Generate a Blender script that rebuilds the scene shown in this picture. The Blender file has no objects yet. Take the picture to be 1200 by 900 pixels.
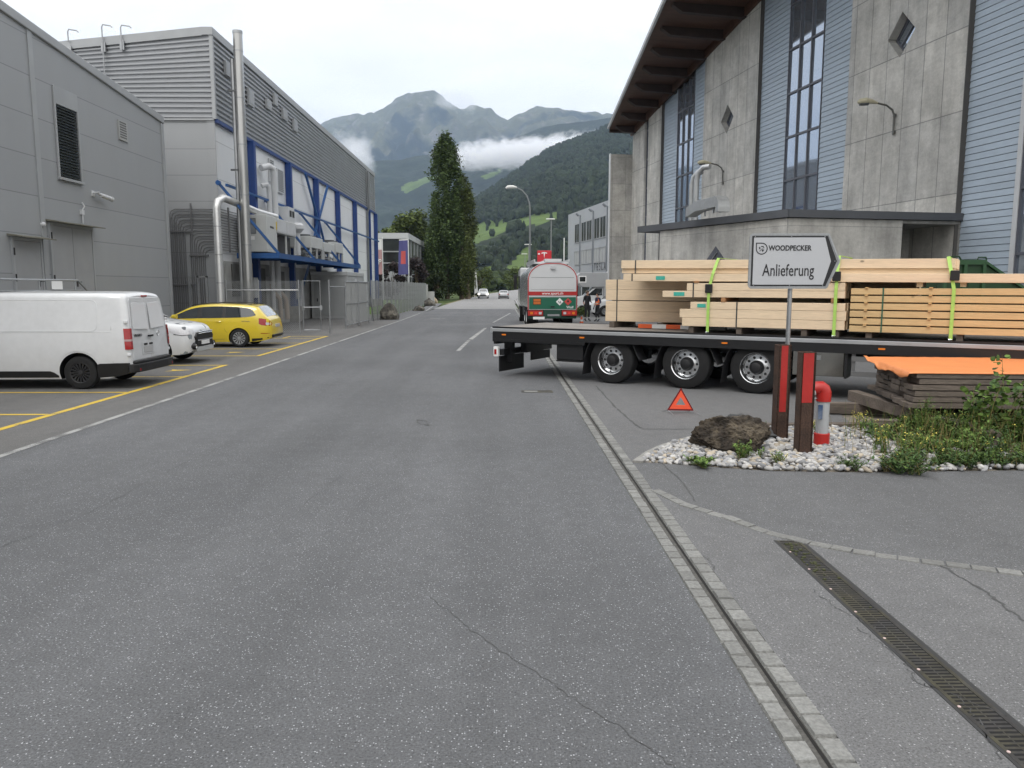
import bpy, bmesh, math, random
from mathutils import Vector, Matrix, noise
from mathutils.geometry import tessellate_polygon
R = math.radians
random.seed(7)
scn = bpy.context.scene
COL = scn.collection

# ------------------------------------------------------------------ camera
CZ = 2.05; FPX = 900.0; PITCH = R(7.22); YAW = R(0.83)
cam = bpy.data.cameras.new('camera'); cam_ob = bpy.data.objects.new('camera', cam); COL.objects.link(cam_ob)
cam_ob.location = (0, 0, CZ); cam_ob.rotation_euler = (R(90) - PITCH, 0, -YAW)
cam.sensor_width = 36; cam.lens = 27; cam.clip_start = 0.1; cam.clip_end = 60000
scn.camera = cam_ob

# ------------------------------------------------------------------ sky and sun (bright overcast)
world = bpy.data.worlds.new('World'); scn.world = world; world.use_nodes = True
nt = world.node_tree; N = nt.nodes; L = nt.links
for n_ in list(N): N.remove(n_)
def nd(t, **k):
    n = N.new(t)
    for a, b in k.items(): setattr(n, a, b)
    return n
SUN_EL, SUN_AZ = R(52), R(205)
sky = nd('ShaderNodeTexSky', sky_type='NISHITA'); sky.sun_disc = False
sky.sun_elevation = SUN_EL; sky.sun_rotation = SUN_AZ
skb = nd('ShaderNodeVectorMath', operation='SCALE'); skb.inputs['Scale'].default_value = 0.10
L.new(sky.outputs[0], skb.inputs[0])
tc = nd('ShaderNodeTexCoord'); sep = nd('ShaderNodeSeparateXYZ'); L.new(tc.outputs['Generated'], sep.inputs[0])
# overcast deck: cloud brightness rises towards the zenith; soft cloud shapes in it
mp = nd('ShaderNodeMapping'); mp.inputs['Scale'].default_value = (1.6, 1.6, 4.2); L.new(tc.outputs['Generated'], mp.inputs[0])
ns = nd('ShaderNodeTexNoise'); ns.inputs['Scale'].default_value = 1.7; ns.inputs['Detail'].default_value = 7; ns.inputs['Roughness'].default_value = 0.52
ns.inputs['Distortion'].default_value = 0.35
L.new(mp.outputs[0], ns.inputs['Vector'])
rp = nd('ShaderNodeMapRange'); rp.inputs['From Min'].default_value = 0.32; rp.inputs['From Max'].default_value = 0.66
rp.inputs['To Min'].default_value = 0.78; rp.inputs['To Max'].default_value = 1.08; L.new(ns.outputs['Fac'], rp.inputs['Value'])
el = nd('ShaderNodeMapRange'); el.inputs['From Min'].default_value = 0.12; el.inputs['From Max'].default_value = 0.95
el.inputs['To Min'].default_value = 0.77; el.inputs['To Max'].default_value = 1.75; L.new(sep.outputs['Z'], el.inputs['Value'])
mu = nd('ShaderNodeMath', operation='MULTIPLY'); L.new(rp.outputs[0], mu.inputs[0]); L.new(el.outputs[0], mu.inputs[1])
tint = nd('ShaderNodeVectorMath', operation='SCALE'); tint.inputs[0].default_value = (1.005, 1.0, .99); L.new(mu.outputs[0], tint.inputs['Scale'])
mx = nd('ShaderNodeMix', data_type='RGBA'); mx.inputs['Factor'].default_value = 0.985
L.new(skb.outputs[0], mx.inputs['A']); L.new(tint.outputs[0], mx.inputs['B'])
bg = nd('ShaderNodeBackground'); bg.inputs['Strength'].default_value = 1.0; L.new(mx.outputs['Result'], bg.inputs['Color'])
wo = nd('ShaderNodeOutputWorld'); L.new(bg.outputs[0], wo.inputs['Surface'])
sun = bpy.data.lights.new('sun', 'SUN'); sun.energy = 0.7; sun.angle = R(18); sun.color = (1.0, 0.97, 0.93)
sun_ob = bpy.data.objects.new('sun', sun); COL.objects.link(sun_ob)
sd = Vector((math.sin(SUN_AZ) * math.cos(SUN_EL), math.cos(SUN_AZ) * math.cos(SUN_EL), math.sin(SUN_EL)))
sun_ob.rotation_euler = sd.to_track_quat('Z', 'Y').to_euler()
vs = scn.view_settings; vs.view_transform = 'Standard'; vs.look = 'None'; vs.exposure = 0.55; vs.gamma = 1.0; vs.use_curve_mapping = False
scn.render.engine = 'CYCLES'; cy = scn.cycles; cy.use_denoising = True
cy.max_bounces = 9; cy.diffuse_bounces = 3; cy.glossy_bounces = 3; cy.transmission_bounces = 4; cy.volume_bounces = 8; cy.transparent_max_bounces = 12
cy.sample_clamp_indirect = 6

# ------------------------------------------------------------------ survey helpers: a sight line of the photograph -> metres
def ray(px, py):
    u = (px - 600) / FPX; v = (450 - py) / FPX
    f = math.cos(PITCH) + v * math.sin(PITCH); z = -math.sin(PITCH) + v * math.cos(PITCH)
    return (u * math.cos(YAW) + f * math.sin(YAW), -u * math.sin(YAW) + f * math.cos(YAW), z)
def G(px, py, z=0.0):
    r = ray(px, py); t = (z - CZ) / r[2]; return Vector((r[0] * t, r[1] * t, z))
def P(px, py, Y):
    r = ray(px, py); t = Y / r[1]; return Vector((r[0] * t, Y, CZ + r[2] * t))

# ------------------------------------------------------------------ materials
MC = {}
def mat(key, color=(.5, .5, .5), rough=.6, metal=0., var=.0, vs=3., var2=.0, vs2=40., bump=.0, bs=60., spec=.5, coat=0., vcolor=None, stretch=(1, 1, 1), island=0., emit=None, alpha=None, trans=0., sheen=0):
    """Principled material: base colour broken up by a large and a small noise, optional second tint, island variation and bump."""
    if key in MC: return MC[key]
    m = bpy.data.materials.new(key); m.use_nodes = True; MC[key] = m
    t = m.node_tree; b = t.nodes['Principled BSDF']; ln = t.links
    b.inputs['Roughness'].default_value = rough; b.inputs['Metallic'].default_value = metal
    b.inputs['Specular IOR Level'].default_value = spec; b.inputs['Coat Weight'].default_value = coat
    b.inputs['Coat Roughness'].default_value = .04
    b.inputs['Transmission Weight'].default_value = trans
    col = (*color, 1); b.inputs['Base Color'].default_value = col
    if alpha is not None: b.inputs['Alpha'].default_value = alpha
    if emit: b.inputs['Emission Color'].default_value = (*emit[0], 1); b.inputs['Emission Strength'].default_value = emit[1]
    tc = t.nodes.new('ShaderNodeTexCoord'); mp = t.nodes.new('ShaderNodeMapping'); mp.inputs['Scale'].default_value = stretch
    ln.new(tc.outputs['Object'], mp.inputs[0]); vec = mp.outputs[0]
    def noise_(sc, det=5, ro=.55):
        n = t.nodes.new('ShaderNodeTexNoise'); n.inputs['Scale'].default_value = sc; n.inputs['Detail'].default_value = det; n.inputs['Roughness'].default_value = ro
        ln.new(vec, n.inputs['Vector']); return n.outputs['Fac']
    cur = None
    def mul(cur, fac_out, lo, hi, fmin=.3, fmax=.7):
        r = t.nodes.new('ShaderNodeMapRange'); r.inputs['From Min'].default_value = fmin; r.inputs['From Max'].default_value = fmax
        r.inputs['To Min'].default_value = lo; r.inputs['To Max'].default_value = hi; ln.new(fac_out, r.inputs['Value'])
        s = t.nodes.new('ShaderNodeVectorMath'); s.operation = 'SCALE'
        if cur is None: s.inputs[0].default_value = color
        else: ln.new(cur, s.inputs[0])
        ln.new(r.outputs[0], s.inputs['Scale']); return s.outputs[0]
    if vcolor:
        mixn = t.nodes.new('ShaderNodeMix'); mixn.data_type = 'RGBA'; mixn.inputs['A'].default_value = col; mixn.inputs['B'].default_value = (*vcolor, 1)
        r = t.nodes.new('ShaderNodeMapRange'); r.inputs['From Min'].default_value = .42; r.inputs['From Max'].default_value = .6
        ln.new(noise_(vs * .8, 6, .6), r.inputs['Value']); ln.new(r.outputs[0], mixn.inputs['Factor']); cur = mixn.outputs['Result']
    if var: cur = mul(cur, noise_(vs), 1 - var, 1 + var)
    if var2: cur = mul(cur, noise_(vs2, 3), 1 - var2, 1 + var2)
    if island:
        g = t.nodes.new('ShaderNodeNewGeometry'); cur = mul(cur, g.outputs['Random Per Island'], 1 - island, 1 + island, 0, 1)
    if cur is not None: ln.new(cur, b.inputs['Base Color'])
    if bump:
        bp = t.nodes.new('ShaderNodeBump'); bp.inputs['Strength'].default_value = bump; bp.inputs['Distance'].default_value = .02
        ln.new(noise_(bs, 4), bp.inputs['Height']); ln.new(bp.outputs[0], b.inputs['Normal'])
    return m

def tools(m):
    t = m.node_tree; ln = t.links; b = t.nodes['Principled BSDF']
    def n(ty, **k):
        x = t.nodes.new(ty)
        for a, v in k.items():
            if a in x.inputs: x.inputs[a].default_value = v
            else: setattr(x, a, v)
        return x
    return t, ln, b, n

def asphalt(key, base, specks=.5, tint=(.98, 1., 1.04), patch=.12, worn=None):
    m = bpy.data.materials.new(key); m.use_nodes = True; MC[key] = m
    t, ln, b, n = tools(m)
    b.inputs['Roughness'].default_value = .86; b.inputs['Specular IOR Level'].default_value = .35
    tc = n('ShaderNodeTexCoord'); V = tc.outputs['Object']
    def noi(sc, det, ro=.55, vec=V):
        x = n('ShaderNodeTexNoise', Scale=sc, Detail=det, Roughness=ro); ln.new(vec, x.inputs['Vector']); return x.outputs['Fac']
    def mr(f, a, b_, lo, hi):
        r = n('ShaderNodeMapRange'); ln.new(f, r.inputs['Value'])
        r.inputs['From Min'].default_value = a; r.inputs['From Max'].default_value = b_; r.inputs['To Min'].default_value = lo; r.inputs['To Max'].default_value = hi; return r.outputs[0]
    def mth(op, a, b_):
        x = n('ShaderNodeMath', operation=op)
        for i, q in enumerate((a, b_)):
            if isinstance(q, (int, float)): x.inputs[i].default_value = q
            else: ln.new(q, x.inputs[i])
        return x.outputs[0]
    big = mr(noi(.22, 4), .35, .65, 1 - patch, 1 + patch)
    mp = n('ShaderNodeMapping'); mp.inputs['Scale'].default_value = (1.1, .06, 1); ln.new(V, mp.inputs[0])
    track = mr(noi(1.0, 3, .5, mp.outputs[0]), .35, .65, 1 - patch * .8, 1 + patch * .8)
    mid = mr(noi(5, 5), .3, .7, .93, 1.07)
    fine = mr(noi(75, 4, .8), .3, .7, .5, 1.5)
    vo = n('ShaderNodeTexVoronoi', Scale=88.); ln.new(V, vo.inputs['Vector'])
    sp = n('ShaderNodeSeparateColor'); ln.new(vo.outputs['Color'], sp.inputs[0])
    pick = mth('MULTIPLY', mr(sp.outputs[0], .80, .97, 0, 1), mr(vo.outputs['Distance'], .26, .42, 1, 0))
    dark = mth('MULTIPLY', mr(sp.outputs[1], .75, .9, 0, 1), mr(vo.outputs['Distance'], .25, .45, 1, 0))
    v = mth('MULTIPLY', mth('MULTIPLY', big, track), mth('MULTIPLY', mid, fine))
    v = mth('MULTIPLY', v, base)
    v = mth('ADD', v, mth('MULTIPLY', pick, specks * .42))
    v = mth('MULTIPLY', v, mth('SUBTRACT', 1.0, mth('MULTIPLY', dark, .45)))
    s = n('ShaderNodeVectorMath', operation='SCALE'); s.inputs[0].default_value = tint; ln.new(v, s.inputs['Scale'])
    ln.new(s.outputs[0], b.inputs['Base Color'])
    bp = n('ShaderNodeBump', Strength=.35, Distance=.004); ln.new(noi(120, 3, .7), bp.inputs['Height']); ln.new(bp.outputs[0], b.inputs['Normal'])
    return m

def concrete_panels(key, base, bw, rh, off=(0, 0), rotz=False, dark=.55, streak=.12, seamw=.022):
    """board-marked concrete: slab joints from a brick pattern in the wall's own metres, blotches and run-down streaks"""
    m = bpy.data.materials.new(key); m.use_nodes = True; MC[key] = m
    t, ln, b, n = tools(m); b.inputs['Roughness'].default_value = .85; b.inputs['Specular IOR Level'].default_value = .3
    tc = n('ShaderNodeTexCoord'); sx = n('ShaderNodeSeparateXYZ'); ln.new(tc.outputs['Object'], sx.inputs[0])
    cx = n('ShaderNodeCombineXYZ'); ln.new(sx.outputs['Y' if rotz else 'X'], cx.inputs['X']); ln.new(sx.outputs['Z'], cx.inputs['Y'])
    mp = n('ShaderNodeMapping'); mp.inputs['Location'].default_value = (off[0], off[1], 0); ln.new(cx.outputs[0], mp.inputs[0])
    br = n('ShaderNodeTexBrick'); br.offset = 0; br.squash = 1
    for k, v in (('Scale', 1.), ('Brick Width', bw), ('Row Height', rh), ('Mortar Size', seamw), ('Mortar Smooth', .4)): br.inputs[k].default_value = v
    c1 = [base * k for k in (1.08, 1.05, .975)]; c2 = [base * k for k in (.90, .885, .84)]
    br.inputs['Color1'].default_value = (*c1, 1); br.inputs['Color2'].default_value = (*c2, 1); br.inputs['Mortar'].default_value = (base * dark, base * dark, base * dark * .96, 1)
    ln.new(mp.outputs[0], br.inputs['Vector'])
    def noi(sc, st, det=6, ro=.6):
        q = n('ShaderNodeMapping'); q.inputs['Scale'].default_value = st; ln.new(tc.outputs['Object'], q.inputs[0])
        x = n('ShaderNodeTexNoise', Scale=sc, Detail=det, Roughness=ro); ln.new(q.outputs[0], x.inputs['Vector']); return x.outputs['Fac']
    cur = br.outputs['Color']
    for sc, st, a in ((.55, (1, 1, 1), .13), (1.7, (1, 1, .7), .15), (2.2, (1, 1, .12), streak), (14, (1, 1, 1), .08), (3., (1, 1, 2.5), .07)):
        r = n('ShaderNodeMapRange'); ln.new(noi(sc, st), r.inputs['Value'])
        r.inputs['From Min'].default_value = .32; r.inputs['From Max'].default_value = .68; r.inputs['To Min'].default_value = 1 - a; r.inputs['To Max'].default_value = 1 + a
        s = n('ShaderNodeVectorMath', operation='SCALE'); ln.new(cur, s.inputs[0]); ln.new(r.outputs[0], s.inputs['Scale']); cur = s.outputs[0]
    ln.new(cur, b.inputs['Base Color'])
    bp = n('ShaderNodeBump', Strength=.5, Distance=.01); ln.new(br.outputs['Fac'], bp.inputs['Height']); bp.invert = True; ln.new(bp.outputs[0], b.inputs['Normal'])
    return m

# ------------------------------------------------------------------ mesh builder
class MB:
    def __init__(s, M=None): s.v = []; s.f = []; s.m = []; s.M = M; s.k = 0
    def add(s, vs_, fs, mi=None):
        b0 = len(s.v); M = s.M
        s.v += [tuple(M @ Vector(p)) if M else tuple(p) for p in vs_]
        s.f += [tuple(b0 + i for i in f) for f in fs]; s.m += [s.k if mi is None else mi] * len(fs); return s
    def box(s, x0, x1, y0, y1, z0, z1, mi=None):
        v = [(x, y, z) for x in (x0, x1) for y in (y0, y1) for z in (z0, z1)]
        return s.add(v, [(0, 1, 3, 2), (4, 6, 7, 5), (0, 4, 5, 1), (2, 3, 7, 6), (0, 2, 6, 4), (1, 5, 7, 3)], mi)
    def hexa(s, a, b, mi=None):  # two 4-point loops, same order
        v = list(a) + list(b)
        return s.add(v, [(3, 2, 1, 0), (4, 5, 6, 7), (0, 1, 5, 4), (1, 2, 6, 5), (2, 3, 7, 6), (3, 0, 4, 7)], mi)
    def bar(s, p0, p1, w, h, up=(0, 0, 1), mi=None):
        p0, p1 = Vector(p0), Vector(p1); d = (p1 - p0).normalized(); u = Vector(up)
        if abs(d.dot(u)) > .98: u = Vector((0, 1, 0))
        a = d.cross(u).normalized() * w / 2; c = a.cross(d).normalized() * h / 2
        return s.hexa([p0 - a - c, p0 + a - c, p0 + a + c, p0 - a + c], [p1 - a - c, p1 + a - c, p1 + a + c, p1 - a + c], mi)
    def tube(s, path, r, n=8, mi=None, caps=True):
        path = [Vector(p) for p in path]; rs = r if isinstance(r, (list, tuple)) else [r] * len(path)
        rings = []; prev = None
        for i, p in enumerate(path):
            d = (path[min(i + 1, len(path) - 1)] - path[max(i - 1, 0)]).normalized()
            if prev is None:
                u = Vector((0, 0, 1)) if abs(d.z) < .9 else Vector((1, 0, 0)); a = d.cross(u).normalized()
            else:
                a = (prev - d * prev.dot(d))
                a = a.normalized() if a.length > 1e-6 else d.cross(Vector((0, 0, 1))).normalized()
            prev = a; c = d.cross(a)
            rings.append([p + (a * math.cos(2 * math.pi * k / n) + c * math.sin(2 * math.pi * k / n)) * rs[i] for k in range(n)])
        v = [q for g in rings for q in g]; f = []
        for i in range(len(rings) - 1):
            for k in range(n):
                k2 = (k + 1) % n; f.append((i * n + k, i * n + k2, (i + 1) * n + k2, (i + 1) * n + k))
        if caps: f.append(tuple(reversed(range(n)))); f.append(tuple(range((len(rings) - 1) * n, len(rings) * n)))
        return s.add(v, f, mi)
    def lathe(s, prof, axis='Y', c=(0, 0, 0), n=32, mi=None, close=False):
        v = []; f = []
        for (a, r) in prof:
            for k in range(n):
                t = 2 * math.pi * k / n; x, y = r * math.cos(t), r * math.sin(t)
                q = {'Y': (x, a, y), 'X': (a, x, y), 'Z': (x, y, a)}[axis]; v.append((q[0] + c[0], q[1] + c[1], q[2] + c[2]))
        m = len(prof)
        for i in range(m if close else m - 1):
            j = (i + 1) % m
            for k in range(n): k2 = (k + 1) % n; f.append((i * n + k, i * n + k2, j * n + k2, j * n + k))
        return s.add(v, f, mi)
    def prism(s, poly, plane, a, b, mi=None):  # poly 2D extruded between a and b along the missing axis
        def to(p, h): return {'XY': (p[0], p[1], h), 'XZ': (p[0], h, p[1]), 'YZ': (h, p[0], p[1])}[plane]
        n = len(poly); v = [to(p, a) for p in poly] + [to(p, b) for p in poly]
        tris = tessellate_polygon([[Vector((p[0], p[1], 0)) for p in poly]])
        f = [tuple(t) for t in tris] + [tuple(n + i for i in reversed(t)) for t in tris] + [(i, n + i, n + (i + 1) % n, (i + 1) % n) for i in range(n)]
        return s.add(v, f, mi)
    def build(s, name, mats, parent=None, smooth=False, bevel=0., loc=None, seg=1, wn=True):
        me = bpy.data.meshes.new(name); me.from_pydata(s.v, [], s.f)
        for m in (mats if isinstance(mats, (list, tuple)) else [mats]): me.materials.append(m)
        me.polygons.foreach_set('material_index', s.m)
        bm = bmesh.new(); bm.from_mesh(me); bmesh.ops.recalc_face_normals(bm, faces=bm.faces); bm.to_mesh(me); bm.free()
        if smooth: me.shade_smooth(); me.set_sharp_from_angle(angle=R(38))
        o = bpy.data.objects.new(name, me); COL.objects.link(o)
        if parent: o.parent = parent
        if loc: o.location = loc
        if bevel:
            b = o.modifiers.new('bevel', 'BEVEL'); b.width = bevel; b.segments = seg; b.limit_method = 'ANGLE'; b.angle_limit = R(40)
        return o

def fastmesh(name, verts, faces, mats, parent=None, smooth=False, mi=None):
    me = bpy.data.meshes.new(name); me.from_pydata(verts, [], faces)
    for m in (mats if isinstance(mats, (list, tuple)) else [mats]): me.materials.append(m)
    if mi: me.polygons.foreach_set('material_index', mi)
    if smooth: me.shade_smooth()
    o = bpy.data.objects.new(name, me); COL.objects.link(o)
    if parent: o.parent = parent
    return o
def tag(o, label, cat=None, group=None):
    o['label'] = label
    if cat: o['category'] = cat
    if group: o['group'] = group
    return o
def thing(name, label, cat, loc=(0, 0, 0), rz=0., group=None):
    o = bpy.data.objects.new(name, None); COL.objects.link(o); o.empty_display_size = .3
    o.location = loc; o.rotation_euler = (0, 0, rz); return tag(o, label, cat, group)
def kind(o, k='structure'): o['kind'] = k; return o
def dup(root, loc=None, rz=None, label=None, parent=None):
    c = root.copy(); COL.objects.link(c)
    if parent: c.parent = parent
    if loc is not None: c.location = loc
    if rz is not None: c.rotation_euler = (0, 0, rz)
    if label: c['label'] = label
    for ch in list(root.children): dup(ch, parent=c)
    return c
def text_on(body, size, m, parent, M, name='lettering', sx=1., ext=.003, off=0., align='CENTER'):
    """words as solid letters: local x along the reading direction, y up, z out of the face; M places them in the parent's frame"""
    c = bpy.data.curves.new('t', 'FONT'); c.body = body; c.size = size; c.extrude = ext; c.align_x = align; c.align_y = 'CENTER'; c.offset = off; c.resolution_u = 3
    o = bpy.data.objects.new('t', c); COL.objects.link(o)
    dg = bpy.context.evaluated_depsgraph_get(); dg.update()
    me = bpy.data.meshes.new_from_object(o.evaluated_get(dg)); bpy.data.objects.remove(o)
    me.name = name; me.transform(M @ Matrix.Diagonal((sx, 1, 1, 1))); me.materials.clear(); me.materials.append(m)
    ob = bpy.data.objects.new(name, me); COL.objects.link(ob); ob.parent = parent; return ob
def face_M(origin, right, up):  # frame with x=right, y=up
    r = Vector(right).normalized(); u = Vector(up).normalized(); z = r.cross(u)
    m = Matrix((r, u, z)).transposed().to_4x4(); m.translation = Vector(origin); return m

# common materials
M_ = dict(
 galv=mat('galvanised_steel', (.36, .37, .38), .42, .85, .12, 2, .08, 30),
 dgrey=mat('dark_grey_paint', (.09, .095, .1), .5, 0, .1, 2),
 black=mat('black_plastic', (.008, .008, .009), .55, 0, .15, 4),
 blacksteel=mat('black_steel', (.007, .007, .008), .5, 0, .2, 3),
 rubber=mat('tyre_rubber', (.009, .009, .0095), .85, 0, .25, 8, 0, 0, .3, 80),
 chrome=mat('polished_aluminium', (.72, .73, .74), .2, 1.),
 blue=mat('blue_painted_steel', (.012, .046, .19), .42, 0, .12, 2),
 blue2=mat('blue_steel_member', (.014, .075, .23), .42, 0, .12, 2),
 whitew=mat('white_wall_panel', (.66, .67, .68), .6, 0, .07, .8, .04, 12),
 glass=mat('dark_window_glass', (.02, .024, .028), .05, 0, spec=.8),
 wglass=mat('sky_reflecting_glass', (.42, .47, .54), .04, .8, spec=1.),
 red=mat('red_plastic', (.40, .018, .014), .35, 0, .08, 5),
 redlens=mat('red_lamp_lens', (.32, .006, .008), .12, 0, .1, 20, coat=.6),
 clearlens=mat('clear_lamp_lens', (.6, .6, .62), .12, .1, .1, 30, coat=.6),
 orange=mat('orange_marker_lens', (.75, .2, .02), .25),
 plate=mat('blank_plate', (.42, .42, .42), .6),
 wood=mat('spruce_beam', (.66, .52, .36), .65, 0, .10, .8, .08, 9, .1, 40, stretch=(.5, 6, 6), island=.07),
 wood2=mat('larch_board', (.52, .37, .185), .65, 0, .1, .8, .1, 9, .1, 40, stretch=(.5, 6, 6), island=.1),
 oldwood=mat('weathered_board', (.105, .085, .07), .85, 0, .3, 1.2, .25, 14, .4, 30, stretch=(.6, 4, 4), island=.3),
 dun=mat('brown_dunnage', (.32, .16, .07), .8, 0, .2, 3, island=.2),
 white=mat('white_paint', (.78, .78, .77), .45, 0, .05, 2),
 lgrey=mat('light_grey_sheet', (.52, .53, .54), .5, 0, .06, 1.5),
)

def add_knots(m, scale=5.):
    t, ln, b, n = tools(m); src = b.inputs['Base Color'].links[0].from_socket; tc = n('ShaderNodeTexCoord'); mp = n('ShaderNodeMapping'); mp.inputs['Scale'].default_value = (.55, 1, 1); ln.new(tc.outputs['Object'], mp.inputs[0])
    v = n('ShaderNodeTexVoronoi', Scale=scale); ln.new(mp.outputs[0], v.inputs['Vector']); r = n('ShaderNodeMapRange'); ln.new(v.outputs['Distance'], r.inputs['Value'])
    r.inputs['From Min'].default_value = .05; r.inputs['From Max'].default_value = .10; r.inputs['To Min'].default_value = .42; r.inputs['To Max'].default_value = 1.
    s = n('ShaderNodeVectorMath', operation='SCALE'); ln.new(src, s.inputs[0]); ln.new(r.outputs[0], s.inputs['Scale']); ln.new(s.outputs[0], b.inputs['Base Color'])
add_knots(M_['wood'], 4.); add_knots(M_['wood2'], 4.5)
# ================================================================== GROUND
A_ROAD = asphalt('road_asphalt', .100, .75)
A_LEFT = asphalt('parking_asphalt', .112, .35, (1.02, 1., .97))
A_RIGHT = asphalt('apron_asphalt', .128, .55, (1., 1., 1.01), .06)
A_PAVE = asphalt('side_asphalt', .112, .6, (.99, 1., 1.02), .08)
A_FAR = asphalt('far_road_asphalt', .205, .1, (1.01, 1., .99), .04)
GRASS = mat('meadow_grass', (.055, .078, .026), .95, 0, .25, .02, .25, .6, spec=.1)
LAWN = mat('lawn_grass', (.085, .14, .035), .95, 0, .2, .3, .3, 9, spec=.1)
def sheet(name, polys, z, m, parent=None):
    v = []; f = []
    for p in polys:
        b = len(v); v += [(x, y, z) for x, y in p]
        for t in tessellate_polygon([[Vector((x, y, 0)) for x, y in p]]): f.append(tuple(b + i for i in t))
    me = bpy.data.meshes.new(name); me.from_pydata(v, [], f); me.materials.append(m)
    bm = bmesh.new(); bm.from_mesh(me); bmesh.ops.recalc_face_normals(bm, faces=bm.faces)
    if bm.faces and sum(q.normal.z for q in bm.faces) < 0: bmesh.ops.reverse_faces(bm, faces=bm.faces)
    bm.to_mesh(me); bm.free()
    o = bpy.data.objects.new(name, me); COL.objects.link(o); return o
kind(sheet('ground', [[(-9000, -300), (9000, -300), (9000, 11000), (-9000, 11000)]], -.12, GRASS))
XL, XC0, XC1 = -6.12, 1.272, 1.542
kind(sheet('road', [[(XL, -30), (XC0, -30), (XC0, 72), (1.8, 72), (-.4, 72), (XL, 72)]], 0, A_ROAD))
kind(sheet('parking_area', [[(-30, -30), (XL, -30), (XL, 47), (-7.7, 47), (-7.7, 76), (-30, 76)]], 0, A_LEFT))
kind(sheet('pavement', [[(-7.7, 47), (XL, 47), (XL, 60), (-6.35, 75), (-7.2, 95), (-8.4, 95), (-7.7, 75)]], 0, A_PAVE))
arc = [G(765, 577), G(800, 591), G(850, 606), G(900, 624), G(950, 637), G(1000, 646.5), G(1080, 658), G(1200, 673)]
arc = [(p.x, p.y) for p in arc]; arc[0] = (XC1, 7.5)
arc.append((5.2, 4.95)); arc.append((9, 4.3))
kind(sheet('apron', [[(XC1, -30)] + [(40, -30), (40, 4.0)] + list(reversed(arc))], 0, A_RIGHT))
isl = [(1.62, 8.86), (1.85, 9.3), (2.1, 9.68), (2.5, 10.12), (2.95, 10.6), (3.4, 10.95), (5.2, 11.0), (5.6, 12.6), (14, 12.2), (14, 8.6), (5.9, 8.37), (4.0, 8.3), (3.0, 8.38)]
yard_front = [(XC1, 7.5)] + arc[1:] + [(40, 4.0), (40, 8.6), (14, 8.6)] + [(5.9, 8.37), (4.0, 8.3), (3.0, 8.38), (1.62, 8.86), (XC1, 8.9)]
kind(sheet('driveway', [yard_front], 0, A_PAVE))
back = [(XC1, 8.9), (1.62, 8.86)] + isl[1:9] + [(14, 8.6), (40, 8.6), (40, 75), (3.2, 75), (2.0, 75), (XC1 + .2, 72), (XC1, 60)]
kind(sheet('yard', [back], 0, A_RIGHT))
kind(sheet('gravel_bed', [isl], -.01, mat('bed_soil', (.19, .165, .13), .95, 0, .3, 6, .3, 40, .3, 40)))
# far road: pale concrete, bends right and climbs to the bridge
cl = [(-2.4, 72, 0, 4.0), (-2.3, 95, 0, 4.0), (-2.0, 118, 0, 4.1), (-1.0, 145, .1, 4.3), (1.6, 175, .45, 4.4), (6.5, 205, 1.0, 4.4), (14, 235, 1.7, 4.4), (26, 268, 2.6, 4.4), (44, 300, 3.6, 4.4), (80, 345, 5, 4.4)]
def ribbon(name, cl, e0, e1, m, dz=0):
    v = []; f = []
    for i, (x, y, z, w) in enumerate(cl):
        a = cl[max(i - 1, 0)]; b = cl[min(i + 1, len(cl) - 1)]; t = Vector((b[0] - a[0], b[1] - a[1], 0)).normalized(); n = Vector((t.y, -t.x, 0))
        for e in (e0, e1):
            o_, zz = e(w) if callable(e) else (e, 0); q = Vector((x, y, z)) + n * o_; v.append((q.x, q.y, q.z + zz + dz))
    for i in range(len(cl) - 1): f.append((2 * i, 2 * i + 1, 2 * i + 3, 2 * i + 2))
    return fastmesh(name, v, f, m)
kind(ribbon('far_road', cl, lambda w: (-w, 0), lambda w: (w, 0), A_FAR))
kind(ribbon('road_verge', cl[1:], lambda w: (-w - 9, -1.1), lambda w: (-w, -.02), mat('dry_verge', (.13, .115, .05), .95, 0, .3, .4, .3, 3)))
kind(ribbon('road_verge', cl[1:], lambda w: (w, -.02), lambda w: (w + 3.2, .1), A_FAR, -.005))
kind(ribbon('road_verge', cl[3:], lambda w: (w + 3.2, .1), lambda w: (w + 12, -1.), GRASS))
# kerb of the far pavement
kb = MB()
pts = [(1.75, 70), (1.85, 76), (1.95, 95), (2.15, 118), (3.35, 146)]
for a, b in zip(pts, pts[1:]): kb.bar((*a, .05), (*b, .05), .14, .14)
kind(kb.build('kerb', mat('kerb_stone', (.24, .24, .235), .8, 0, .15, 3)))
# ---- painted markings
def paint(key, c, wear): 
    m = bpy.data.materials.new(key); m.use_nodes = True; t, ln, b, n = tools(m); b.inputs['Roughness'].default_value = .7
    tc = n('ShaderNodeTexCoord'); a = n('ShaderNodeTexNoise', Scale=55., Detail=4, Roughness=.7); ln.new(tc.outputs['Object'], a.inputs['Vector'])
    a2 = n('ShaderNodeTexNoise', Scale=2.2, Detail=3); ln.new(tc.outputs['Object'], a2.inputs['Vector'])
    s = n('ShaderNodeMath', operation='ADD'); ln.new(a.outputs['Fac'], s.inputs[0]); ln.new(a2.outputs['Fac'], s.inputs[1])
    r = n('ShaderNodeMapRange'); r.inputs['From Min'].default_value = wear; r.inputs['From Max'].default_value = wear + .14; ln.new(s.outputs[0], r.inputs['Value'])
    x = n('ShaderNodeMix', data_type='RGBA'); x.inputs['A'].default_value = (*c, 1); x.inputs['B'].default_value = (.11, .11, .108, 1); ln.new(r.outputs[0], x.inputs['Factor']); ln.new(x.outputs['Result'], b.inputs['Base Color']); return m
WP = paint('worn_white_paint', (.30, .30, .29), .98); YP = paint('yellow_paint', (.55, .38, .035), 1.08)
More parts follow.
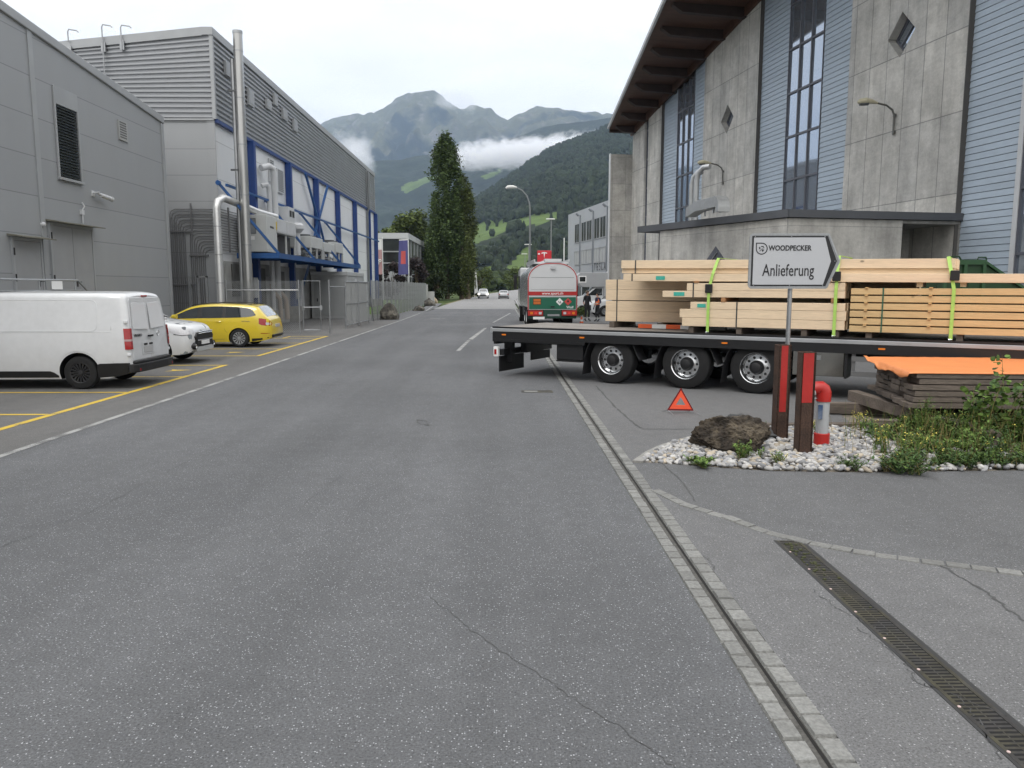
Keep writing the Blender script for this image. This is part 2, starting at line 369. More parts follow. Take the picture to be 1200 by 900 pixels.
def strip(pts, w): 
    out = []
    for (a, b) in zip(pts, pts[1:]):
        a, b = Vector(a), Vector(b); d = (b - a).normalized(); n = Vector((-d.y, d.x)) * w / 2
        out.append([tuple(a - n), tuple(a + n), tuple(b + n), tuple(b - n)])
    return out
kind(sheet('white_edge_line', strip([(-6.1, -10), (-6.1, 32), (-6.12, 47), (-6.3, 60)], .11) + strip([(-6.4, 66), (-7.6, 90)], .12), .004, WP))
yl = strip([(-7.25, 2), (-7.25, 20.3)], .13) + strip([(-7.25, 22.9), (-7.25, 32.2)], .13)
for y in (4.5, 7.1, 9.7, 12.35, 14.97, 17.6, 20.2, 22.95, 25.55, 28.2, 30.8): yl += strip([(-12.6, y), (-7.31, y)], .11)
yl += strip([(-8.7, 32.1), (-7.31, 32.1)], .16) + strip([(-8.75, 30.9), (-8.75, 32.1)], .1)
kind(sheet('yellow_bay_lines', yl, .004, YP))
sy = MB()
for (y0, y1, x) in ((23.9, 24.7, -8.6), (18.7, 19.4, -8.2)):
    sy.v += [(x, y0, .004), (x + .55, (y0 + y1) / 2, .004), (x, y0 + .45, .004), (x + .1, y0 + .22, .004)]; 
sy.f = [(0, 1, 2, 3), (4, 5, 6, 7)]; sy.m = [0, 0]
kind(sy.build('yellow_bay_mark', YP))
dl = strip([(-1.38, 24.6), (-1.23, 29.6)], .13) + strip([(-1.2, 30), (-.75, 38.4)], .32)[:1] + strip([(-.44, 44.4), (.74, 60.2)], .13) + strip([(-4.6, 50), (-3.6, 50.05)], .25)
kind(sheet('centre_dashes', [dl[0], dl[2], dl[3]], .004, WP)); kind(sheet('centre_dash', [[(-1.28, 30.2), (-1.1, 30.0), (-.68, 38.6), (-.82, 38.6)]], .004, WP))
# cracks and tar seams, thin ragged ribbons
def crack(pts, w=.02, jit=.03, seed=1, steps=14, z=.003):
    rr = random.Random(seed); out = []
    for a, b in zip(pts, pts[1:]):
        a, b = Vector(a), Vector(b); 
        for i in range(steps): out.append(a.lerp(b, i / steps) + Vector((rr.uniform(-jit, jit), rr.uniform(-jit, jit))))
    out.append(Vector(pts[-1])); v = []; f = []
    for i, p in enumerate(out):
        d = (out[min(i + 1, len(out) - 1)] - out[max(0, i - 1)]).normalized(); n = Vector((-d.y, d.x)) * w * rr.uniform(.25, 1) / 2
        v += [(*(p - n), z), (*(p + n), z)]
    f = [(2 * i, 2 * i + 1, 2 * i + 3, 2 * i + 2) for i in range(len(out) - 1)]
    return v, f
def g2(px, py): q = G(px, py); return (q.x, q.y)
cr = [([g2(505, 700), g2(560, 745), g2(640, 798), g2(740, 862), g2(790, 900)], .009, .015), ([g2(0, 642), g2(110, 598), g2(200, 550), g2(330, 492)], .007, .03),
      ([g2(698, 452), g2(722, 478), g2(745, 498), g2(752, 502)], .05, .01), ([g2(752, 503), g2(812, 503)], .035, .02),
      ([g2(776, 543), g2(800, 565), g2(815, 588)], .022, .008), ([g2(1098, 660), g2(1150, 690), g2(1200, 728)], .03, .015),
      ([g2(1005, 735), g2(1060, 775), g2(1075, 800), g2(1120, 815), g2(1180, 840)], .008, .02), ([g2(1120, 815), g2(1150, 850), g2(1170, 890)], .008, .02),
      ([g2(950, 690), g2(985, 715), g2(1040, 745)], .008, .02), ([g2(800, 640), g2(830, 655), g2(838, 668)], .008, .015), ([g2(490, 492), g2(500, 494), g2(503, 499), g2(492, 497), g2(490, 492)], .022, .03),
      ([g2(520, 480), g2(420, 540), g2(300, 640)], .004, .04), ([g2(500, 408), g2(526, 409)], .02, .02), ([g2(500, 437), g2(506, 436)], .05, .02)]
v = []; f = []
for i, (pts, w, j) in enumerate(cr):
    a, b = crack(pts, w, j, i + 3); k = len(v); v += a; f += [tuple(k + q for q in x) for x in b]
kind(fastmesh('road_cracks', v, f, mat('crack_fill', (.070, .070, .070), .9, 0, .2, 20)))
# ---- granite sett gutter: two rows with a sunken channel between
SETT = mat('granite_sett', (.19, .19, .18), .8, 0, .12, 2, .22, 45, .5, 70, island=.16)
kind(sheet('gutter_bed', [[(XC0, -30), (XC1, -30), (XC1, 60), (XC1 + .2, 72), (XC0, 72)]], -.012, mat('gutter_joint', (.075, .072, .066), .95, 0, .3, 9, .3, 60)))
kind(sheet('gutter_groove', [[(1.412, -30), (1.43, -30), (1.43, 60), (1.412, 60)]], -.0105, mat('groove_dark', (.012, .011, .01), 1)))
def setts(rows, y0, y1, seed):
    mb = MB(); rr = random.Random(seed)
    for (x0, x1) in rows:
        y = y0
        while y < y1:
            l = rr.uniform(.125, .185); h = .002 + rr.uniform(0, .006); j = rr.uniform(.009, .016); e = .006
            a = x0 + rr.uniform(0, .007); b = x1 - rr.uniform(0, .007); c = y + j / 2; d = y + l - j / 2; sk = rr.uniform(-.006, .006)
            mb.add([(a, c, -.012), (b, c + sk, -.012), (b, d + sk, -.012), (a, d, -.012), (a + e, c + e, h), (b - e, c + e + sk, h), (b - e, d - e + sk, h), (a + e, d - e, h)],
                   [(4, 5, 6, 7), (0, 1, 5, 4), (1, 2, 6, 5), (2, 3, 7, 6), (3, 0, 4, 7)])
            y += l
    return mb
g = setts([(1.275, 1.385), (1.432, 1.549)], 2.0, 34, 3); kind(g.build('sett_gutter', SETT))
g = MB(); g.box(1.275, 1.385, 34, 72, -.012, .003); g.box(1.432, 1.548, 34, 60, -.012, .003); kind(g.build('far_gutter', SETT))
mb = MB(); rr = random.Random(5); pl = [Vector(p) for p in [(1.56, 7.56)] + arc[1:-1]]
for a, b in zip(pl, pl[1:]):
    L_ = (b - a).length; n = max(1, round(L_ / .17)); d = (b - a) / n; q = Vector((-d.y, d.x)).normalized() * .055
    for i in range(n):
        s = a + d * i; e = s + d * rr.uniform(.9, .97); h = rr.uniform(.004, .012); o_ = q * rr.uniform(-.12, .12)
        mb.hexa([(*(s - q + o_), -.01), (*(e - q + o_), -.01), (*(e + q + o_), -.01), (*(s + q + o_), -.01)], [(*(s - q * .9 + o_), h), (*(e - q * .9 + o_), h), (*(e + q * .9 + o_), h), (*(s + q * .9 + o_), h)])
kind(mb.build('sett_row', SETT))
# kerb of the gravel island
mb = MB(); kp = [(1.6, 8.8), (1.85, 9.3), (2.1, 9.68), (2.5, 10.12), (2.95, 10.6), (3.4, 10.95)]
for a, b in zip(kp, kp[1:]): mb.bar((*a, .0), (*b, .0), .12, .05)
kind(mb.build('island_kerb', mat('island_kerb_stone', (.24, .235, .22), .85, 0, .15, 5, .1, 40)))
mb = MB(); mb.bar((3.4, 10.95, .03), (5.35, 11.0, .03), .16, .09); kind(mb.build('border_plank', M_['oldwood']))
# ---- channel drain with a slotted cast grate
t = thing('channel_drain', 'long black slotted iron drain grate sunk in the asphalt at the lower right', 'drain', (2.36, 5.98, 0), 0)
CAST = mat('cast_iron', (.045, .043, .042), .6, .3, .3, 6, .2, 40, vcolor=(.06, .055, .035))
fr = MB(); x0, x1 = -.125, .06
fr.box(x0, x0 + .022, -4.6, 0, -.03, .004); fr.box(x1 - .022, x1, -4.6, 0, -.03, .004); fr.box(x0, x1, 0, .02, -.03, .004); fr.build('frame', CAST, t)
sl = MB(); y = -.01
while y > -4.6: sl.box(x0 + .023, x1 - .023, y - .017, y, -.02, .002); y -= .034
sl.box(-.036, -.029, -4.6, 0, -.019, .0015); sl.build('grate', CAST, t)
bd = MB(); bd.box(x0 + .02, x1 - .02, -4.6, 0, .0006, .0012); bd.build('channel', mat('drain_dark', (.008, .008, .008), 1), t)
ed = MB(); ed.box(x0 - .02, x0, -4.6, .03, .001, .003); ed.box(x1, x1 + .03, -4.6, .03, .001, .003); ed.build('joint_seal', mat('bitumen_joint', (.03, .03, .03), .7), t)
for i in range(12): bo = MB(); bo.lathe([(.004, .009), (.007, .008), (.007, 0)], 'Z', (x0 + .012, -.25 - i * .37, 0), 8); bo.build('bolt_cap', mat('bolt_cap', (.55, .42, .4), .5), t)
ms = MB(); rr = random.Random(9)
for i in range(45):
    yy = -abs(rr.gauss(.35, .35)) - .05; xx = rr.uniform(x0 + .03, x1 - .03); s_ = rr.uniform(.004, .012); ms.box(xx - s_, xx + s_, yy - s_, yy + s_, .0, .004 + s_ * .6)
kind(ms.build('moss', mat('moss', (.05, .055, .022), .95, 0, .3, 50), t), 'stuff')
# small inspection cover beside the gutter
t = thing('gully_cover', 'small grey gully cover with a white rim beside the sett gutter near the trailer', 'gully cover', (.72, 15.0, 0))
MB().box(-.32, .3, -.16, .16, -.02, .004).build('cover', CAST, t); f_ = MB(); f_.box(-.26, 0, -.1, .06, .004, .007); f_.build('lid', mat('gully_lid', (.2, .2, .19), .8), t)
# ================================================================== TERRAIN
def interp(pts, x):
    if x <= pts[0][0]: return pts[0][1:]
    for a, b in zip(pts, pts[1:]):
        if x <= b[0]:
            k = (x - a[0]) / (b[0] - a[0]); return [p + (q - p) * k for p, q in zip(a[1:], b[1:])]
    return pts[-1][1:]
def inpoly(x, y, poly):
    c = False; n = len(poly)
    for i in range(n):
        a, b = poly[i], poly[i - 1]
        if (a[1] > y) != (b[1] > y) and x < (b[0] - a[0]) * (y - a[1]) / (b[1] - a[1]) + a[0]: c = not c
    return c
def project(p):
    x, y, z = p[0], p[1], p[2] - CZ
    rx = x * math.cos(YAW) - y * math.sin(YAW); f = x * math.sin(YAW) + y * math.cos(YAW)
    d = f * math.cos(PITCH) - z * math.sin(PITCH); v = f * math.sin(PITCH) + z * math.cos(PITCH)
    return 600 + FPX * rx / d, 450 - FPX * v / d
def hill(name, ridge, foot, foot_z, nx, ny, mats, amp, nscale, power=1.15, jag=0, patches=(), x0=-700, x1=1900, seed=0., ridged=False, roll=None):
    v = []; rows = ny + 8; grid = []
    for i in range(nx + 1):
        px = x0 + (x1 - x0) * i / nx; py, D = interp(ridge, px)
        Rg = P(px, py, D); r = ray(px, 336); k = foot / r[1]; F = Vector((r[0] * k, foot, foot_z)); col = []
        rj = jag * (noise.fractal(Vector((px * .03, seed, 1)), .9, 2.1, 6))
        for j in range(rows + 1):
            if j <= ny: s = j / ny; q = F.lerp(Rg, s); q.z = F.z + (Rg.z - F.z) * s ** power; e = math.sin(math.pi * min(s, 1) * .93)
            else:
                s = 1 + (j - ny) * .09; q = F + (Rg - F) * s; q.z = F.z + (Rg.z - F.z) * max(0, 1 - (j - ny) / 8.); e = .3
            c = Vector((q.x, q.y, 0)) * nscale + Vector((seed, seed * 2, 0))
            if ridged: h = (noise.ridged_multi_fractal(c, 1., 2.1, 6, 1., 2.) - 1.1) * .8
            else: h = noise.fractal(c, .9, 2.1, 6)
            q.z += amp * h * e + rj * min(1, s) * (1 if j <= ny + 1 else .5)
            v.append(tuple(q)); col.append(q)
        grid.append(col)
    f = []; mi = []
    for i in range(nx):
        for j in range(rows):
            a = i * (rows + 1) + j; f.append((a, a + rows + 1, a + rows + 2, a + 1))
            k = 0
            if patches:
                X, Y = project(grid[i][j]); 
                wob = 3 * noise.noise(Vector((X * .08, Y * .2, 2)))
                for pl_ in patches:
                    if inpoly(X, Y + wob, pl_): k = 1; break
            mi.append(k)
    o = fastmesh(name, v, f, mats, None, True, mi); kind(o); return o, grid
def alpine(key, scale, zf0, zf1, c_for, c_open, c_rock):
    m = bpy.data.materials.new(key); m.use_nodes = True; t, ln, b, n = tools(m); b.inputs['Roughness'].default_value = .95; b.inputs['Specular IOR Level'].default_value = .1
    tc = n('ShaderNodeTexCoord'); sx = n('ShaderNodeSeparateXYZ'); ln.new(tc.outputs['Object'], sx.inputs[0])
    def noi(sc, det=8, ro=.62):
        x = n('ShaderNodeTexNoise', Scale=sc, Detail=det, Roughness=ro); ln.new(tc.outputs['Object'], x.inputs['Vector']); return x.outputs['Fac']
    def M(op, a, b_):
        x = n('ShaderNodeMath', operation=op)
        for i, q in enumerate((a, b_)):
            if isinstance(q, (int, float)): x.inputs[i].default_value = q
            else: ln.new(q, x.inputs[i])
        return x.outputs[0]
    def mr(f, a, b_, lo=0., hi=1.):
        r = n('ShaderNodeMapRange'); ln.new(f, r.inputs['Value'])
        r.inputs['From Min'].default_value = a; r.inputs['From Max'].default_value = b_; r.inputs['To Min'].default_value = lo; r.inputs['To Max'].default_value = hi; return r.outputs[0]
    def mixc(f, a, b_):
        x = n('ShaderNodeMix', data_type='RGBA'); ln.new(f, x.inputs['Factor'])
        for k, q in (('A', a), ('B', b_)):
            if isinstance(q, tuple): x.inputs[k].default_value = (*q, 1)
            else: ln.new(q, x.inputs[k])
        return x.outputs['Result']
    hgt = mr(sx.outputs['Z'], zf0, zf1, -.55, .55); f = mr(M('ADD', hgt, M('MULTIPLY', M('SUBTRACT', noi(scale), .5), 3.4)), -.12, .12)
    ro = mr(noi(scale * 4, 6, .7), .56, .64); op = mixc(ro, c_open, c_rock); cur = mixc(f, c_for, op)
    s = n('ShaderNodeVectorMath', operation='SCALE'); ln.new(cur, s.inputs[0]); ln.new(mr(noi(scale * 12, 5, .7), .3, .7, .7, 1.35), s.inputs['Scale']); ln.new(s.outputs[0], b.inputs['Base Color']); return m
FOR_F = mat('forest_floor', (.016, .023, .011), .95, 0, .3, .01, .3, .06, spec=.1)
MEAD = mat('alpine_meadow', (.085, .125, .035), .95, 0, .15, .008, .15, .05, spec=.1)
ALP = alpine('high_alpine_slope', .0016, 700, 1700, (.014, .022, .016), (.082, .085, .048), (.135, .125, .115))
MIDS = mat('far_wooded_slope', (.017, .025, .014), .95, 0, .35, .0025, .5, .03, spec=.1)
H1 = [(-700, 330, 1500), (250, 318, 1500), (400, 296, 1500), (470, 276, 1600), (520, 255, 1750), (560, 234, 1900), (590, 215, 2000), (620, 194, 2100), (650, 176, 2200), (680, 163, 2300), (715, 149, 2400), (800, 118, 2500), (950, 85, 2600), (1200, 60, 2700), (1900, 120, 2700)]
MP1 = [[(551, 266), (572, 261), (600, 262), (626, 252), (655, 250), (653, 260), (626, 266), (600, 269), (575, 280), (549, 288)],
       [(585, 322), (600, 306), (614, 292), (625, 296), (620, 318), (604, 326), (590, 330)], [(556, 318), (572, 312), (584, 308), (580, 320), (560, 326)]]
h1, g1 = hill('near_hill', H1, 480, -.1, 330, 90, [FOR_F, MEAD], 22, .0035, 1.25, 0, MP1, -300, 1500, 3.1)
H2 = [(-700, 250, 4000), (300, 205, 4200), (390, 188, 4300), (470, 188, 4300), (560, 172, 4400), (640, 150, 4400), (720, 140, 4400), (900, 110, 4500), (1900, 160, 4500)]
MP2 = [[(468, 222), (480, 216), (500, 207), (520, 204), (505, 213), (486, 222), (472, 228)], [(560, 207), (572, 203), (586, 199), (582, 205), (568, 211)], [(566, 240), (590, 232), (600, 234), (580, 243)]]
h2, g2_ = hill('valley_slope', H2, 2300, 0, 420, 110, [MIDS, MEAD], 110, .0014, 1.2, 0, MP2, -100, 1300, 8.3)
H3 = [(-700, 190, 8200), (250, 172, 8200), (350, 155, 8200), (385, 146, 8200), (410, 135, 8100), (440, 130, 8000), (461, 122, 7800), (478, 112, 7700), (488, 106, 7600), (500, 103, 7600), (509, 107, 7500), (524, 120, 7400), (541, 130, 7400), (554, 126, 7400), (572, 127.5, 7300), (584, 133, 7300), (596, 140, 7200), (608, 134, 7200), (620, 128.5, 7100), (650, 128, 7000), (680, 129, 7000), (722, 134, 6900), (800, 140, 6900), (1000, 150, 7000), (1900, 190, 7000)]
h3, g3 = hill('far_mountain', H3, 4700, 300, 520, 130, [ALP, MEAD], 330, .0017, 1.05, 34, (), -100, 1300, 21.7, True)
# ---- forest on the near hill: one mass of small crowns
def ico():
    t = (1 + 5 ** .5) / 2; v = [(-1, t, 0), (1, t, 0), (-1, -t, 0), (1, -t, 0), (0, -1, t), (0, 1, t), (0, -1, -t), (0, 1, -t), (t, 0, -1), (t, 0, 1), (-t, 0, -1), (-t, 0, 1)]
    l = math.sqrt(1 + t * t); v = [(a / l, b / l, c / l) for a, b, c in v]
    f = [(0, 11, 5), (0, 5, 1), (0, 1, 7), (0, 7, 10), (0, 10, 11), (1, 5, 9), (5, 11, 4), (11, 10, 2), (10, 7, 6), (7, 1, 8), (3, 9, 4), (3, 4, 2), (3, 2, 6), (3, 6, 8), (3, 8, 9), (4, 9, 5), (2, 4, 11), (6, 2, 10), (8, 6, 7), (9, 8, 1)]
    return v, f
IV, IF = ico()
def ico2():
    v = list(map(Vector, IV)); f = []; c = {}
    def mid(a, b):
        k = (min(a, b), max(a, b))
        if k not in c: c[k] = len(v); v.append(((v[a] + v[b]) / 2).normalized())
        return c[k]
    for a, b, d in IF: x, y, z = mid(a, b), mid(b, d), mid(d, a); f += [(a, x, z), (b, y, x), (d, z, y), (x, y, z)]
    return [tuple(p) for p in v], f
IV2, IF2 = ico2()
FOREST = mat('forest_canopy', (.020, .0285, .014), .9, 0, .25, .006, 0, 40, spec=.15, island=.45)
def canopy(name, grid, n, px0, px1, patches, seed, h0, h1_, jmax, jmin=0, m=FOREST):
    rr = random.Random(seed); v = []; f = []; nx = len(grid) - 1; i0 = 0
    cols = [i for i in range(nx) if px0 < project(grid[i][5])[0] < px1]
    if not cols: return
    wts = []
    for _ in range(n):
        i = rr.choice(cols); j = jmin + int((jmax - jmin) * (rr.random() ** .6)); a, b = rr.random(), rr.random()
        p = grid[i][j].lerp(grid[i + 1][j], a).lerp(grid[i][j + 1].lerp(grid[i + 1][j + 1], a), b)
        X, Y = project(p); wob = 3 * noise.noise(Vector((X * .08, Y * .2, 2)))
        h = rr.uniform(h0, h1_) * min(1, .55 + p.y / 2600); X2, Y2 = project((p.x, p.y, p.z + h))
        if any(inpoly(X, Y + wob, q) or inpoly(X2, Y2 + wob, q) for q in patches) and rr.random() > .015: continue
        con = rr.random() < .5; w = h * (rr.uniform(.2, .27) if con else rr.uniform(.32, .45)); k = len(v); an = rr.uniform(0, 6.28); ca, sa = math.cos(an), math.sin(an)
        for (x, y, z) in IV:
            tt = (z + 1) / 2; s_ = w * (1.25 * (1 - tt * .85) if con else 1) * (1 + rr.uniform(-.12, .12)); v.append((p.x + (x * ca - y * sa) * s_, p.y + (x * sa + y * ca) * s_, p.z + h * (.05 + .95 * tt)))
        f += [(k + a_, k + b_, k + c_) for a_, b_, c_ in IF]
    o = fastmesh(name, v, f, m, None, False); kind(o, 'stuff'); return o
canopy('forest', g1, 21500, 330, 840, MP1, 4, 10, 17, 92, 0)
# ---- tree belt at the hill foot
rr = random.Random(12); v = []; f = []
for i in range(420):
    px = rr.uniform(430, 700); Y = rr.uniform(300, 460); g_ = P(px, 336, Y); h = rr.uniform(5, 11) * (1.0 if Y > 340 else .6)
    for c in range(4):
        k = len(v); cx, cy_, cz, w = g_.x + rr.uniform(-2, 2), Y + rr.uniform(-2, 2), h * rr.uniform(.35, .75), h * rr.uniform(.22, .34)
        for (x, y, z) in IV2: e = 1 + rr.uniform(-.16, .16); v.append((cx + x * w * e, cy_ + y * w * e, cz + z * w * e * 1.1))
        f += [(k + a_, k + b_, k + c_) for a_, b_, c_ in IF2]
o = fastmesh('valley_trees', v, f, mat('valley_foliage', (.032, .046, .018), .9, 0, .3, .08, .3, 1.2, island=.35, spec=.15), None, False); kind(o, 'stuff')
# ---- air
hz = MB(); hz.box(-8990, 8990, -290, 10990, -1.5, 2600); o = hz.build('haze', None); kind(o, 'stuff')
m = bpy.data.materials.new('hazy_air'); m.use_nodes = True; t_ = m.node_tree; t_.nodes.remove(t_.nodes['Principled BSDF'])
pv = t_.nodes.new('ShaderNodeVolumePrincipled'); pv.inputs['Color'].default_value = (.58, .74, 1.0, 1); pv.inputs['Density'].default_value = 6.4e-5; pv.inputs['Anisotropy'].default_value = .0
t_.links.new(pv.outputs[0], t_.nodes['Material Output'].inputs['Volume']); o.data.materials.clear(); o.data.materials.append(m)
# ---- cloud band clinging to the mountain
def cloud(name, corners, D0, D1, dens, nscale, seed, thick, roll=0.):
    """a volume box whose density is a noise cut by a soft envelope"""
    a = P(corners[0], 336, D0); b = P(corners[2], 336, D0); zlo = P(600, corners[3], D0).z; zhi = P(600, corners[1], D0).z
    mb = MB(); cx, cz = (a.x + b.x) / 2, (zlo + zhi) / 2; hx, hzz = (b.x - a.x) / 2, (zhi - zlo) / 2; hy = (D1 - D0) / 2
    mb.box(-1, 1, -1, 1, -1, 1); o = mb.build(name, None, None); o.location = (cx, D0 + hy, cz); o.rotation_euler = (0, R(-roll), 0); o.scale = (hx, hy, hzz); kind(o, 'stuff')
    m = bpy.data.materials.new(name + '_vapour'); m.use_nodes = True; t = m.node_tree; t.nodes.remove(t.nodes['Principled BSDF']); ln = t.links
    tc = t.nodes.new('ShaderNodeTexCoord'); n = t.nodes.new('ShaderNodeTexNoise'); n.inputs['Scale'].default_value = nscale; n.inputs['Detail'].default_value = 8; n.inputs['Roughness'].default_value = .67
    mp = t.nodes.new('ShaderNodeMapping'); mp.inputs['Scale'].default_value = (hx / hzz * .55, hy / hzz * .4, 1); mp.inputs['Location'].default_value = (seed, 0, 0)
    ln.new(tc.outputs['Object'], mp.inputs[0]); ln.new(mp.outputs[0], n.inputs['Vector'])
    def M(op, a, b):
        x = t.nodes.new('ShaderNodeMath'); x.operation = op
        for i, q in enumerate((a, b)):
            if isinstance(q, (int, float)): x.inputs[i].default_value = q
            else: ln.new(q, x.inputs[i])
        return x.outputs[0]
    sx = t.nodes.new('ShaderNodeSeparateXYZ'); ln.new(tc.outputs['Object'], sx.inputs[0]); ax_ = M('POWER', M('ABSOLUTE', sx.outputs['X'], 0), 5.); yz = M('ADD', M('MULTIPLY', sx.outputs['Y'], sx.outputs['Y']), M('MULTIPLY', sx.outputs['Z'], sx.outputs['Z']))
    env = M('MULTIPLY', M('SQRT', M('ADD', M('MULTIPLY', ax_, 2.2), yz), 0), thick); val = M('SUBTRACT', M('MULTIPLY', n.outputs['Fac'], 2.2), env)
    r = t.nodes.new('ShaderNodeMapRange'); r.inputs['From Min'].default_value = .12; r.inputs['From Max'].default_value = .75; r.inputs['To Min'].default_value = 0; r.inputs['To Max'].default_value = dens; ln.new(val, r.inputs['Value'])
    pv = t.nodes.new('ShaderNodeVolumePrincipled'); pv.inputs['Color'].default_value = (.99, .99, 1, 1); ln.new(r.outputs[0], pv.inputs['Density'])
    ln.new(pv.outputs[0], t.nodes['Material Output'].inputs['Volume']); o.data.materials.clear(); o.data.materials.append(m)
    return o
cloud('cloud_bank', (456, 138, 860, 184), 3300, 3900, .018, 2.9, 2.3, 1.3, 4.2)
cloud('cloud_cap', (498, 88, 572, 132), 6300, 6700, .004, 1.5, 7.7, 1.5, -12)
cloud('cloud_wisp', (374, 138, 440, 208), 3300, 3700, .008, 2.6, 5.1, 1.2, 0)
# ================================================================== LEFT GREY HALL (near)
def seam_panel(key, c, z0, dz, colx=None, coln=None, axis='Y', var=.05, seam=.012):
    """flat sheet-metal sandwich panels: thin dark joints every dz metres of height"""
    m = bpy.data.materials.new(key); m.use_nodes = True; t, ln, b, n = tools(m); b.inputs['Roughness'].default_value = .5; b.inputs['Metallic'].default_value = .15
    tc = n('ShaderNodeTexCoord'); sx = n('ShaderNodeSeparateXYZ'); ln.new(tc.outputs['Object'], sx.inputs[0])
    def M(op, a, b_):
        x = n('ShaderNodeMath', operation=op)
        for i, q in enumerate((a, b_)):
            if isinstance(q, (int, float)): x.inputs[i].default_value = q
            else: ln.new(q, x.inputs[i])
        return x.outputs[0]
    k = M('DIVIDE', M('SUBTRACT', sx.outputs['Z'], z0), dz); fr = M('FRACT', k, 0); d = M('MULTIPLY', M('MINIMUM', fr, M('SUBTRACT', 1.0, fr)), dz)
    j = M('LESS_THAN', d, seam)
    fl = M('FLOOR', k, 0); wn = n('ShaderNodeTexWhiteNoise', noise_dimensions='1D'); ln.new(fl, wn.inputs['W'])
    q = n('ShaderNodeMapping'); q.inputs['Scale'].default_value = (1, 1, .25); ln.new(tc.outputs['Object'], q.inputs[0])
    no = n('ShaderNodeTexNoise', Scale=1.3, Detail=5, Roughness=.6); ln.new(q.outputs[0], no.inputs['Vector'])
    v = M('ADD', M('MULTIPLY', wn.outputs['Value'], .05), M('MULTIPLY', no.outputs['Fac'], var * 2)); v = M('ADD', v, 1 - var - .025)
    v = M('MULTIPLY', v, M('SUBTRACT', 1., M('MULTIPLY', j, .38)))
    s = n('ShaderNodeVectorMath', operation='SCALE'); s.inputs[0].default_value = c; ln.new(v, s.inputs['Scale']); ln.new(s.outputs[0], b.inputs['Base Color'])
    return m
GPAN = seam_panel('grey_metal_panel', (.30, .31, .32), .16, 1.128)
GPAN2 = seam_panel('grey_metal_panel_b', (.30, .31, .32), .2, 1.12)
GEDGE = mat('grey_flashing', (.33, .34, .35), .45, .2, .06, 1)
XA = -13.5
t = thing('industrial_hall', 'near grey panelled hall behind the white van, with louvred window and two doors', 'building', (XA, 31.9, 0))
z0a, z1a = 8.66, 12.6      # parapet height at the far corner and at Y=-12
def ztA(y): return 8.68 + (-(y)) * .0945     # local y is 0 at the far corner and negative towards the camera
mb = MB(); mb.prism([(0, -.12), (0, ztA(0) - .05), (-46, ztA(-46) - .05), (-46, -.12)], 'YZ', -22, 0); mb.build('wall', GPAN, t)
mb = MB(); mb.hexa([(-.3, .06, ztA(0) - .18), (.07, .06, ztA(0) - .18), (.07, .06, ztA(0) + .1), (-.3, .06, ztA(0) + .1)], [(-.3, -46, ztA(-46) - .18), (.07, -46, ztA(-46) - .18), (.07, -46, ztA(-46) + .1), (-.3, -46, ztA(-46) + .1)])
mb.hexa([(-22, .06, ztA(0) - .18), (-.3, .06, ztA(0) - .18), (-.3, .06, ztA(0) + .1), (-22, .06, ztA(0) + .1)], [(-22, -.2, ztA(0) - .18), (-.3, -.2, ztA(0) - .18), (-.3, -.2, ztA(0) + .1), (-22, -.2, ztA(0) + .1)])
mb.build('roof_edge', GEDGE, t, bevel=.02)
mb = MB()
mb.box(-.06, .045, -.2, .03, 0, ztA(-.1) - .2); mb.build('corner_flashing', GEDGE, t)
for yy in (-8.65, -17.2):
    mb = MB(); mb.box(.0, .03, yy - .11, yy + .11, 0, ztA(yy) - .15); mb.build('joint_cover', GEDGE, t)
w = MB(); ya, yb = 24.3 - 31.9, 25.5 - 31.9
w.box(.0, .05, ya - .06, yb + .06, 7.55, 8.08); w.box(.0, .06, ya - .07, ya, 5.32, 7.55); w.box(.0, .06, yb, yb + .07, 5.32, 7.55); w.box(.0, .1, ya - .09, yb + .09, 5.3, 5.38)
wf = w.build('window_frame', GEDGE, t, bevel=.008)
p = MB(); p.box(.002, .012, ya, yb, 5.38, 7.55); p.build('pane', M_['glass'], wf)
lv = MB(); z = 5.42
while z < 7.5: lv.hexa([(.018, ya + .01, z), (.075, ya + .01, z + .015), (.075, ya + .01, z + .025), (.018, ya + .01, z + .01)], [(.018, yb - .14, z), (.075, yb - .14, z + .015), (.075, yb - .14, z + .025), (.018, yb - .14, z + .01)]); z += .088
lv.build('louvre_blind', mat('louvre_slat', (.07, .075, .08), .4, .3), wf)
v_ = MB(); v_.box(0, .05, 28.2 - 31.9, 28.85 - 31.9, 7.22, 7.9); vf = v_.build('wall_vent', mat('vent_frame', (.33, .335, .33), .5), t)
v_ = MB(); z = 7.3
while z < 7.84:
    y = 28.27 - 31.9
    while y < 28.75 - 31.9: v_.box(.051, .056, y, y + .035, z, z + .045); y += .07
    z += .085
v_.build('grille', M_['black'], vf)
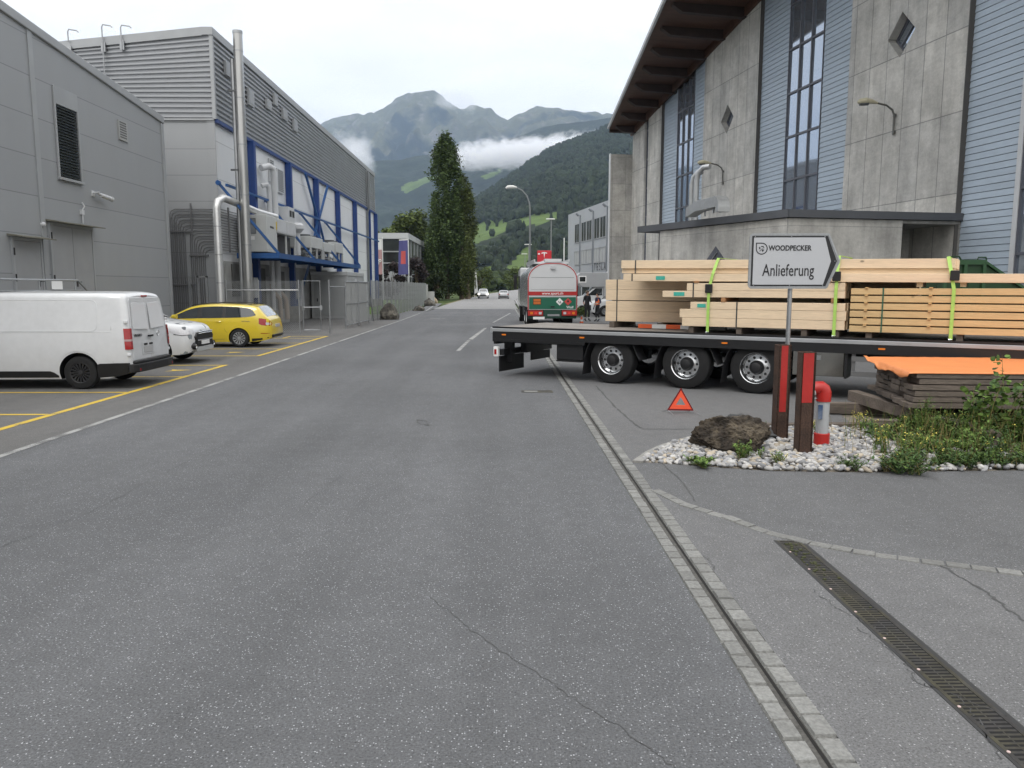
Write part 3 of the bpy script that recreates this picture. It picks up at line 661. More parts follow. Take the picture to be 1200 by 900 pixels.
# doors
DOOR = mat('door_grey', (.27, .275, .28), .5, 0, .06, 1.5)
for (y0, y1, zt, dbl) in ((23.5, 25.95, 3.97, True), (21.65, 23.05, 3.42, False)):
    y0 -= 31.9; y1 -= 31.9
    d = MB(); d.box(.0, .06, y0, y0 + .08, 1.1, zt); d.box(.0, .06, y1 - .08, y1, 1.1, zt); d.box(.0, .06, y0 + .08, y1 - .08, zt - .08, zt)
    fr_ = d.build('door_frame', GEDGE, t)
    lf = MB(); ym = (y0 + y1) / 2
    if dbl: lf.box(.01, .045, y0 + .09, ym - .01, 1.12, zt - .09); lf.box(.01, .045, ym + .01, y1 - .09, 1.12, zt - .09)
    else: lf.box(.01, .045, y0 + .09, y1 - .09, 1.12, zt - .09)
    dd = lf.build('double_door' if dbl else 'door', DOOR, t)
    h = MB(); hy = ym + .1 if dbl else y1 - .25; h.tube([(.05, hy, 2.2), (.11, hy, 2.2), (.11, hy + .14, 2.2)], .013, 6); h.box(.046, .055, hy - .04, hy + .04, 2.05, 2.28); h.build('handle', M_['black'], dd)
    hg = MB(); 
    for zz in (1.5, 2.3, zt - .4): hg.tube([(.07, y0 + .05, zz - .1), (.07, y0 + .05, zz + .1)], .022, 8)
    hg.build('hinge', M_['black'], dd)
    cn = MB(); cn.hexa([(0, y0 - .12, zt + .02), (.42, y0 - .12, zt - .02), (.42, y0 - .12, zt + .01), (0, y0 - .12, zt + .08)], [(0, y1 + .12, zt + .02), (.42, y1 + .12, zt - .02), (.42, y1 + .12, zt + .01), (0, y1 + .12, zt + .08)])
    cn.build('door_canopy', mat('mossy_zinc', (.16, .155, .125), .7, .2, .25, 5), t)
lp = MB(); lp.tube([(0, -5.72, 5.12), (.25, -5.72, 5.14)], .03, 8); lp.box(-.0, .03, -5.8, -5.62, 5.02, 5.2)
lq = lp.build('wall_camera_bracket', M_['lgrey'], t)
c_ = MB(); c_.tube([(.16, -5.5, 5.08), (.24, -5.0, 5.02)], .07, 10); c_.tube([(.1, -5.72, 5.14), (.18, -5.5, 5.1)], .035, 8); c_.tube([(.24, -5.0, 5.02), (.255, -4.92, 5.0)], [.085, .08], 10); c_.build('camera_housing', M_['lgrey'], lq, smooth=True)
for (y, z, r_) in ((23.2 - 31.9, 3.87, .07),):
    b_ = MB(); b_.lathe([(0, r_), (.06, r_), (.11, r_ * .6), (.12, 0)], 'X', (0, y, z), 12); b_.build('bulkhead_lamp', M_['lgrey'], t, smooth=True)
cd = MB(); cd.tube([(.05, -6.5, 4.06), (.05, -6.5, 4.5), (.1, -6.45, 4.62), (.05, -6.5, 4.74)], .022, 6); cd.box(0, .08, -6.57, -6.43, 4.35, 4.5); cd.build('cable_gland', M_['lgrey'], t)
# raised platform with handrail in front of the doors
t = thing('door_platform', 'grey loading platform with tubular steel handrail in front of the two grey doors', 'platform', (XA, 18.5, 0))
mb = MB(); mb.box(.03, 1.5, 0, 7.6, 0, 1.08); mb.build('deck', mat('platform_concrete', (.2, .2, .195), .85, 0, .15, 2), t)
mb = MB(); xx = 1.45
mb.tube([(xx, .2, 2.23), (xx, 3.75, 2.23), (xx, 4.5, 1.75), (xx, 4.5, 1.08)], .028, 8); mb.tube([(xx, .2, 1.95), (xx, 3.9, 1.95)], .016, 8)
mb.tube([(xx, .2, 1.65), (xx, 4.1, 1.65)], .016, 8)
for y in (.2, 1.9, 3.6): mb.tube([(xx, y, 1.08), (xx, y, 2.23)], .024, 8)
mb.build('handrail', M_['galv'], t)
mb = MB(); mb.box(xx + .03, xx + .04, 2.4, 2.9, 1.98, 2.2); mb.build('plate', M_['white'], t)
# ================================================================== BLUE-COLUMN HALL
XB, YB0, YB1 = -12.5, 34.9, 77.6
t = hall = thing('factory_building', 'long hall with corrugated grey top band, white lower walls and blue steel columns', 'building', (XB, YB0, 0))
LN = YB1 - YB0
CORR = mat('corrugated_sheet', (.34, .35, .365), .42, .3, .05, .5)
def corr_profile(z0, z1, pitch=.215, d=.085):
    pr = []; z = z0
    while z < z1 - pitch * .5:
        pr += [(0, z), (d, z + pitch * .18), (d, z + pitch * .5), (0, z + pitch * .68)]; z += pitch
    pr.append((0, min(z, z1))); return pr
pr = corr_profile(9.32, 12.75)
v = []; f = []; n = len(pr)
for (yy) in (.0, LN):
    v += [(.02 + d, yy, z) for d, z in pr]
for i in range(n - 1): f.append((i, i + 1, n + i + 1, n + i))
b0 = len(v)
pr2 = [(d, z) for d, z in corr_profile(9.32, 12.9)]; n2 = len(pr2)
for xx in (.0, -26.): v += [(xx, -.02 - d, min(z, 13.0 + xx * .103)) for d, z in pr2]
for i in range(n2 - 1): f.append((b0 + i, b0 + n2 + i, b0 + n2 + i + 1, b0 + i + 1))
fastmesh('corrugated_band', v, f, CORR, t)
for q in ((-.03, .12, -.12, .03, 9.3, 12.85), (.0, .13, LN - 4.4 - .25, LN - 4.4 + .25, 9.28, 12.9), (-.02, .1, LN - .05, LN + .08, 9.3, 12.85)): mb = MB(); mb.box(*q); mb.build('corner_trim', GEDGE, t)
mb = MB(); mb.box(-.3, .14, -.16, LN + .1, 12.78, 13.1); mb.hexa([(-26, -.16, 10.1), (-.3, -.16, 12.75), (-.3, -.16, 13.1), (-26, -.16, 10.45)], [(-26, .1, 10.1), (-.3, .1, 12.75), (-.3, .1, 13.1), (-26, .1, 10.45)]); mb.build('roof_edge', GEDGE, t)
mb = MB(); mb.prism([(0, 0), (0, 12.9), (-26, 10.3), (-26, 0)], 'XZ', .0, LN); mb.build('core_wall', seam_panel('white_panel_wall', (.68, .69, .70), .3, 1.62, var=.04, seam=.016), t)
mb = MB(); mb.box(-26, -.0, -.02, -.004, 0, 9.3); mb.box(-.3, .03, -.06, -.021, 0, 9.34); mb.build('front_wall', GPAN2, t)
mb = MB(); mb.box(-26, .03, -.1, -.022, 9.24, 9.32); mb.box(.0, .16, -.02, LN, 9.16, 9.31); mb.k = 0; mb.m[:6] = [1] * 6; mb.build('drip_flashing', [M_['blue'], GEDGE], t)
YC = [39.3, 46.0, 52.7, 59.5, 66.4, 73.3]
for i, y in enumerate(YC + [77.3]):
    yy = y - YB0; mb = MB(); z0 = .9
    mb.box(.02, .33, yy - .16, yy - .14, z0, 9.16); mb.box(.02, .33, yy + .14, yy + .16, z0, 9.16); mb.box(.16, .19, yy - .139, yy + .139, z0, 9.16); mb.box(.33, .35, yy - .16, yy + .16, z0, 9.16)
    o = mb.build('column', M_['blue'], t)
    fb = MB(); fb.box(-.0, .6, yy - .35, yy + .35, 0, .9); fb.build('footing', mat('footing_concrete', (.27, .265, .25), .85, 0, .2, 3), o)
mb = MB(); mb.bar((.24, -1.5 + .0, 6.5), (.24, LN - .1, 6.5), .1, .1) if False else mb.box(.36, .46, -.02, LN, 6.45, 6.56); mb.build('rail', M_['blue2'], t)
mb = MB()
for (a, b, za, zb) in ((49.6, 52.6, 9.1, 6.5), (55.8, 52.8, 9.1, 6.5), (52.6, 49.8, 6.5, 3.6), (52.8, 55.8, 6.5, 3.6), (49.8, 46.4, 3.4, .9)):
    br_ = MB(); br_.bar((.27, a - YB0, za), (.27, b - YB0, zb), .13, .13); br_.build('wind_brace', M_['blue2'], t)
# down pipe and small fittings
mb = MB(); yy = 72.8 - YB0; mb.tube([(.28, yy, 12.6), (.28, yy, 9.2), (.15, yy, 8.9), (.15, yy, .3)], .1, 8); mb.build('downpipe', mat('zinc_pipe', (.2, .21, .215), .45, .4), t, smooth=True)
for (ya, yb, za, zb) in ((36.1, 37.0, 11.5, 12.1), (39.2, 40.0, 10.9, 11.7), (42.2, 43.0, 11.4, 11.9), (43.6, 44.2, 11.9, 12.5), (45.2, 46.1, 11.5, 12.1), (47.5, 48.3, 11.3, 12.0)):
    mb = MB(); mb.box(.1, .22, ya - YB0, yb - YB0, za, zb); mb.box(.221, .23, ya - YB0 + .1, yb - YB0 - .1, za + .1, zb - .1); mb.build('wall_box', GEDGE, t, bevel=.02)
for (ya, yb, za, zb) in ((42.6, 43.4, 7.7, 8.9), (44.0, 45.2, 7.3, 8.6)):
    mb = MB(); mb.box(.02, .1, ya - YB0, yb - YB0, za, zb); o = mb.build('wall_louvre', M_['lgrey'], t)
    mb = MB(); z = za + .08
    while z < zb - .08: mb.box(.101, .11, ya - YB0 + .08, yb - YB0 - .08, z, z + .05); z += .1
    mb.build('grille', M_['dgrey'], o)
# lower wall: dark service openings and grey base panels
mb = MB(); mb.box(.021, .06, .3, 21, .0, 3.2); mb.build('base_wall', mat('service_wall', (.3, .3, .29), .7, 0, .2, 1.5), t)
for (ya, yb, za, zb) in ((36.0, 37.2, 1.6, 3.1), (37.6, 38.2, 1.2, 3.0), (40.4, 41.0, 1.0, 3.0), (42.6, 44.6, .8, 2.9)):
    mb = MB(); mb.box(.062, .12, ya - YB0, yb - YB0, za, zb); mb.build('service_hatch', mat('service_door', (.09, .09, .085), .6, 0, .2, 3), t, bevel=.01)
for (ya, yb, za, zb) in ((38.4, 39.0, 1.5, 2.5), (41.2, 42.2, .9, 2.6), (47.0, 48.0, .6, 2.4)):
    mb = MB(); mb.box(.062, .35, ya - YB0, yb - YB0, za, zb); mb.build('switch_cabinet', M_['lgrey'], t, bevel=.01)
# conduits bundle on the front wall, turning round the corner
CND = mat('conduit_steel', (.19, .19, .195), .4, .5)
mb = MB()
for i in range(16):
    y = -.07 - (.015 if i % 2 else 0); zt = 5.45 - i * .118; xb = -2.12 + i * .088
    if i >= 8: xb = -1.28 + (i - 8) * .088
    r_ = .24
    pth = [(.12, y, zt), (xb + r_, y, zt), (xb + r_ * .3, y, zt - r_ * .3), (xb, y, zt - r_), (xb, y, .05 if i < 9 else 1.0)]
    mb.tube([(.12, 3.2, zt), (.12, y, zt)], .02, 5); mb.tube(pth, .02, 5)
for (xa, xb, z) in ((-2.15, -1.2, 4.45), (-1.35, -.5, 3.4), (-2.15, -1.15, 2.1), (-1.3, -.45, 1.0)): mb.box(xa, xb, -.12, -.05, z, z + .06)
mb.box(-1.2, -1.14, -.14, -.1, 4.1, 5.7)
mb.box(.14, .2, .7, .8, 3.6, 5.6); mb.box(.14, .2, 2.3, 2.4, 3.6, 5.6); mb.build('conduits', CND, t)
# service gate frame between the two halls
t = thing('steel_gate_frame', 'narrow galvanised gate frame standing in the gap between the two grey halls', 'gate', (-13.35, 33.4, 0))
mb = MB()
for x in (0, .38, .75): mb.box(x - .04, x + .04, -.04, .04, 0, 2.5)
mb.box(.34, .79, -.04, .04, 2.44, 2.5); mb.build('frame', M_['galv'], t)
mb = MB(); mb.box(.5, .7, -.07, -.041, .98, 1.04); mb.build('latch', M_['lgrey'], t)
# roof ladders' hooped rails
for k, (x, h, l) in enumerate(((-5.95, .55, 0), (-4.5, .6, 1.7), (-3.7, .5, .6))):
    o = MB(); zr = 13.0 + x * .103
    o.tube([(x, -.25, zr - l - (.0 if l else -.05)), (x, -.25, zr + h - .1), (x + .05, -.25, zr + h), (x + .38, -.25, zr + h - .05), (x + .45, -.25, zr + h - .12)], .028, 7); o.box(x - .09, x + .09, -.24, -.12, zr - .5, zr - .1)
    o.build('roof_access_rail', M_['galv'], hall)
# chimney stack
ST = mat('stainless_flue', (.46, .46, .45), .33, .85, .08, 2, stretch=(1, 1, .3))
t = thing('chimney_stack', 'tall round stainless steel flue rising in front of the blue-column hall', 'chimney', (-11.52, 35.5, 0))
mb = MB(); mb.tube([(0, 0, 0), (0, 0, 13.15)], .2, 24); 
o = mb.build('flue', ST, t, smooth=True)
mb = MB()
for z in (1.4, 3.9, 6.1, 8.3, 10.3, 12.3): mb.tube([(0, 0, z), (0, 0, z + .05)], .21, 24)
mb.tube([(0, 0, 13.05), (0, 0, 13.17)], .215, 24); mb.build('clamp_band', M_['galv'], o, smooth=True)
mb = MB(); mb.tube([(-.3, .05, .0), (-.3, .05, 12.0)], .09, 12); mb.build('drain_pipe', M_['galv'], t, smooth=True)
mb = MB(); mb.box(-.55, 0, -.05, .05, 7.2, 7.28); mb.box(-.55, 0, -.05, .05, 10.6, 10.68); mb.build('wall_bracket', M_['dgrey'], t)
# external platform with blue suspension struts
PX0, PX1, PY0, PY1, PZ = -12.15, -10.28, 36.3, 57.2, 3.56
t = thing('equipment_platform', 'blue steel platform hung on diagonal struts from the blue-column hall', 'platform', (PX0, PY0, 0))
W_, D_ = PX1 - PX0, PY1 - PY0
mb = MB(); mb.box(-.1, W_ - .07, .08, D_ - .08, PZ - .03, PZ + .04); mb.build('grating_deck', mat('grating', (.07, .075, .08), .6, .4), t)
mb = MB(); mb.box(-.1, W_, 0, .08, PZ - .2, PZ + .05); mb.box(W_ - .06, W_, .081, D_ - .081, PZ - .2, PZ + .045); mb.box(-.1, W_, D_ - .08, D_, PZ - .2, PZ + .05)
for k in range(1, 6): mb.box(-.1, W_ - .07, k * D_ / 6 - .04, k * D_ / 6 + .04, PZ - .2, PZ - .04)
mb.build('edge_beam', M_['blue2'], t)
for y in (36.35, 43.2, 50.2, 57.1):
    mb = MB(); mb.bar((W_ - .03, y - PY0, PZ), (-.3, y - PY0 - 1.45, 6.6), .08, .11); mb.tube([(-.3, y - PY0 - 1.52, 6.6), (-.3, y - PY0 - 1.38, 6.6)], .11, 8); mb.build('strut', M_['blue2'], t)
# silver duct climbing from the ground to the unit
t = thing('insulated_pipe', 'bent silver clad pipe rising at the left end of the blue platform', 'pipe', (-12.15, 33.7, 0))
mb = MB(); mb.tube([(0, 0, .1), (0, 0, 5.35), (.03, .12, 5.68), (.12, .45, 5.86), (.2, .95, 5.84)], .16, 14)
mb.tube([(.18, .85, 5.84), (.3, 2.2, 5.75), (.5, 4.0, 5.6), (.9, 5.6, 5.5)], .16, 14); mb.build('cladding', mat('aluminium_cladding', (.6, .6, .59), .38, .7, .06, 3), t, smooth=True)
mb = MB()
for z in (1.0, 2.2, 3.4, 4.6): mb.tube([(0, 0, z), (0, 0, z + .03)], .167, 14)
mb.build('joint_band', M_['galv'], t, smooth=True)
# ventilation unit on the platform
UN = mat('unit_sheet', (.50, .51, .50), .5, .05, .05, 2)
t = thing('ventilation_unit', 'large pale grey ventilation unit at the near end of the blue platform', 'ventilation unit', (-12.33, 37.0, PZ + .05)); t.scale = (1, 1, .94)
b_ = MB(); b_.box(0, 1.3, 0, 1.6, .08, 1.92); b_.build('near_cabinet', UN, t, bevel=.02)
b_ = MB(); b_.box(.05, 1.32, 1.62, 5.2, 1.15, 1.9); b_.build('upper_cabinet', UN, t, bevel=.02)
b_ = MB(); 
for y in (1.65, 3.4, 5.12): b_.box(1.2, 1.28, y, y + .08, 0, 1.14); b_.box(.05, .13, y, y + .08, 0, 1.14)
b_.box(.05, 1.28, 1.65, 5.2, .0, .08); b_.box(.3, .9, 2.1, 3.0, .09, .7); b_.box(.3, .9, 3.5, 4.4, .09, .75); b_.build('open_frame', UN, t)
b_ = MB(); b_.box(.1, 1.0, 1.8, 5.1, .1, 1.1); b_.build('fan_coil', mat('coil_dark', (.03, .03, .032), .6), t)
b_ = MB(); b_.box(.42, .78, -.012, .0, 1.0, 1.72); o = b_.build('window', mat('smoked_panel', (.22, .23, .24), .2), t); b_ = MB()
b_.box(.4, .42, -.02, -.001, .98, 1.74); b_.box(.78, .8, -.02, -.001, .98, 1.74); b_.box(.42, .78, -.02, -.001, 1.72, 1.74); b_.box(.42, .78, -.02, -.001, .98, 1.0); b_.build('frame', M_['dgrey'], o)
b_ = MB(); b_.box(.46, .72, -.012, -.001, .68, .86); b_.build('notice', M_['white'], t)
text_on('MENERGA', .17, M_['black'], t, face_M((1.303, .85, 1.35), (0, 1, 0), (0, 0, 1)), sx=.8)
b_ = MB(); b_.box(1.322, 1.33, 1.72, 3.3, 1.22, 1.82); b_.box(1.322, 1.33, 3.4, 5.1, 1.22, 1.82); b_.build('access_panel', M_['lgrey'], t)
b_ = MB(); b_.box(1.2, 1.33, 1.55, 1.63, 1.3, 1.7); b_.build('warning_label', mat('yellow_label', (.6, .45, .05), .5), t)
b_ = MB(); b_.box(.15, .9, 5.4, 6.6, 2.0, 2.9); 
for y in (5.6, 6.15): b_.box(.901, .93, y, y + .32, 2.35, 2.7, 1)
b_.build('twin_exhaust', [M_['lgrey'], M_['black']], t)
b_ = MB(); b_.tube([(.9, 6.9, .2), (.9, 6.9, 1.5)], .2, 12); b_.lathe([(1.5, .22), (1.75, .42), (1.95, .42), (2.1, .3), (2.12, 0)], 'Z', (.9, 6.9, 0), 16); b_.build('round_cowl', M_['lgrey'], t, smooth=True)
# condensers
def condenser(y, ln, h, label):
    t = thing('condenser', label, 'condenser', (-12.1, y, PZ + .05), 0, 'condensers on the blue platform')
    b = MB(); b.box(0, 1.3, 0, ln, h * .5, h); b.build('casing', UN, t, bevel=.02)
    b = MB()
    for yy in (0, ln / 2 - .04, ln - .08):
        b.box(1.2, 1.3, yy, yy + .08, 0, h * .5); b.box(0, .1, yy, yy + .08, 0, h * .5)
    b.build('leg_frame', UN, t)
    b = MB(); b.tube([(.3, .2, .25), (.3, ln - .2, .25)], .06, 8); b.tube([(.6, .2, .35), (.6, ln - .2, .35)], .05, 8); b.tube([(1.0, .2, .2), (1.0, ln - .2, .2)], .05, 8); b.box(.2, .7, ln * .3, ln * .5, .02, .42); b.build('pipework', M_['galv'], t)
    for k in range(2): b = MB(); yy = ln * (.27 + .46 * k); b.lathe([(h, .38), (h + .14, .42), (h + .14, .38), (h + .05, .36), (h + .05, 0)], 'Z', (.65, yy, 0), 18); b.build('fan', M_['dgrey'], t)
condenser(44.6, 2.9, 1.3, 'boxy grey condenser right behind the ventilation unit on the blue platform')
condenser(47.8, 3.0, 1.15, 'middle grey condenser on the blue platform')
condenser(51.2, 2.3, 1.35, 'last and smallest condenser, whiter, at the far end of the blue platform')
# two vertical ducts at the wall
t = thing('vent_ducts', 'pair of silver elbow ducts coming out of the white wall above the ventilation unit', 'duct', (-12.3, 41.6, 0))
b_ = MB(); b_.tube([(0, -.9, 8.1), (.25, -.5, 8.25), (.35, -.1, 8.2), (.38, 0, 7.9), (.38, 0, .8)], .17, 12); b_.build('tall_duct', M_['lgrey'], t, smooth=True)
b_ = MB(); b_.tube([(0, -.9, 7.2), (.2, -.75, 7.3), (.25, -.55, 7.15), (.25, -.5, 6.9), (.25, -.5, .8)], .13, 12); b_.build('short_duct', M_['lgrey'], t, smooth=True)
b_ = MB(); b_.tube([(.38, 0, 2.2), (.38, 0, 1.9), (.7, .3, 1.4), (.75, .3, .3)], .13, 10); b_.tube([(.2, -.5, 2.2), (.2, -.5, 1.9), (.5, -.2, 1.4), (.55, -.2, .3)], .12, 10); b_.build('lower_bend', mat('pvc_pipe', (.33, .27, .22), .5), t, smooth=True)
# site container under the platform
t = thing('site_container', 'pale grey steel site container below the far end of the blue platform', 'container', (-12.3, 50.4, 0))
b_ = MB(); b_.box(0.02, 2.33, .02, 5.98, .12, 2.75); b_.build('walls', mat('container_grey', (.36, .37, .37), .55, 0, .08, 1), t)
b_ = MB(); b_.box(-.03, 2.38, -.05, 6.03, 2.752, 3.02); b_.build('roof_rim', mat('container_rim', (.40, .41, .41), .5, 0, .06, 1), t, bevel=.02)
b_ = MB(); b_.box(0, 2.36, 0, 6, 0, .119)
for (x, y) in ((.0, 0), (2.22, 0), (2.22, 5.86), (0, 5.86)): b_.box(x, x + .14, y, y + .14, .12, 2.75)
b_.build('corner_frame', MC['container_rim'], t)
b_ = MB(); b_.box(.3, 1.2, -.03, .019, .2, 2.5); o = b_.build('door', mat('container_door', (.33, .34, .34), .5, 0, .05, 2), t); b_ = MB(); b_.box(.36, .42, -.07, -.031, 1.1, 1.3); b_.build('handle', M_['black'], o)
b_ = MB(); b_.box(2.331, 2.345, 2.6, 3.3, 2.3, 2.6); b_.build('vent', M_['lgrey'], t)
# ---- mesh fences
WIRE = mat('galvanised_wire', (.32, .33, .33), .5, .6)
def mesh_panel(mb, p0, p1, z0, z1, step=.16, r=.004, diag=True):
    p0, p1 = Vector(p0), Vector(p1); L_ = (p1 - p0).length; H = z1 - z0; d = (p1 - p0) / L_
    def w(a, za, b, zb): mb.bar((*(p0 + d * a), za), (*(p0 + d * b), zb), r * 2, r * 2)
    if diag:
        k = -H
        while k < L_:
            for sg in (1, -1):
                a0, b0 = max(k, 0), min(k + H, L_)
                if b0 - a0 < .02: continue
                if sg > 0: w(a0, z0 + (a0 - k), b0, z0 + (b0 - k))
                else: w(a0, z1 - (a0 - k), b0, z1 - (b0 - k))
            k += step
    else:
        n = int(L_ / step)
        for i in range(n + 1): w(i * step, z0, i * step + .001, z1)
        for q in range(int(H / .4) + 1): w(0, z0 + q * .4, L_, z0 + q * .4)
t = thing('chain_link_fence', 'chain link fence with tube posts and rail behind the yellow car', 'fence', (0, 34.0, 0))
mb = MB()
for x in (-12.0, -10.6, -8.85): mb = MB(); mb.tube([(x, 0, 0), (x, 0, 2.35)], .035, 8); mb.build('post', M_['galv'], t)
mb = MB(); mb.tube([(-12.0, 0, 1.9), (-8.85, 0, 1.9)], .028, 8); mb.build('rail', M_['galv'], t)
mb = MB(); mesh_panel(mb, (-12.0, 0), (-8.85, 0), .05, 2.3, .09); mb.build('wire_mesh', WIRE, t)
t = thing('fence_gate', 'narrow open chain link gate leaf standing ajar right of the yellow car', 'gate', (-8.68, 34.0, 0), R(20))
mb = MB(); mb.tube([(0, 0, .15), (0, 0, 2.3), (.75, 0, 2.3), (.75, 0, .15), (0, 0, .15)], .028, 8); mb.tube([(0, 0, 1.15), (.75, 0, 1.15)], .02, 8); mb.build('leaf_frame', M_['galv'], t)
mb = MB(); mb.box(.7, .82, -.05, .05, 1.02, 1.22); mb.build('lock', M_['galv'], t)
t = thing('yard_fence', 'chain link fence bay with tall tube posts in front of the site container', 'fence', (-7.55, 34.1, 0))
mb = MB()
pp = [(0, 0), (-.1, 4.0), (-.05, 7.2), (-.05, 10.4)]
for (x, y) in pp: mb.tube([(x, y, 0), (x, y, 2.35)], .042, 8)
for a, b in zip(pp, pp[1:]): mb.tube([(*a, 2.05 if a == pp[0] else 2.3), (*b, 2.05 if a == pp[0] else 2.3)], .024, 8); 
for a, b in zip(pp[1:], pp[2:]): mb.tube([(*a, .15), (*b, .15)], .02, 8); mb.tube([(*a, 1.2), (*b, 1.2)], .018, 8)
for y in (5.4, 6.6, 8.3, 9.4): mb.tube([(-.07, y, .15), (-.07, y, 2.3)], .018, 6)
mb.tube([(-.05, 10.4, 2.3), (.05, 11.4, .05)], .03, 8)
mb.build('tube_frame', M_['galv'], t)
mb = MB()
for a, b in zip(pp[1:], pp[2:]): mesh_panel(mb, a, b, .15, 2.3, .12)
mb.build('wire_mesh', WIRE, t)
t = thing('bar_fence', 'long pale steel mesh fence beside the lawn, running towards the poplars', 'fence', (-7.75, 46.5, 0))
mb = MB(); 
pf = [(0.0, 0.), (.0, 12), (-.1, 24), (-.35, 34), (-.75, 42)]
def along(q):
    for a, b in zip(pf, pf[1:]):
        if q <= b[1]: k = (q - a[1]) / (b[1] - a[1]); return (a[0] + (b[0] - a[0]) * k, q)
    return pf[-1]
q = 0
while q <= 42: x, y = along(q); mb = MB(); mb.box(x - .035, x + .035, y - .035, y + .035, 0, 2.45); q += 2.1; mb.build('post', M_['galv'], t)
mb = MB()
for a, b in zip(pf, pf[1:]): mesh_panel(mb, a, b, .1, 2.4, .1, .0045, False)
mb.build('bars', WIRE, t)
mb = MB(); mb.box(-.8, -.6, 42.1, 42.3, 0, 2.3); mb.box(-.75, .1, 42.4, 42.8, 0, 1.5); mb.build('end_post', mat('end_post', (.36, .36, .35), .7, 0, .1, 2), t)
mb = MB(); mb.box(-1.5, -.2, -.6, -.5, .1, 2.3); mb.build('mesh_screen', mat('screen_sheet', (.3, .31, .3), .7, 0, .1, 3), t)
# lawn behind the fence (raised), and kerb
LW = MB(); LW.hexa([(-40, 58, 0), (-7.95, 58, 0), (-8.3, 100, 0), (-40, 100, 0)], [(-40, 58.5, .15), (-8.6, 58.5, .08), (-9.0, 100, .3), (-40, 100, .5)]); kind(LW.build('lawn', LAWN))
# ================================================================== SHOWROOM beyond the lawn
t = thing('showroom_building', 'low glazed showroom with pale roof edge behind the two banners', 'building', (-13.1, 110, 0))
b_ = MB(); b_.box(-26, -.3, .4, 22.6, .3, 8.6); b_.build('walls', mat('showroom_core', (.05, .055, .055), .3, 0, .3, .4), t)
b_ = MB(); b_.box(-26, .1, 0, 23, 8.75, 9.55); b_.build('roof', mat('roof_edge_pale', (.40, .41, .42), .5), t)
b_ = MB(); b_.box(-10.5, -.3, .15, .399, .3, 3.4); b_.box(-26, -.28, .15, .398, 3.4, 4.2); b_.box(-.1, .0, .3, 23, 3.4, 3.9); b_.build('plinth_wall', mat('plinth_grey', (.33, .34, .35), .6), t)
b_ = MB()
for x in (-4.2, -8.8, -13.4, -18.): b_.box(x, x + .22, .0, .3, .3, 8.75); b_.build('mullion', mat('mullion_grey', (.28, .29, .3), .5), t); b_ = MB()
b_.box(-26, 0, .02, .29, 6.9, 7.05); b_.box(-26, 0, .02, .29, 5.3, 5.45); b_.box(-.15, .12, .0, .35, .3, 8.74)
for y in (4.5, 9, 13.5, 18, 22.7): b_.box(-.12, .03, y, y + .2, .3, 8.74)
b_.build('transoms', MC['mullion_grey'], t)
b_ = MB(); b_.box(-.2, -.12, .35, 22.7, 3.95, 8.7); b_.build('side_glazing', mat('green_glass', (.09, .11, .09), .12, 0, .1, .4), t)
b_ = MB(); b_.box(-25.8, -.3, .3, .38, 4.2, 8.7); b_.build('front_glazing', mat('showroom_glass', (.018, .022, .022), .08, 0, .3, .5), t)
# ================================================================== RIGHT HALL
A0 = P(1126, 250, 25.6); rr_ = ray(435, 336); PHI = math.atan2(rr_[1], rr_[0])
rb = thing('concrete_hall', 'tall concrete and blue clad hall with a sloping timber roof overhang on the right', 'building', (A0.x, A0.y, 0), PHI)
CONC = concrete_panels('wall_concrete', .46, 1.0, 2.62, (.02, .15)); CONC2 = concrete_panels('annex_concrete', .41, 1.9, 1.35, (0, .1), dark=.72, streak=.2, seamw=.014)
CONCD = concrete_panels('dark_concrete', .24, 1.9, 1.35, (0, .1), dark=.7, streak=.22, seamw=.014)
def ztop(s): return 18.1 - .155 * s
# board cladding
CLAD = mat('blue_cladding_board', (.37, .435, .505), .6, 0, .06, .8, .04, 12, stretch=(.3, 1, 1), island=.04)
mat('backing_dark', (.03, .032, .035), .8)
def cladding(s0, s1, n0=0.):
    v = []; f = []; z = 0.
    zmax = ztop(s0)
    while z < zmax:
        b = len(v); zb = z + .196
        za0 = min(z, ztop(s0)); zb0 = min(zb, ztop(s0)); za1 = min(z, ztop(s1)); zb1 = min(zb, ztop(s1))
        v += [(s0, n0 + .032, za0), (s1, n0 + .032, za1), (s1, n0 + .012, zb1), (s0, n0 + .012, zb0), (s0, n0 - .01, zb0), (s1, n0 - .01, zb1)]
        v += [(s0, n0 - .01, za0), (s1, n0 - .01, za1)]
        f += [(b, b + 1, b + 2, b + 3), (b + 6, b + 7, b + 1, b)]; z += .21
    o = fastmesh('cladding', v, f, CLAD, rb)
    bk = MB(); bk.hexa([(s0, -.25, 0), (s1, -.25, 0), (s1, -.25, ztop(s1)), (s0, -.25, ztop(s0))], [(s0, n0 - .012, 0), (s1, n0 - .012, 0), (s1, n0 - .012, ztop(s1)), (s0, n0 - .012, ztop(s0))]); bk.build('backing_wall', mat('backing_dark', (.03, .032, .035), .8), rb)
def conc(s0, s1, n1=.2, name='concrete_wall'):
    mb = MB(); mb.hexa([(s0, -.3, -.1), (s1, -.3, -.1), (s1, -.3, ztop(s1)), (s0, -.3, ztop(s0))], [(s0, n1, -.1), (s1, n1, -.1), (s1, n1, ztop(s1)), (s0, n1, ztop(s0))]); return mb.build(name, CONC, rb)
FRM = mat('window_frame_grey', (.10, .105, .125), .45)
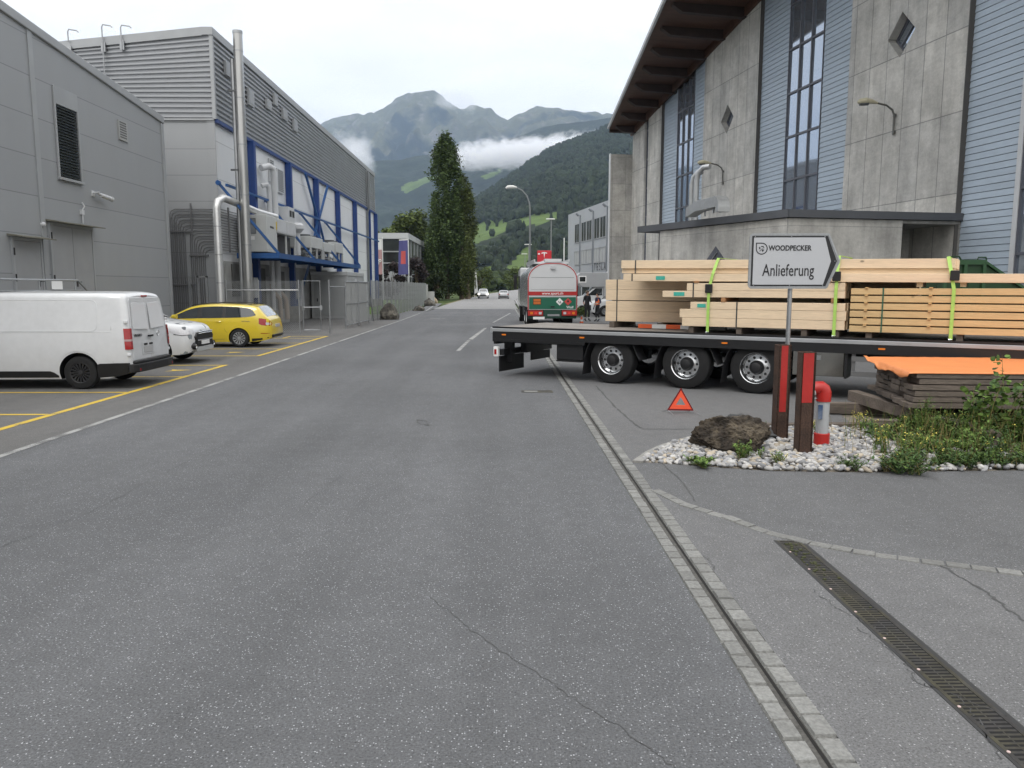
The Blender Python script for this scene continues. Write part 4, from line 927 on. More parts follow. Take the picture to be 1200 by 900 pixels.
def window(s0, s1, nc, z0=.3):
    mb = MB(); n1 = .06; w = .075; zt_ = lambda s: ztop(s) - .02
    for i in range(nc + 1):
        s = s0 + (s1 - s0) * i / nc; a, b = max(s0, s - w / 2), min(s1, s + w / 2); mb.box(a, b, -.08, n1, z0, zt_(b))
    zz = 6.93 - 1.95 * 3
    while zz < ztop(s0):
        if zz > z0: mb.box(s0 + .01, s1 - .01, -.075, n1 - .012, zz - .045, min(zz + .045, ztop(s1)))
        zz += 1.955
    fr = mb.build('window', FRM, rb)
    rr = random.Random(int(s0 * 10)); zz = 6.93 - 1.95 * 3
    while zz < ztop(s1):
        for i in range(nc):
            a = s0 + (s1 - s0) * i / nc + w / 2; b = s0 + (s1 - s0) * (i + 1) / nc - w / 2; t1, t2 = rr.uniform(-.012, .012), rr.uniform(-.01, .01)
            zl, zh = max(zz + .045, z0), min(zz + 1.91, ztop(b) - .05)
            if zh - zl > .2:
                p = MB(); p.hexa([(a, -.03 + t1, zl), (b, -.03 - t1, zl), (b, -.03 - t1 + t2, zh), (a, -.03 + t1 + t2, zh)], [(a, -.02 + t1, zl), (b, -.02 - t1, zl), (b, -.02 - t1 + t2, zh), (a, -.02 + t1 + t2, zh)]); p.build('pane', M_['wglass'], fr)
        zz += 1.955
    bk = MB(); bk.box(s0, s1, -.5, -.25, 0, ztop(s1)); bk.build('backing_wall', MC['backing_dark'], rb)
# diamond windows cut through concrete: wall pieces around the hole
def conc_diamond(s0, s1, cs, cz, hs, hz_):
    mb = MB(); n0, n1 = -.3, .2; D = [(cs - hs, cz), (cs, cz + hz_), (cs + hs, cz), (cs, cz - hz_)]
    tl, tr = (s0, ztop(s0)), (s1, ztop(s1)); bl, br_ = (s0, -.1), (s1, -.1)
    v = [(p[0], n1, p[1]) for p in [bl, br_, tr, tl] + D] + [(p[0], n0, p[1]) for p in [bl, br_, tr, tl] + D]
    l, tp, r_, bt = 4, 5, 6, 7
    tl_, tr_, bl_, br2 = 3, 2, 0, 1
    F = [(bl_, bt, l), (bl_, l, tl_), (tl_, l, tp), (tl_, tp, tr_), (tr_, tp, r_), (tr_, r_, br2), (br2, r_, bt), (br2, bt, bl_)]
    f = F + [tuple(8 + i for i in reversed(q)) for q in F] + [(a, b, 8 + b, 8 + a) for a, b in ((4, 5), (5, 6), (6, 7), (7, 4))] + [(0, 1, 9, 8), (1, 2, 10, 9), (2, 3, 11, 10), (3, 0, 8, 11)]
    mb.add(v, f); mb.build('concrete_wall', CONC, rb)
    w = MB(); e = .88
    q = [(cs - hs * .99, cz), (cs, cz + hz_ * .99), (cs + hs * .99, cz), (cs, cz - hz_ * .99)]; qi = [(cs - hs * e, cz), (cs, cz + hz_ * e), (cs + hs * e, cz), (cs, cz - hz_ * e)]
    for i in range(4):
        j = (i + 1) % 4; w.hexa([(q[i][0], -.2, q[i][1]), (q[j][0], -.2, q[j][1]), (qi[j][0], -.2, qi[j][1]), (qi[i][0], -.2, qi[i][1])], [(q[i][0], -.12, q[i][1]), (q[j][0], -.12, q[j][1]), (qi[j][0], -.12, qi[j][1]), (qi[i][0], -.12, qi[i][1])])
    w.bar((cs - hs * .4, -.15, cz + hz_ * .55), (cs + hs * .6, -.15, cz - hz_ * .35), .06, .06)
    fr = w.build('diamond_window', FRM, rb); p = MB(); p.prism(qi, 'XZ', -.18, -.17); p.build('pane', M_['wglass'], fr)
    bk = MB(); bk.box(cs - hs, cs + hs, -.6, -.32, cz - hz_, cz + hz_); bk.build('backing_wall', MC['backing_dark'], rb)
conc_diamond(0, 6.33, 3.27, 11.05, .74, .79); conc_diamond(13.82, 20.15, 17.12, 10.95, .74, .77)
conc(26.75, 29.2); conc(29.92, 32.4)
# lower wall seam band and stains are in the concrete material; thin dark strips paint the shade on the panels' near reveals
for s in (0, 13.82, 26.75):
    mb = MB(); mb.box(s - .03, s - .002, -.05, .215, 0, ztop(s) - .02); mb.build('reveal_shade', mat('reveal_shade_dark', (.085, .08, .075), .6), rb)
cladding(-2.35, -.03); cladding(6.34, 8.45); cladding(11.32, 13.79); cladding(20.17, 21.85); cladding(24.42, 26.72); cladding(-7.4, -5.2)
window(8.47, 11.3, 3); window(21.87, 24.4, 3); window(29.21, 29.91, 1); window(-5.18, -2.37, 3)
conc(-14, -7.4)
mb = MB(); mb.box(-2.37, -2.2, .0, .09, .0, 16); mb.build('frame_trim', M_['lgrey'], rb)
# rest of the hall's volume
mb = MB(); mb.prism([(-14, 0), (-14, ztop(-14) - .3), (32.4, ztop(32.4) - .3), (32.4, 0)], 'XZ', -16, -.62); mb.build('hall_body', CONC, rb)
# end wing
mb = MB(); mb.box(32.4, 32.66, -.5, 1.85, -.1, 11.6); mb.build('end_wing', concrete_panels('wing_concrete', .34, 1.0, 1.9, (.3, .0), rotz=True, dark=.7), rb)
mb = MB(); mb.box(32.38, 32.68, 1.852, 1.9, 0, 11.64); mb.build('wing_flashing', M_['lgrey'], rb)
# roof: timber soffit on beams, white fascia; the overhang widens towards the camera
def over(s): return 1.95 + (32.4 - s) * .149
SOF = mat('stained_soffit', (.075, .036, .021), .6, 0, .25, .6, .3, 7, stretch=(9, 1, 1)); BEAM = mat('dark_roof_beam', (.030, .017, .014), .7, 0, .25, 2)
sa, sb = -14, 32.6
mb = MB(); mb.hexa([(sa, -16, ztop(sa) + .32), (sa, over(sa), ztop(sa) + .32), (sb, over(sb), ztop(sb) + .32), (sb, -16, ztop(sb) + .32)], [(sa, -16, ztop(sa) + .40), (sa, over(sa), ztop(sa) + .40), (sb, over(sb), ztop(sb) + .40), (sb, -16, ztop(sb) + .40)]); mb.build('soffit', SOF, rb)
mb = MB(); mb.hexa([(sa, -16, ztop(sa) + .42), (sa, over(sa) + .14, ztop(sa) + .42), (sb + .14, over(sb) + .14, ztop(sb) + .42), (sb + .14, -16, ztop(sb) + .42)], [(sa, -16, ztop(sa) + .5), (sa, over(sa) + .14, ztop(sa) + .5), (sb + .14, over(sb) + .14, ztop(sb) + .5), (sb + .14, -16, ztop(sb) + .5)]); mb.build('roof', mat('roof_sheet', (.2, .2, .2), .6), rb)
mb = MB(); mb.hexa([(sa, over(sa) + .02, ztop(sa) + .34), (sa, over(sa) + .15, ztop(sa) + .34), (sb, over(sb) + .15, ztop(sb) + .34), (sb, over(sb) + .02, ztop(sb) + .34)], [(sa, over(sa) + .02, ztop(sa) + .54), (sa, over(sa) + .15, ztop(sa) + .54), (sb, over(sb) + .15, ztop(sb) + .54), (sb, over(sb) + .02, ztop(sb) + .54)]); mb.build('fascia', mat('fascia_white', (.55, .56, .57), .5), rb)
mb = MB(); mb.box(sb, sb + .1, -.5, over(sb), ztop(sb) + .1, ztop(sb) + .42); mb.build('end_fascia', BEAM, rb)
s = 31.9
while s > sa:
    mb = MB(); w = .16; nn = over(s) - .35; z1 = ztop(s) + .33
    mb.add([(s - w, -.3, z1 - .5), (s + w, -.3, z1 - .5), (s + w, nn - .5, z1 - .42), (s - w, nn - .5, z1 - .42), (s + w, nn, z1 - .12), (s - w, nn, z1 - .12), (s - w, -.3, z1 + .02), (s + w, -.3, z1 - .02), (s + w, nn, z1 - .02), (s - w, nn, z1 + .02)],
           [(0, 1, 2, 3), (3, 2, 4, 5), (5, 4, 8, 9), (9, 8, 7, 6), (6, 7, 1, 0), (0, 3, 5, 9, 6), (1, 7, 8, 4, 2)]); mb.build('roof_beam', BEAM, rb); s -= 2.35
mb = MB(); mb.hexa([(sa, .21, ztop(sa) - .12), (sa, .34, ztop(sa) - .12), (sb, .34, ztop(sb) - .12), (sb, .21, ztop(sb) - .12)], [(sa, .21, ztop(sa) + .3), (sa, .34, ztop(sa) + .3), (sb, .34, ztop(sb) + .3), (sb, .21, ztop(sb) + .3)]); mb.build('wall_plate', SOF, rb)
# wall lamps
LMPB = mat('lamp_arm', (.13, .13, .12), .5, .4); LMPH = mat('lamp_head_cream', (.45, .42, .30), .5, 0, .15, 6)
def wall_lamp(s, lab):
    t = thing('wall_lamp', lab, 'lamp', rb.matrix_basis @ Vector((s, .22, 0)), PHI, 'street lamps on the concrete hall')
    b = MB(); b.tube([(0, .05, 7.55), (0, .05, 8.25), (.03, .12, 8.45), (.05, .35, 8.6), (.08, .75, 8.68)], .035, 8); b.box(-.06, .06, 0, .06, 7.6, 7.7); b.box(-.06, .06, 0, .06, 8.2, 8.3); b.build('arm', LMPB, t, smooth=True)
    b = MB(); b.tube([(.07, .70, 8.67), (.1, .9, 8.72), (.12, 1.15, 8.74), (.15, 1.36, 8.71), (.16, 1.44, 8.68)], [.04, .08, .115, .10, .04], 10); o = b.build('lamp_head', LMPH, t, smooth=True)
    b = MB(); b.tube([(.12, 1.05, 8.66), (.15, 1.36, 8.63)], [.08, .07], 10); b.build('lens', M_['dgrey'], o, smooth=True)
scn.view_layers[0].update()
wall_lamp(3.3, 'cream curved street lamp on the near concrete panel under the larger diamond window'); wall_lamp(17.3, 'cream curved street lamp on the farther concrete panel above the roof duct')
# ---- annex
C_ = Vector((8.95, 24.3)); F_ = Vector((5.57, 31.3)); N_ = Vector((15.2, 25.55))
ax = thing('concrete_annex', 'low wedge shaped concrete annex with dark coping in front of the tall hall', 'building', (C_.x, C_.y, 0), math.atan2((F_ - C_).y, (F_ - C_).x))
inv = ax.matrix_basis.inverted() if False else Matrix.LocRotScale(ax.location, ax.rotation_euler, (1, 1, 1)).inverted()
def la(p): q = inv @ Vector((p[0], p[1], 0)); return (q.x, q.y)
def wb(s, n): q = Matrix.LocRotScale(rb.location, rb.rotation_euler, (1, 1, 1)) @ Vector((s, n, 0)); return (q.x, q.y)
nN = la(N_); fw = (6.43, 0); bF = la(wb(13.6, .22)); bN = la(wb(.1, .22)); LF = 7.77
dN = (Vector(nN)).normalized(); rec0 = dN * 4.13; rec1 = dN * 6.26; back_ = Vector((-dN.y, dN.x)); back_ = back_ if back_.dot(Vector(bF)) > 0 else -back_
r0b, r1b = rec0 + back_ * 2.6, rec1 + back_ * 2.2
poly = [(0, 0), (6.43, 0), (6.6, -4.4), bF, tuple(r1b), tuple(r0b), tuple(rec0)]
# front face along CF is x axis; outward is +y or -y depending on the frame
sgn = 1 if la((0, 0))[1] > 0 else -1
poly = [(0, 0), (6.43, 0), (6.43, -sgn * 4.6), (bF[0], bF[1]), tuple(r1b), tuple(r0b), tuple(rec0)]
mb = MB(); mb.prism(poly, 'XY', -.1, 4.18); o = mb.build('walls', CONC2, ax)
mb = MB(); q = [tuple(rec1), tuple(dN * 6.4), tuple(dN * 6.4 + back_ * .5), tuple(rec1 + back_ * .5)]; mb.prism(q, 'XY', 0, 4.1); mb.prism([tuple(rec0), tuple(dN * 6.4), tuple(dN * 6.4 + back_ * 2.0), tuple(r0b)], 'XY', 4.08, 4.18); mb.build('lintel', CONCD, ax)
mb = MB(); top = [(-.1, sgn * .1), (LF, sgn * .1), (LF, -sgn * 4.6), bF, bN, tuple(dN * 6.36 - back_ * .1), tuple(-back_ * .1)]
mb.prism(top, 'XY', 4.2, 4.44); mb.build('coping', mat('bitumen_coping', (.085, .09, .10), .6, .1, .12, 1), ax)
mb = MB(); mb.box(6.43, 6.5, -sgn * 1.2, -sgn * .02, 0, 4.1) if sgn < 0 else mb.box(6.43, 6.5, -1.2, -.02, 0, 4.1); mb.build('door_jamb', M_['dgrey'], ax)
cs, cz = 3.23, 2.7; w = MB(); h_ = .76
w.prism([(cs - h_, cz), (cs, cz + h_), (cs + h_, cz), (cs, cz - h_)], 'XZ', sgn * .004, sgn * .012); fr = w.build('diamond_window', FRM, ax); w = MB(); w.bar((cs - .1, sgn * .03, cz + .55), (cs + .45, sgn * .03, cz), .04, .04); w.build('glazing_bar', M_['galv'], fr)
# duct and pipes on the annex roof
DUC = mat('duct_steel', (.42, .43, .43), .4, .6, .08, 3)
p0 = P(822, 252, 27.3); t = thing('roof_duct', 'rectangular galvanised duct with rounded elbow lying on the annex roof', 'duct', (p0.x, 27.3, 4.45), PHI); t.scale = (.5, .5, .5)
mb = MB()
for k in range(2): mb.box(-3.6 + k * 1.5, -3.6 + k * 1.5 + 1.48, .0, .75, .35, 1.05)
mb.hexa([(-.62, .0, .35), (-.62, .75, .35), (-.62, .75, 1.05), (-.62, .0, 1.05)], [(1.0, .0, .1), (1.0, .75, .1), (1.0, .75, .75), (1.0, .0, .75)]); mb.build('duct', DUC, t, bevel=.01)
mb = MB(); pts = [(-3.62, .35), (-3.62, 1.05)] + [(-3.62 - .75 * math.sin(a), .3 + .75 * math.cos(a)) for a in [R(k) for k in range(0, 91, 15)]] + [(-4.3, .0), (-4.1, .0), (-4.1, .35)]
mb.prism([(-3.62, .35), (-3.62, 1.05)] + [(-3.62 - .75 * math.sin(R(k)), .3 + .75 * math.cos(R(k))) for k in range(15, 91, 15)] + [(-4.37, 0), (-3.9, 0), (-3.9, .35)], 'XZ', 0, .8); mb.build('elbow', DUC, t)
mb = MB(); mb.box(-3.3, -3.2, .1, .2, 0, .34); mb.box(-1., -.9, .1, .2, 0, .34); mb.box(-3.3, -3.2, .55, .65, 0, .34); mb.build('support', M_['galv'], t)
p0 = P(816, 248, 29.5); t = thing('exhaust_pipes', 'pair of bent galvanised exhaust pipes standing at the wall beside the tall window', 'pipe', (p0.x, 29.6, 4.45), PHI)
for k in range(2):
    mb = MB(); d = k * .42; mb.tube([(d, 0, 0), (d, 0, 1.55 - k * .1), (d - .05, -.05, 1.85 - k * .1), (d - .25, -.15, 2.02 - k * .1), (d - .5 + k * .3, -.3, 2.02 - k * .1)], .1, 12); mb.build('pipe', DUC, t, smooth=True)
# ================================================================== FAR OFFICE BLOCK
T0 = P(666, 252, 85); ob = thing('office_block', 'three storey blue grey office block with ribbon windows behind the concrete wing', 'building', (T0.x, 85, 0), R(99.478) + math.pi)
BG = mat('office_render', (.33, .345, .365), .7, 0, .04, .3); ZT = 9.8
sg = -1  # outward of the long facade
mb = MB(); mb.box(0, 30, .0, 14, -.1, ZT) ; mb.build('walls', BG, ob)
WF = mat('office_window_frame', (.30, .31, .32), .5); WG = mat('office_glass', (.05, .055, .055), .12, 0, .2, .6); WL = mat('office_blind', (.35, .36, .36), .6, 0, .05, 2)
for (zA, zB, rows, g) in ((6.55, 8.55, 0, WG), (4.3, 5.75, 1, WL)):
    s = 2.9
    while s < 28:
        for k in range(2):
            a = s + k * 1.95; b = a + 1.8
            if s == 2.9 and k == 1: continue
            mb = MB(); mb.box(a, b, -.05, -.001, zA, zA + .08); mb.box(a, b, -.05, -.001, zB - .08, zB); mb.box(a, a + .08, -.05, -.001, zA + .08, zB - .08); mb.box(b - .08, b, -.05, -.001, zA + .08, zB - .08); mb.box((a + b) / 2 - .03, (a + b) / 2 + .03, -.045, -.001, zA + .08, zB - .08)
            o = mb.build('window', WF, ob); mb = MB(); mb.box(a + .08, b - .08, -.02, -.002, zA + .08, zB - .08); mb.build('pane', g if g is WG or s < 5 else WL, o)
        s += 2.6 if s == 2.9 else 4.6
for s in (5.0, 9.75, 14.3):
    mb = MB(); mb.box(s, s + .14, -.12, -.001, 0, 9.3); mb.tube([(s + .07, -.2, 9.25), (s + .07, -.5, 9.5)], .12, 8); mb.build('facade_pipe', mat('facade_pipe', (.2, .22, .24), .5), ob)
for s in (2.8, 6, 10.3, 15):
    mb = MB(); mb.box(s, s + 2.6, -.03, -.001, .2, 3.3); mb.build('shop_window', WG, ob)
text_on('T E S L A', 1.0, mat('sign_letter_dark', (.03, .03, .032), .5), ob, face_M((12.2, -.06, 4.0 - .1), (1, 0, 0), (0, 0, 1)), sx=1.02)
# ================================================================== VEHICLE TOOLS
class Pair(MB):
    """left and right pieces: each side becomes a part of its own"""
    def build(s, name, mats, parent=None, smooth=False, **k):
        out = None
        for g in (1, -1):
            idx = [i for i, p in enumerate(s.v) if p[1] * g > 0]
            if not idx: continue
            mp_ = {a: b for b, a in enumerate(idx)}; m = MB(); m.v = [s.v[i] for i in idx]; m.f = [tuple(mp_[i] for i in f) for f in s.f if f[0] in mp_]; m.m = [0] * len(m.f); out = m.build(name, mats, parent, smooth, **k)
        return out
def pchip(pts):
    xs = [p[0] for p in pts]; ys = [p[1] for p in pts]; n = len(xs)
    h = [xs[i + 1] - xs[i] for i in range(n - 1)]; d = [(ys[i + 1] - ys[i]) / h[i] for i in range(n - 1)]
    m = [d[0]] + [0 if d[i - 1] * d[i] <= 0 else 2 * d[i - 1] * d[i] / (d[i - 1] + d[i]) for i in range(1, n - 1)] + [d[-1]]
    def f(x):
        if x <= xs[0]: return ys[0]
        if x >= xs[-1]: return ys[-1]
        i = max(k for k in range(n - 1) if xs[k] <= x); t = (x - xs[i]) / h[i]
        return ys[i] * (2 * t**3 - 3 * t**2 + 1) + h[i] * m[i] * (t**3 - 2 * t**2 + t) + ys[i + 1] * (-2 * t**3 + 3 * t**2) + h[i] * m[i + 1] * (t**3 - t**2)
    return f
class Body:
    """car shell from its side profile: roof line, sill line, belt line, plan width, lean of the glasshouse, edge radius"""
    def __init__(s, top, bot, wid, belt, lean=.3, tuck=.06, rad=.09, crown=.03, shear=lambda x, z: 0.):
        s.top, s.bot, s.wid = pchip(top), pchip(bot), pchip(wid); s.belt = pchip(belt); s.lean = lean; s.tuck = tuck; s.rad = rad; s.crown = crown; s.x0, s.x1 = top[0][0], top[-1][0]; s.shear = shear
    def hw(s, x, z):
        w = s.wid(x); zt = s.top(x); b = s.belt(x); zm = s.bot(x) + (b - s.bot(x)) * .55
        if z < zm: w -= s.tuck * ((zm - z) / max(zm - s.bot(x), .01)) ** 2
        if z > zm: w -= .02 * ((min(z, b) - zm) / max(b - zm, .01)) ** 2
        if z > b: w -= s.lean * (z - b)
        r = min(s.rad, (zt - s.bot(x)) * .4)
        if z > zt - r: k = min((z - (zt - r)) / r, 1); w -= r * (1 - math.sqrt(max(0, 1 - k * k)))
        return max(w, .02)
    def pt(s, x, y, z): return (x + s.shear(x, z), y, z)
    def mesh(s, nx=70, nz=16, xs=None):
        mb = MB(); xs = xs or [s.x0 + (s.x1 - s.x0) * i / nx for i in range(nx + 1)]; rings = []
        for x in xs:
            zb, zt = s.bot(x), s.top(x); r = min(s.rad, (zt - zb) * .4); zs = [zb + (zt - r - zb) * i / (nz - 5) for i in range(nz - 4)] + [zt - r + r * math.sin(R(90) * k / 5) for k in range(1, 6)]
            side = [(s.hw(x, z), z) for z in zs]; w = side[-1][0]
            roof = [(w * k, zt + s.crown * (1 - k * k)) for k in (.75, .4)]
            ring = [s.pt(x, y, z) for y, z in side + roof] + [s.pt(x, 0, zt + s.crown)] + [s.pt(x, -y, z) for y, z in reversed(side + roof)]
            rings.append(ring)
        n = len(rings[0]); v = [p for g in rings for p in g]; f = []
        for i in range(len(rings) - 1):
            for k in range(n): k2 = (k + 1) % n; f.append((i * n + k, i * n + k2, (i + 1) * n + k2, (i + 1) * n + k))
        f.append(tuple(reversed(range(n)))); f.append(tuple(range((len(rings) - 1) * n, len(rings) * n)))
        return mb.add(v, f)
    def side(s, cols, off=.004, nz=5, sgn=(1, -1), th=0):
        mb = Pair(); 
        for g in sgn:
            v = []; 
            for (x, z0, z1) in cols:
                for j in range(nz + 1): z = z0 + (z1 - z0) * j / nz; v.append(s.pt(x, g * (s.hw(x, z) + off), z))
            f = []
            for i in range(len(cols) - 1):
                for j in range(nz): a = i * (nz + 1) + j; q = (a, a + nz + 1, a + nz + 2, a + 1); f.append(q)
            mb.add(v, f)
        return mb
    def side_lines(s, polys, r=.004, sgn=(1, -1), off=0):
        mb = MB()
        for g in sgn:
            for pl in polys: mb.tube([s.pt(x, g * (s.hw(x, z) + off), z) for x, z in pl], r, 4)
        return mb
    def topp(s, x0, x1, fr, off=.005, nx=10, ny=8):
        mb = MB(); v = []
        for i in range(nx + 1):
            x = x0 + (x1 - x0) * i / nx; zt = s.top(x); w = s.hw(x, zt - .02) * (fr(x) if callable(fr) else fr)
            for j in range(ny + 1): k = -1 + 2 * j / ny; v.append(s.pt(x, w * k, zt + s.crown * (1 - (w * k / max(s.hw(x, zt), .05)) ** 2) + off))
        f = [(i * (ny + 1) + j, (i + 1) * (ny + 1) + j, (i + 1) * (ny + 1) + j + 1, i * (ny + 1) + j + 1) for i in range(nx) for j in range(ny)]
        return mb.add(v, f)
def cut_arches(ob, centers, r, y_in, half):
    """wheel housings: cut cylinders out of the shell"""
    c = MB()
    for (x, z) in centers:
        for g in (1, -1):
            a, b = sorted((g * y_in, g * (half + .3))); c.k = 1; c.lathe([(a, 0), (a, r), (b, r), (b, 0)], 'Y', (x, 0, z), 40)
    me = bpy.data.meshes.new('c'); me.from_pydata(c.v, [], c.f)
    for m in ob.data.materials: me.materials.append(m)
    me.polygons.foreach_set('material_index', c.m)
    bm = bmesh.new(); bm.from_mesh(me); bmesh.ops.remove_doubles(bm, verts=bm.verts, dist=1e-5); bmesh.ops.recalc_face_normals(bm, faces=bm.faces); bm.to_mesh(me); bm.free()
    co = bpy.data.objects.new('c', me); COL.objects.link(co); co.parent = ob.parent; scn.view_layers[0].update()
    mo = ob.modifiers.new('b', 'BOOLEAN'); mo.object = co; mo.operation = 'DIFFERENCE'; mo.solver = 'EXACT'
    dg = bpy.context.evaluated_depsgraph_get(); dg.update(); nm = bpy.data.meshes.new_from_object(ob.evaluated_get(dg)); ob.modifiers.clear(); old = ob.data; ob.data = nm; nm.name = old.name
    bpy.data.objects.remove(co); nm.shade_smooth(); nm.set_sharp_from_angle(angle=R(35))
def wheel(parent, loc, r, w, rimr, style, out, name='wheel'):
    """tyre (the wheel part) with a rim child; out=+1 shows its face towards +y"""
    mb = MB(); s = w / 2
    prof = [(-s, rimr), (-s * .98, rimr + .02), (-s, r * .86), (-s * .85, r * .965), (-s * .6, r), (s * .6, r), (s * .85, r * .965), (s, r * .86), (s * .98, rimr + .02), (s, rimr), (s * .5, rimr * .97), (-s * .5, rimr * .97)]
    mb.lathe(prof, 'Y', (0, 0, 0), 44, 0, True); ty = mb.build(name, M_['rubber'], parent, True, loc=loc)
    rm = MB()
    if style == 'truck':
        q = [(out * s * .96, rimr * 1.02), (out * s * 1.0, rimr), (out * s * .9, rimr * .93), (out * s * .45, rimr * .86), (out * s * .2, rimr * .8), (out * s * .22, rimr * .5), (out * s * .3, rimr * .42), (out * s * .3, 0)]
        rm.lathe(q, 'Y', (0, 0, 0), 40); rm.lathe([(-q[0][0], rimr), (-s * out * .2, rimr * .8), (-s * out * .2, 0)], 'Y', (0, 0, 0), 24)
        o = rm.build('rim', M_['chrome'], ty, True)
        hb = MB(); a = out * s * .3; hb.lathe([(a, rimr * .47), (a + out * .03, rimr * .46), (a + out * .06, rimr * .36), (a + out * .12, rimr * .33), (a + out * .13, rimr * .26), (a + out * .13, 0)], 'Y', (0, 0, 0), 24); hb.build('hub', M_['black'], ty, True)
        nb = MB()
        for k in range(10): t = 2 * math.pi * k / 10; b_ = out * s * .212; nb.lathe([(b_, rimr * .085), (b_ + out * .006, rimr * .085), (b_ + out * .006, 0)], 'Y', (math.cos(t) * rimr * .66, 0, math.sin(t) * rimr * .66), 10)
        nb.build('hand_holes', M_['black'], ty)
    else:
        a = out * s
        rm.lathe([(a * .97, rimr * 1.01), (a, rimr * .97), (a * .9, rimr * .9), (a * .4, rimr * .86), (a * .3, 0)], 'Y', (0, 0, 0), 36, 1)
        n = style[1]
        for k in range(n):
            t = 2 * math.pi * k / n; dt = style[2]; r0, r1 = rimr * .2, rimr * .93
            pts = lambda rr, d: (math.cos(t + d) * rr, math.sin(t + d) * rr)
            A = [pts(r0, -dt * 1.2), pts(r1, -dt), pts(r1, dt), pts(r0, dt * 1.2)]; rm.hexa([(x, a * .5, z) for x, z in A], [(x, a * (.93 if i in (1, 2) else .82), z) for i, (x, z) in enumerate(A)], 0)
        rm.lathe([(a * .95, rimr * 1.0), (a * .93, rimr * .88), (a * .85, rimr * .87)], 'Y', (0, 0, 0), 36, 0)
        rm.lathe([(a * .84, rimr * .24), (a * .92, rimr * .22), (a * .95, rimr * .12), (a * .95, 0)], 'Y', (0, 0, 0), 18, 0)
        rm.build('rim', [style[0], M_['black']], ty, True)
    return ty
CARGLASS = mat('car_glass', (.012, .016, .018), .04, 0, spec=.9, coat=1.)
# ================================================================== WHITE PANEL VAN
VP = mat('white_van_paint', (.60, .61, .62), .28, 0, .03, 1.5, .03, 8, coat=.6)
VL = 5.3
van = thing('panel_van', 'long white panel van with black bumper, parked with its back doors towards the road', 'van', (-7.42 - VL, 16.36, 0))
def vshear(x, z): return -.10 * max(0, (x - (VL - .9)) / .9) * max(0, (z - .75) / 1.15) ** 1.6
B = Body([(0, .72), (.08, .86), (.25, .98), (.75, 1.12), (1.0, 1.2), (1.35, 1.5), (1.85, 1.83), (2.3, 1.9), (3, 1.925), (4.6, 1.925), (VL - .16, 1.915), (VL - .05, 1.89), (VL, 1.84)],
         [(0, .35), (.3, .22), (1.2, .2), (VL - .5, .22), (VL, .42)], [(0, .62), (.12, .8), (.5, .92), (1.2, .955), (VL - .4, .955), (VL - .12, .94), (VL - .03, .905), (VL, .87)],
         [(0, .7), (1, 1.1), (2, 1.12), (VL, 1.12)], lean=.16, tuck=.05, rad=.11, crown=.035, shear=vshear)
xs = [VL * i / 60 for i in range(58)] + [VL - .2, VL - .14, VL - .1, VL - .07, VL - .04, VL - .02, VL]
bd = B.mesh(xs=xs).build('body', [VP, M_['black']], van, True); cut_arches(bd, [(.93, .34), (VL - 1.02, .34)], .405, .6, .96)
B.side([(VL - 1.0, .22, .22)] * 0 + [(VL - .66, .24, .50), (VL - .6, .24, .52), (VL - .3, .26, .53), (VL - .12, .3, .53), (VL - .03, .36, .53)], .012).build('corner_bumper', M_['black'], van, True)
bp = MB(); 
xs_ = [(VL - .05, .93), (VL + .05, .9), (VL + .11, .8), (VL + .13, .5), (VL + .13, 0)]
pl = xs_ + [(x, -y) for x, y in reversed(xs_[:-1])]
bp.prism([(x, y) for x, y in pl] + [(VL - .1, -.8), (VL - .1, .8)], 'XY', .33, .50); bp.prism([(VL - .02, .84), (VL + .07, .8), (VL + .09, .5), (VL + .09, -.5), (VL + .07, -.8), (VL - .02, -.84)], 'XY', .501, .56); bp.build('rear_bumper', M_['black'], van, bevel=.02, seg=2)
r_ = MB(); 
for y in (-.72, .72): r_.box(VL + .08, VL + .115, y - .05, y + .05, .36, .41)
r_.build('reflector', M_['redlens'], van)
B.side([(1.45, .24, .36), (2.4, .24, .37), (3.7, .24, .37), (3.78, .24, .34), (3.86, .24, .28)], .014).build('sill_cladding', M_['black'], van)
B.side([(VL - 1.02 + math.cos(R(a)) * .46, .36 + math.sin(R(a)) * .415 - (0 if a > 0 else 0), .36 + math.sin(R(a)) * .46) for a in range(175, 4, -10)], .010, 2).build('arch_lip', VP, van, True)
# pressed outline of the load bay panel, seams, belt crease
def rrect(x0, x1, z0, z1, r):
    out = []
    for (cx, cz, a0) in ((x1 - r, z1 - r, 0), (x0 + r, z1 - r, 90), (x0 + r, z0 + r, 180), (x1 - r, z0 + r, 270)):
        out += [(cx + r * math.cos(R(a0 + k * 15)), cz + r * math.sin(R(a0 + k * 15))) for k in range(7)]
    return out + [out[0]]
B.side_lines([rrect(2.6, VL - .62, 1.17, 1.78, .12), [(1.2, 1.13), (2.5, 1.145), (VL - .35, 1.15)]], .006).build('body_crease', VP, van, True)
seam = mat('panel_gap', (.05, .05, .05), .8)
B.side_lines([[(VL - .34, .54), (VL - .34, 1.2), (VL - .34, 1.88)], [(2.45, .25), (2.45, 1.1), (2.45, 1.82)], [(1.3, .3), (1.32, 1.8)]], .003).build('door_gap', seam, van)
B.side([(1.35, 1.2, 1.45), (1.55, 1.2, 1.62), (1.9, 1.19, 1.74), (2.35, 1.18, 1.76)], .004).build('side_window', CARGLASS, van)
B.topp(1.06, 1.86, .9).build('windscreen', CARGLASS, van)
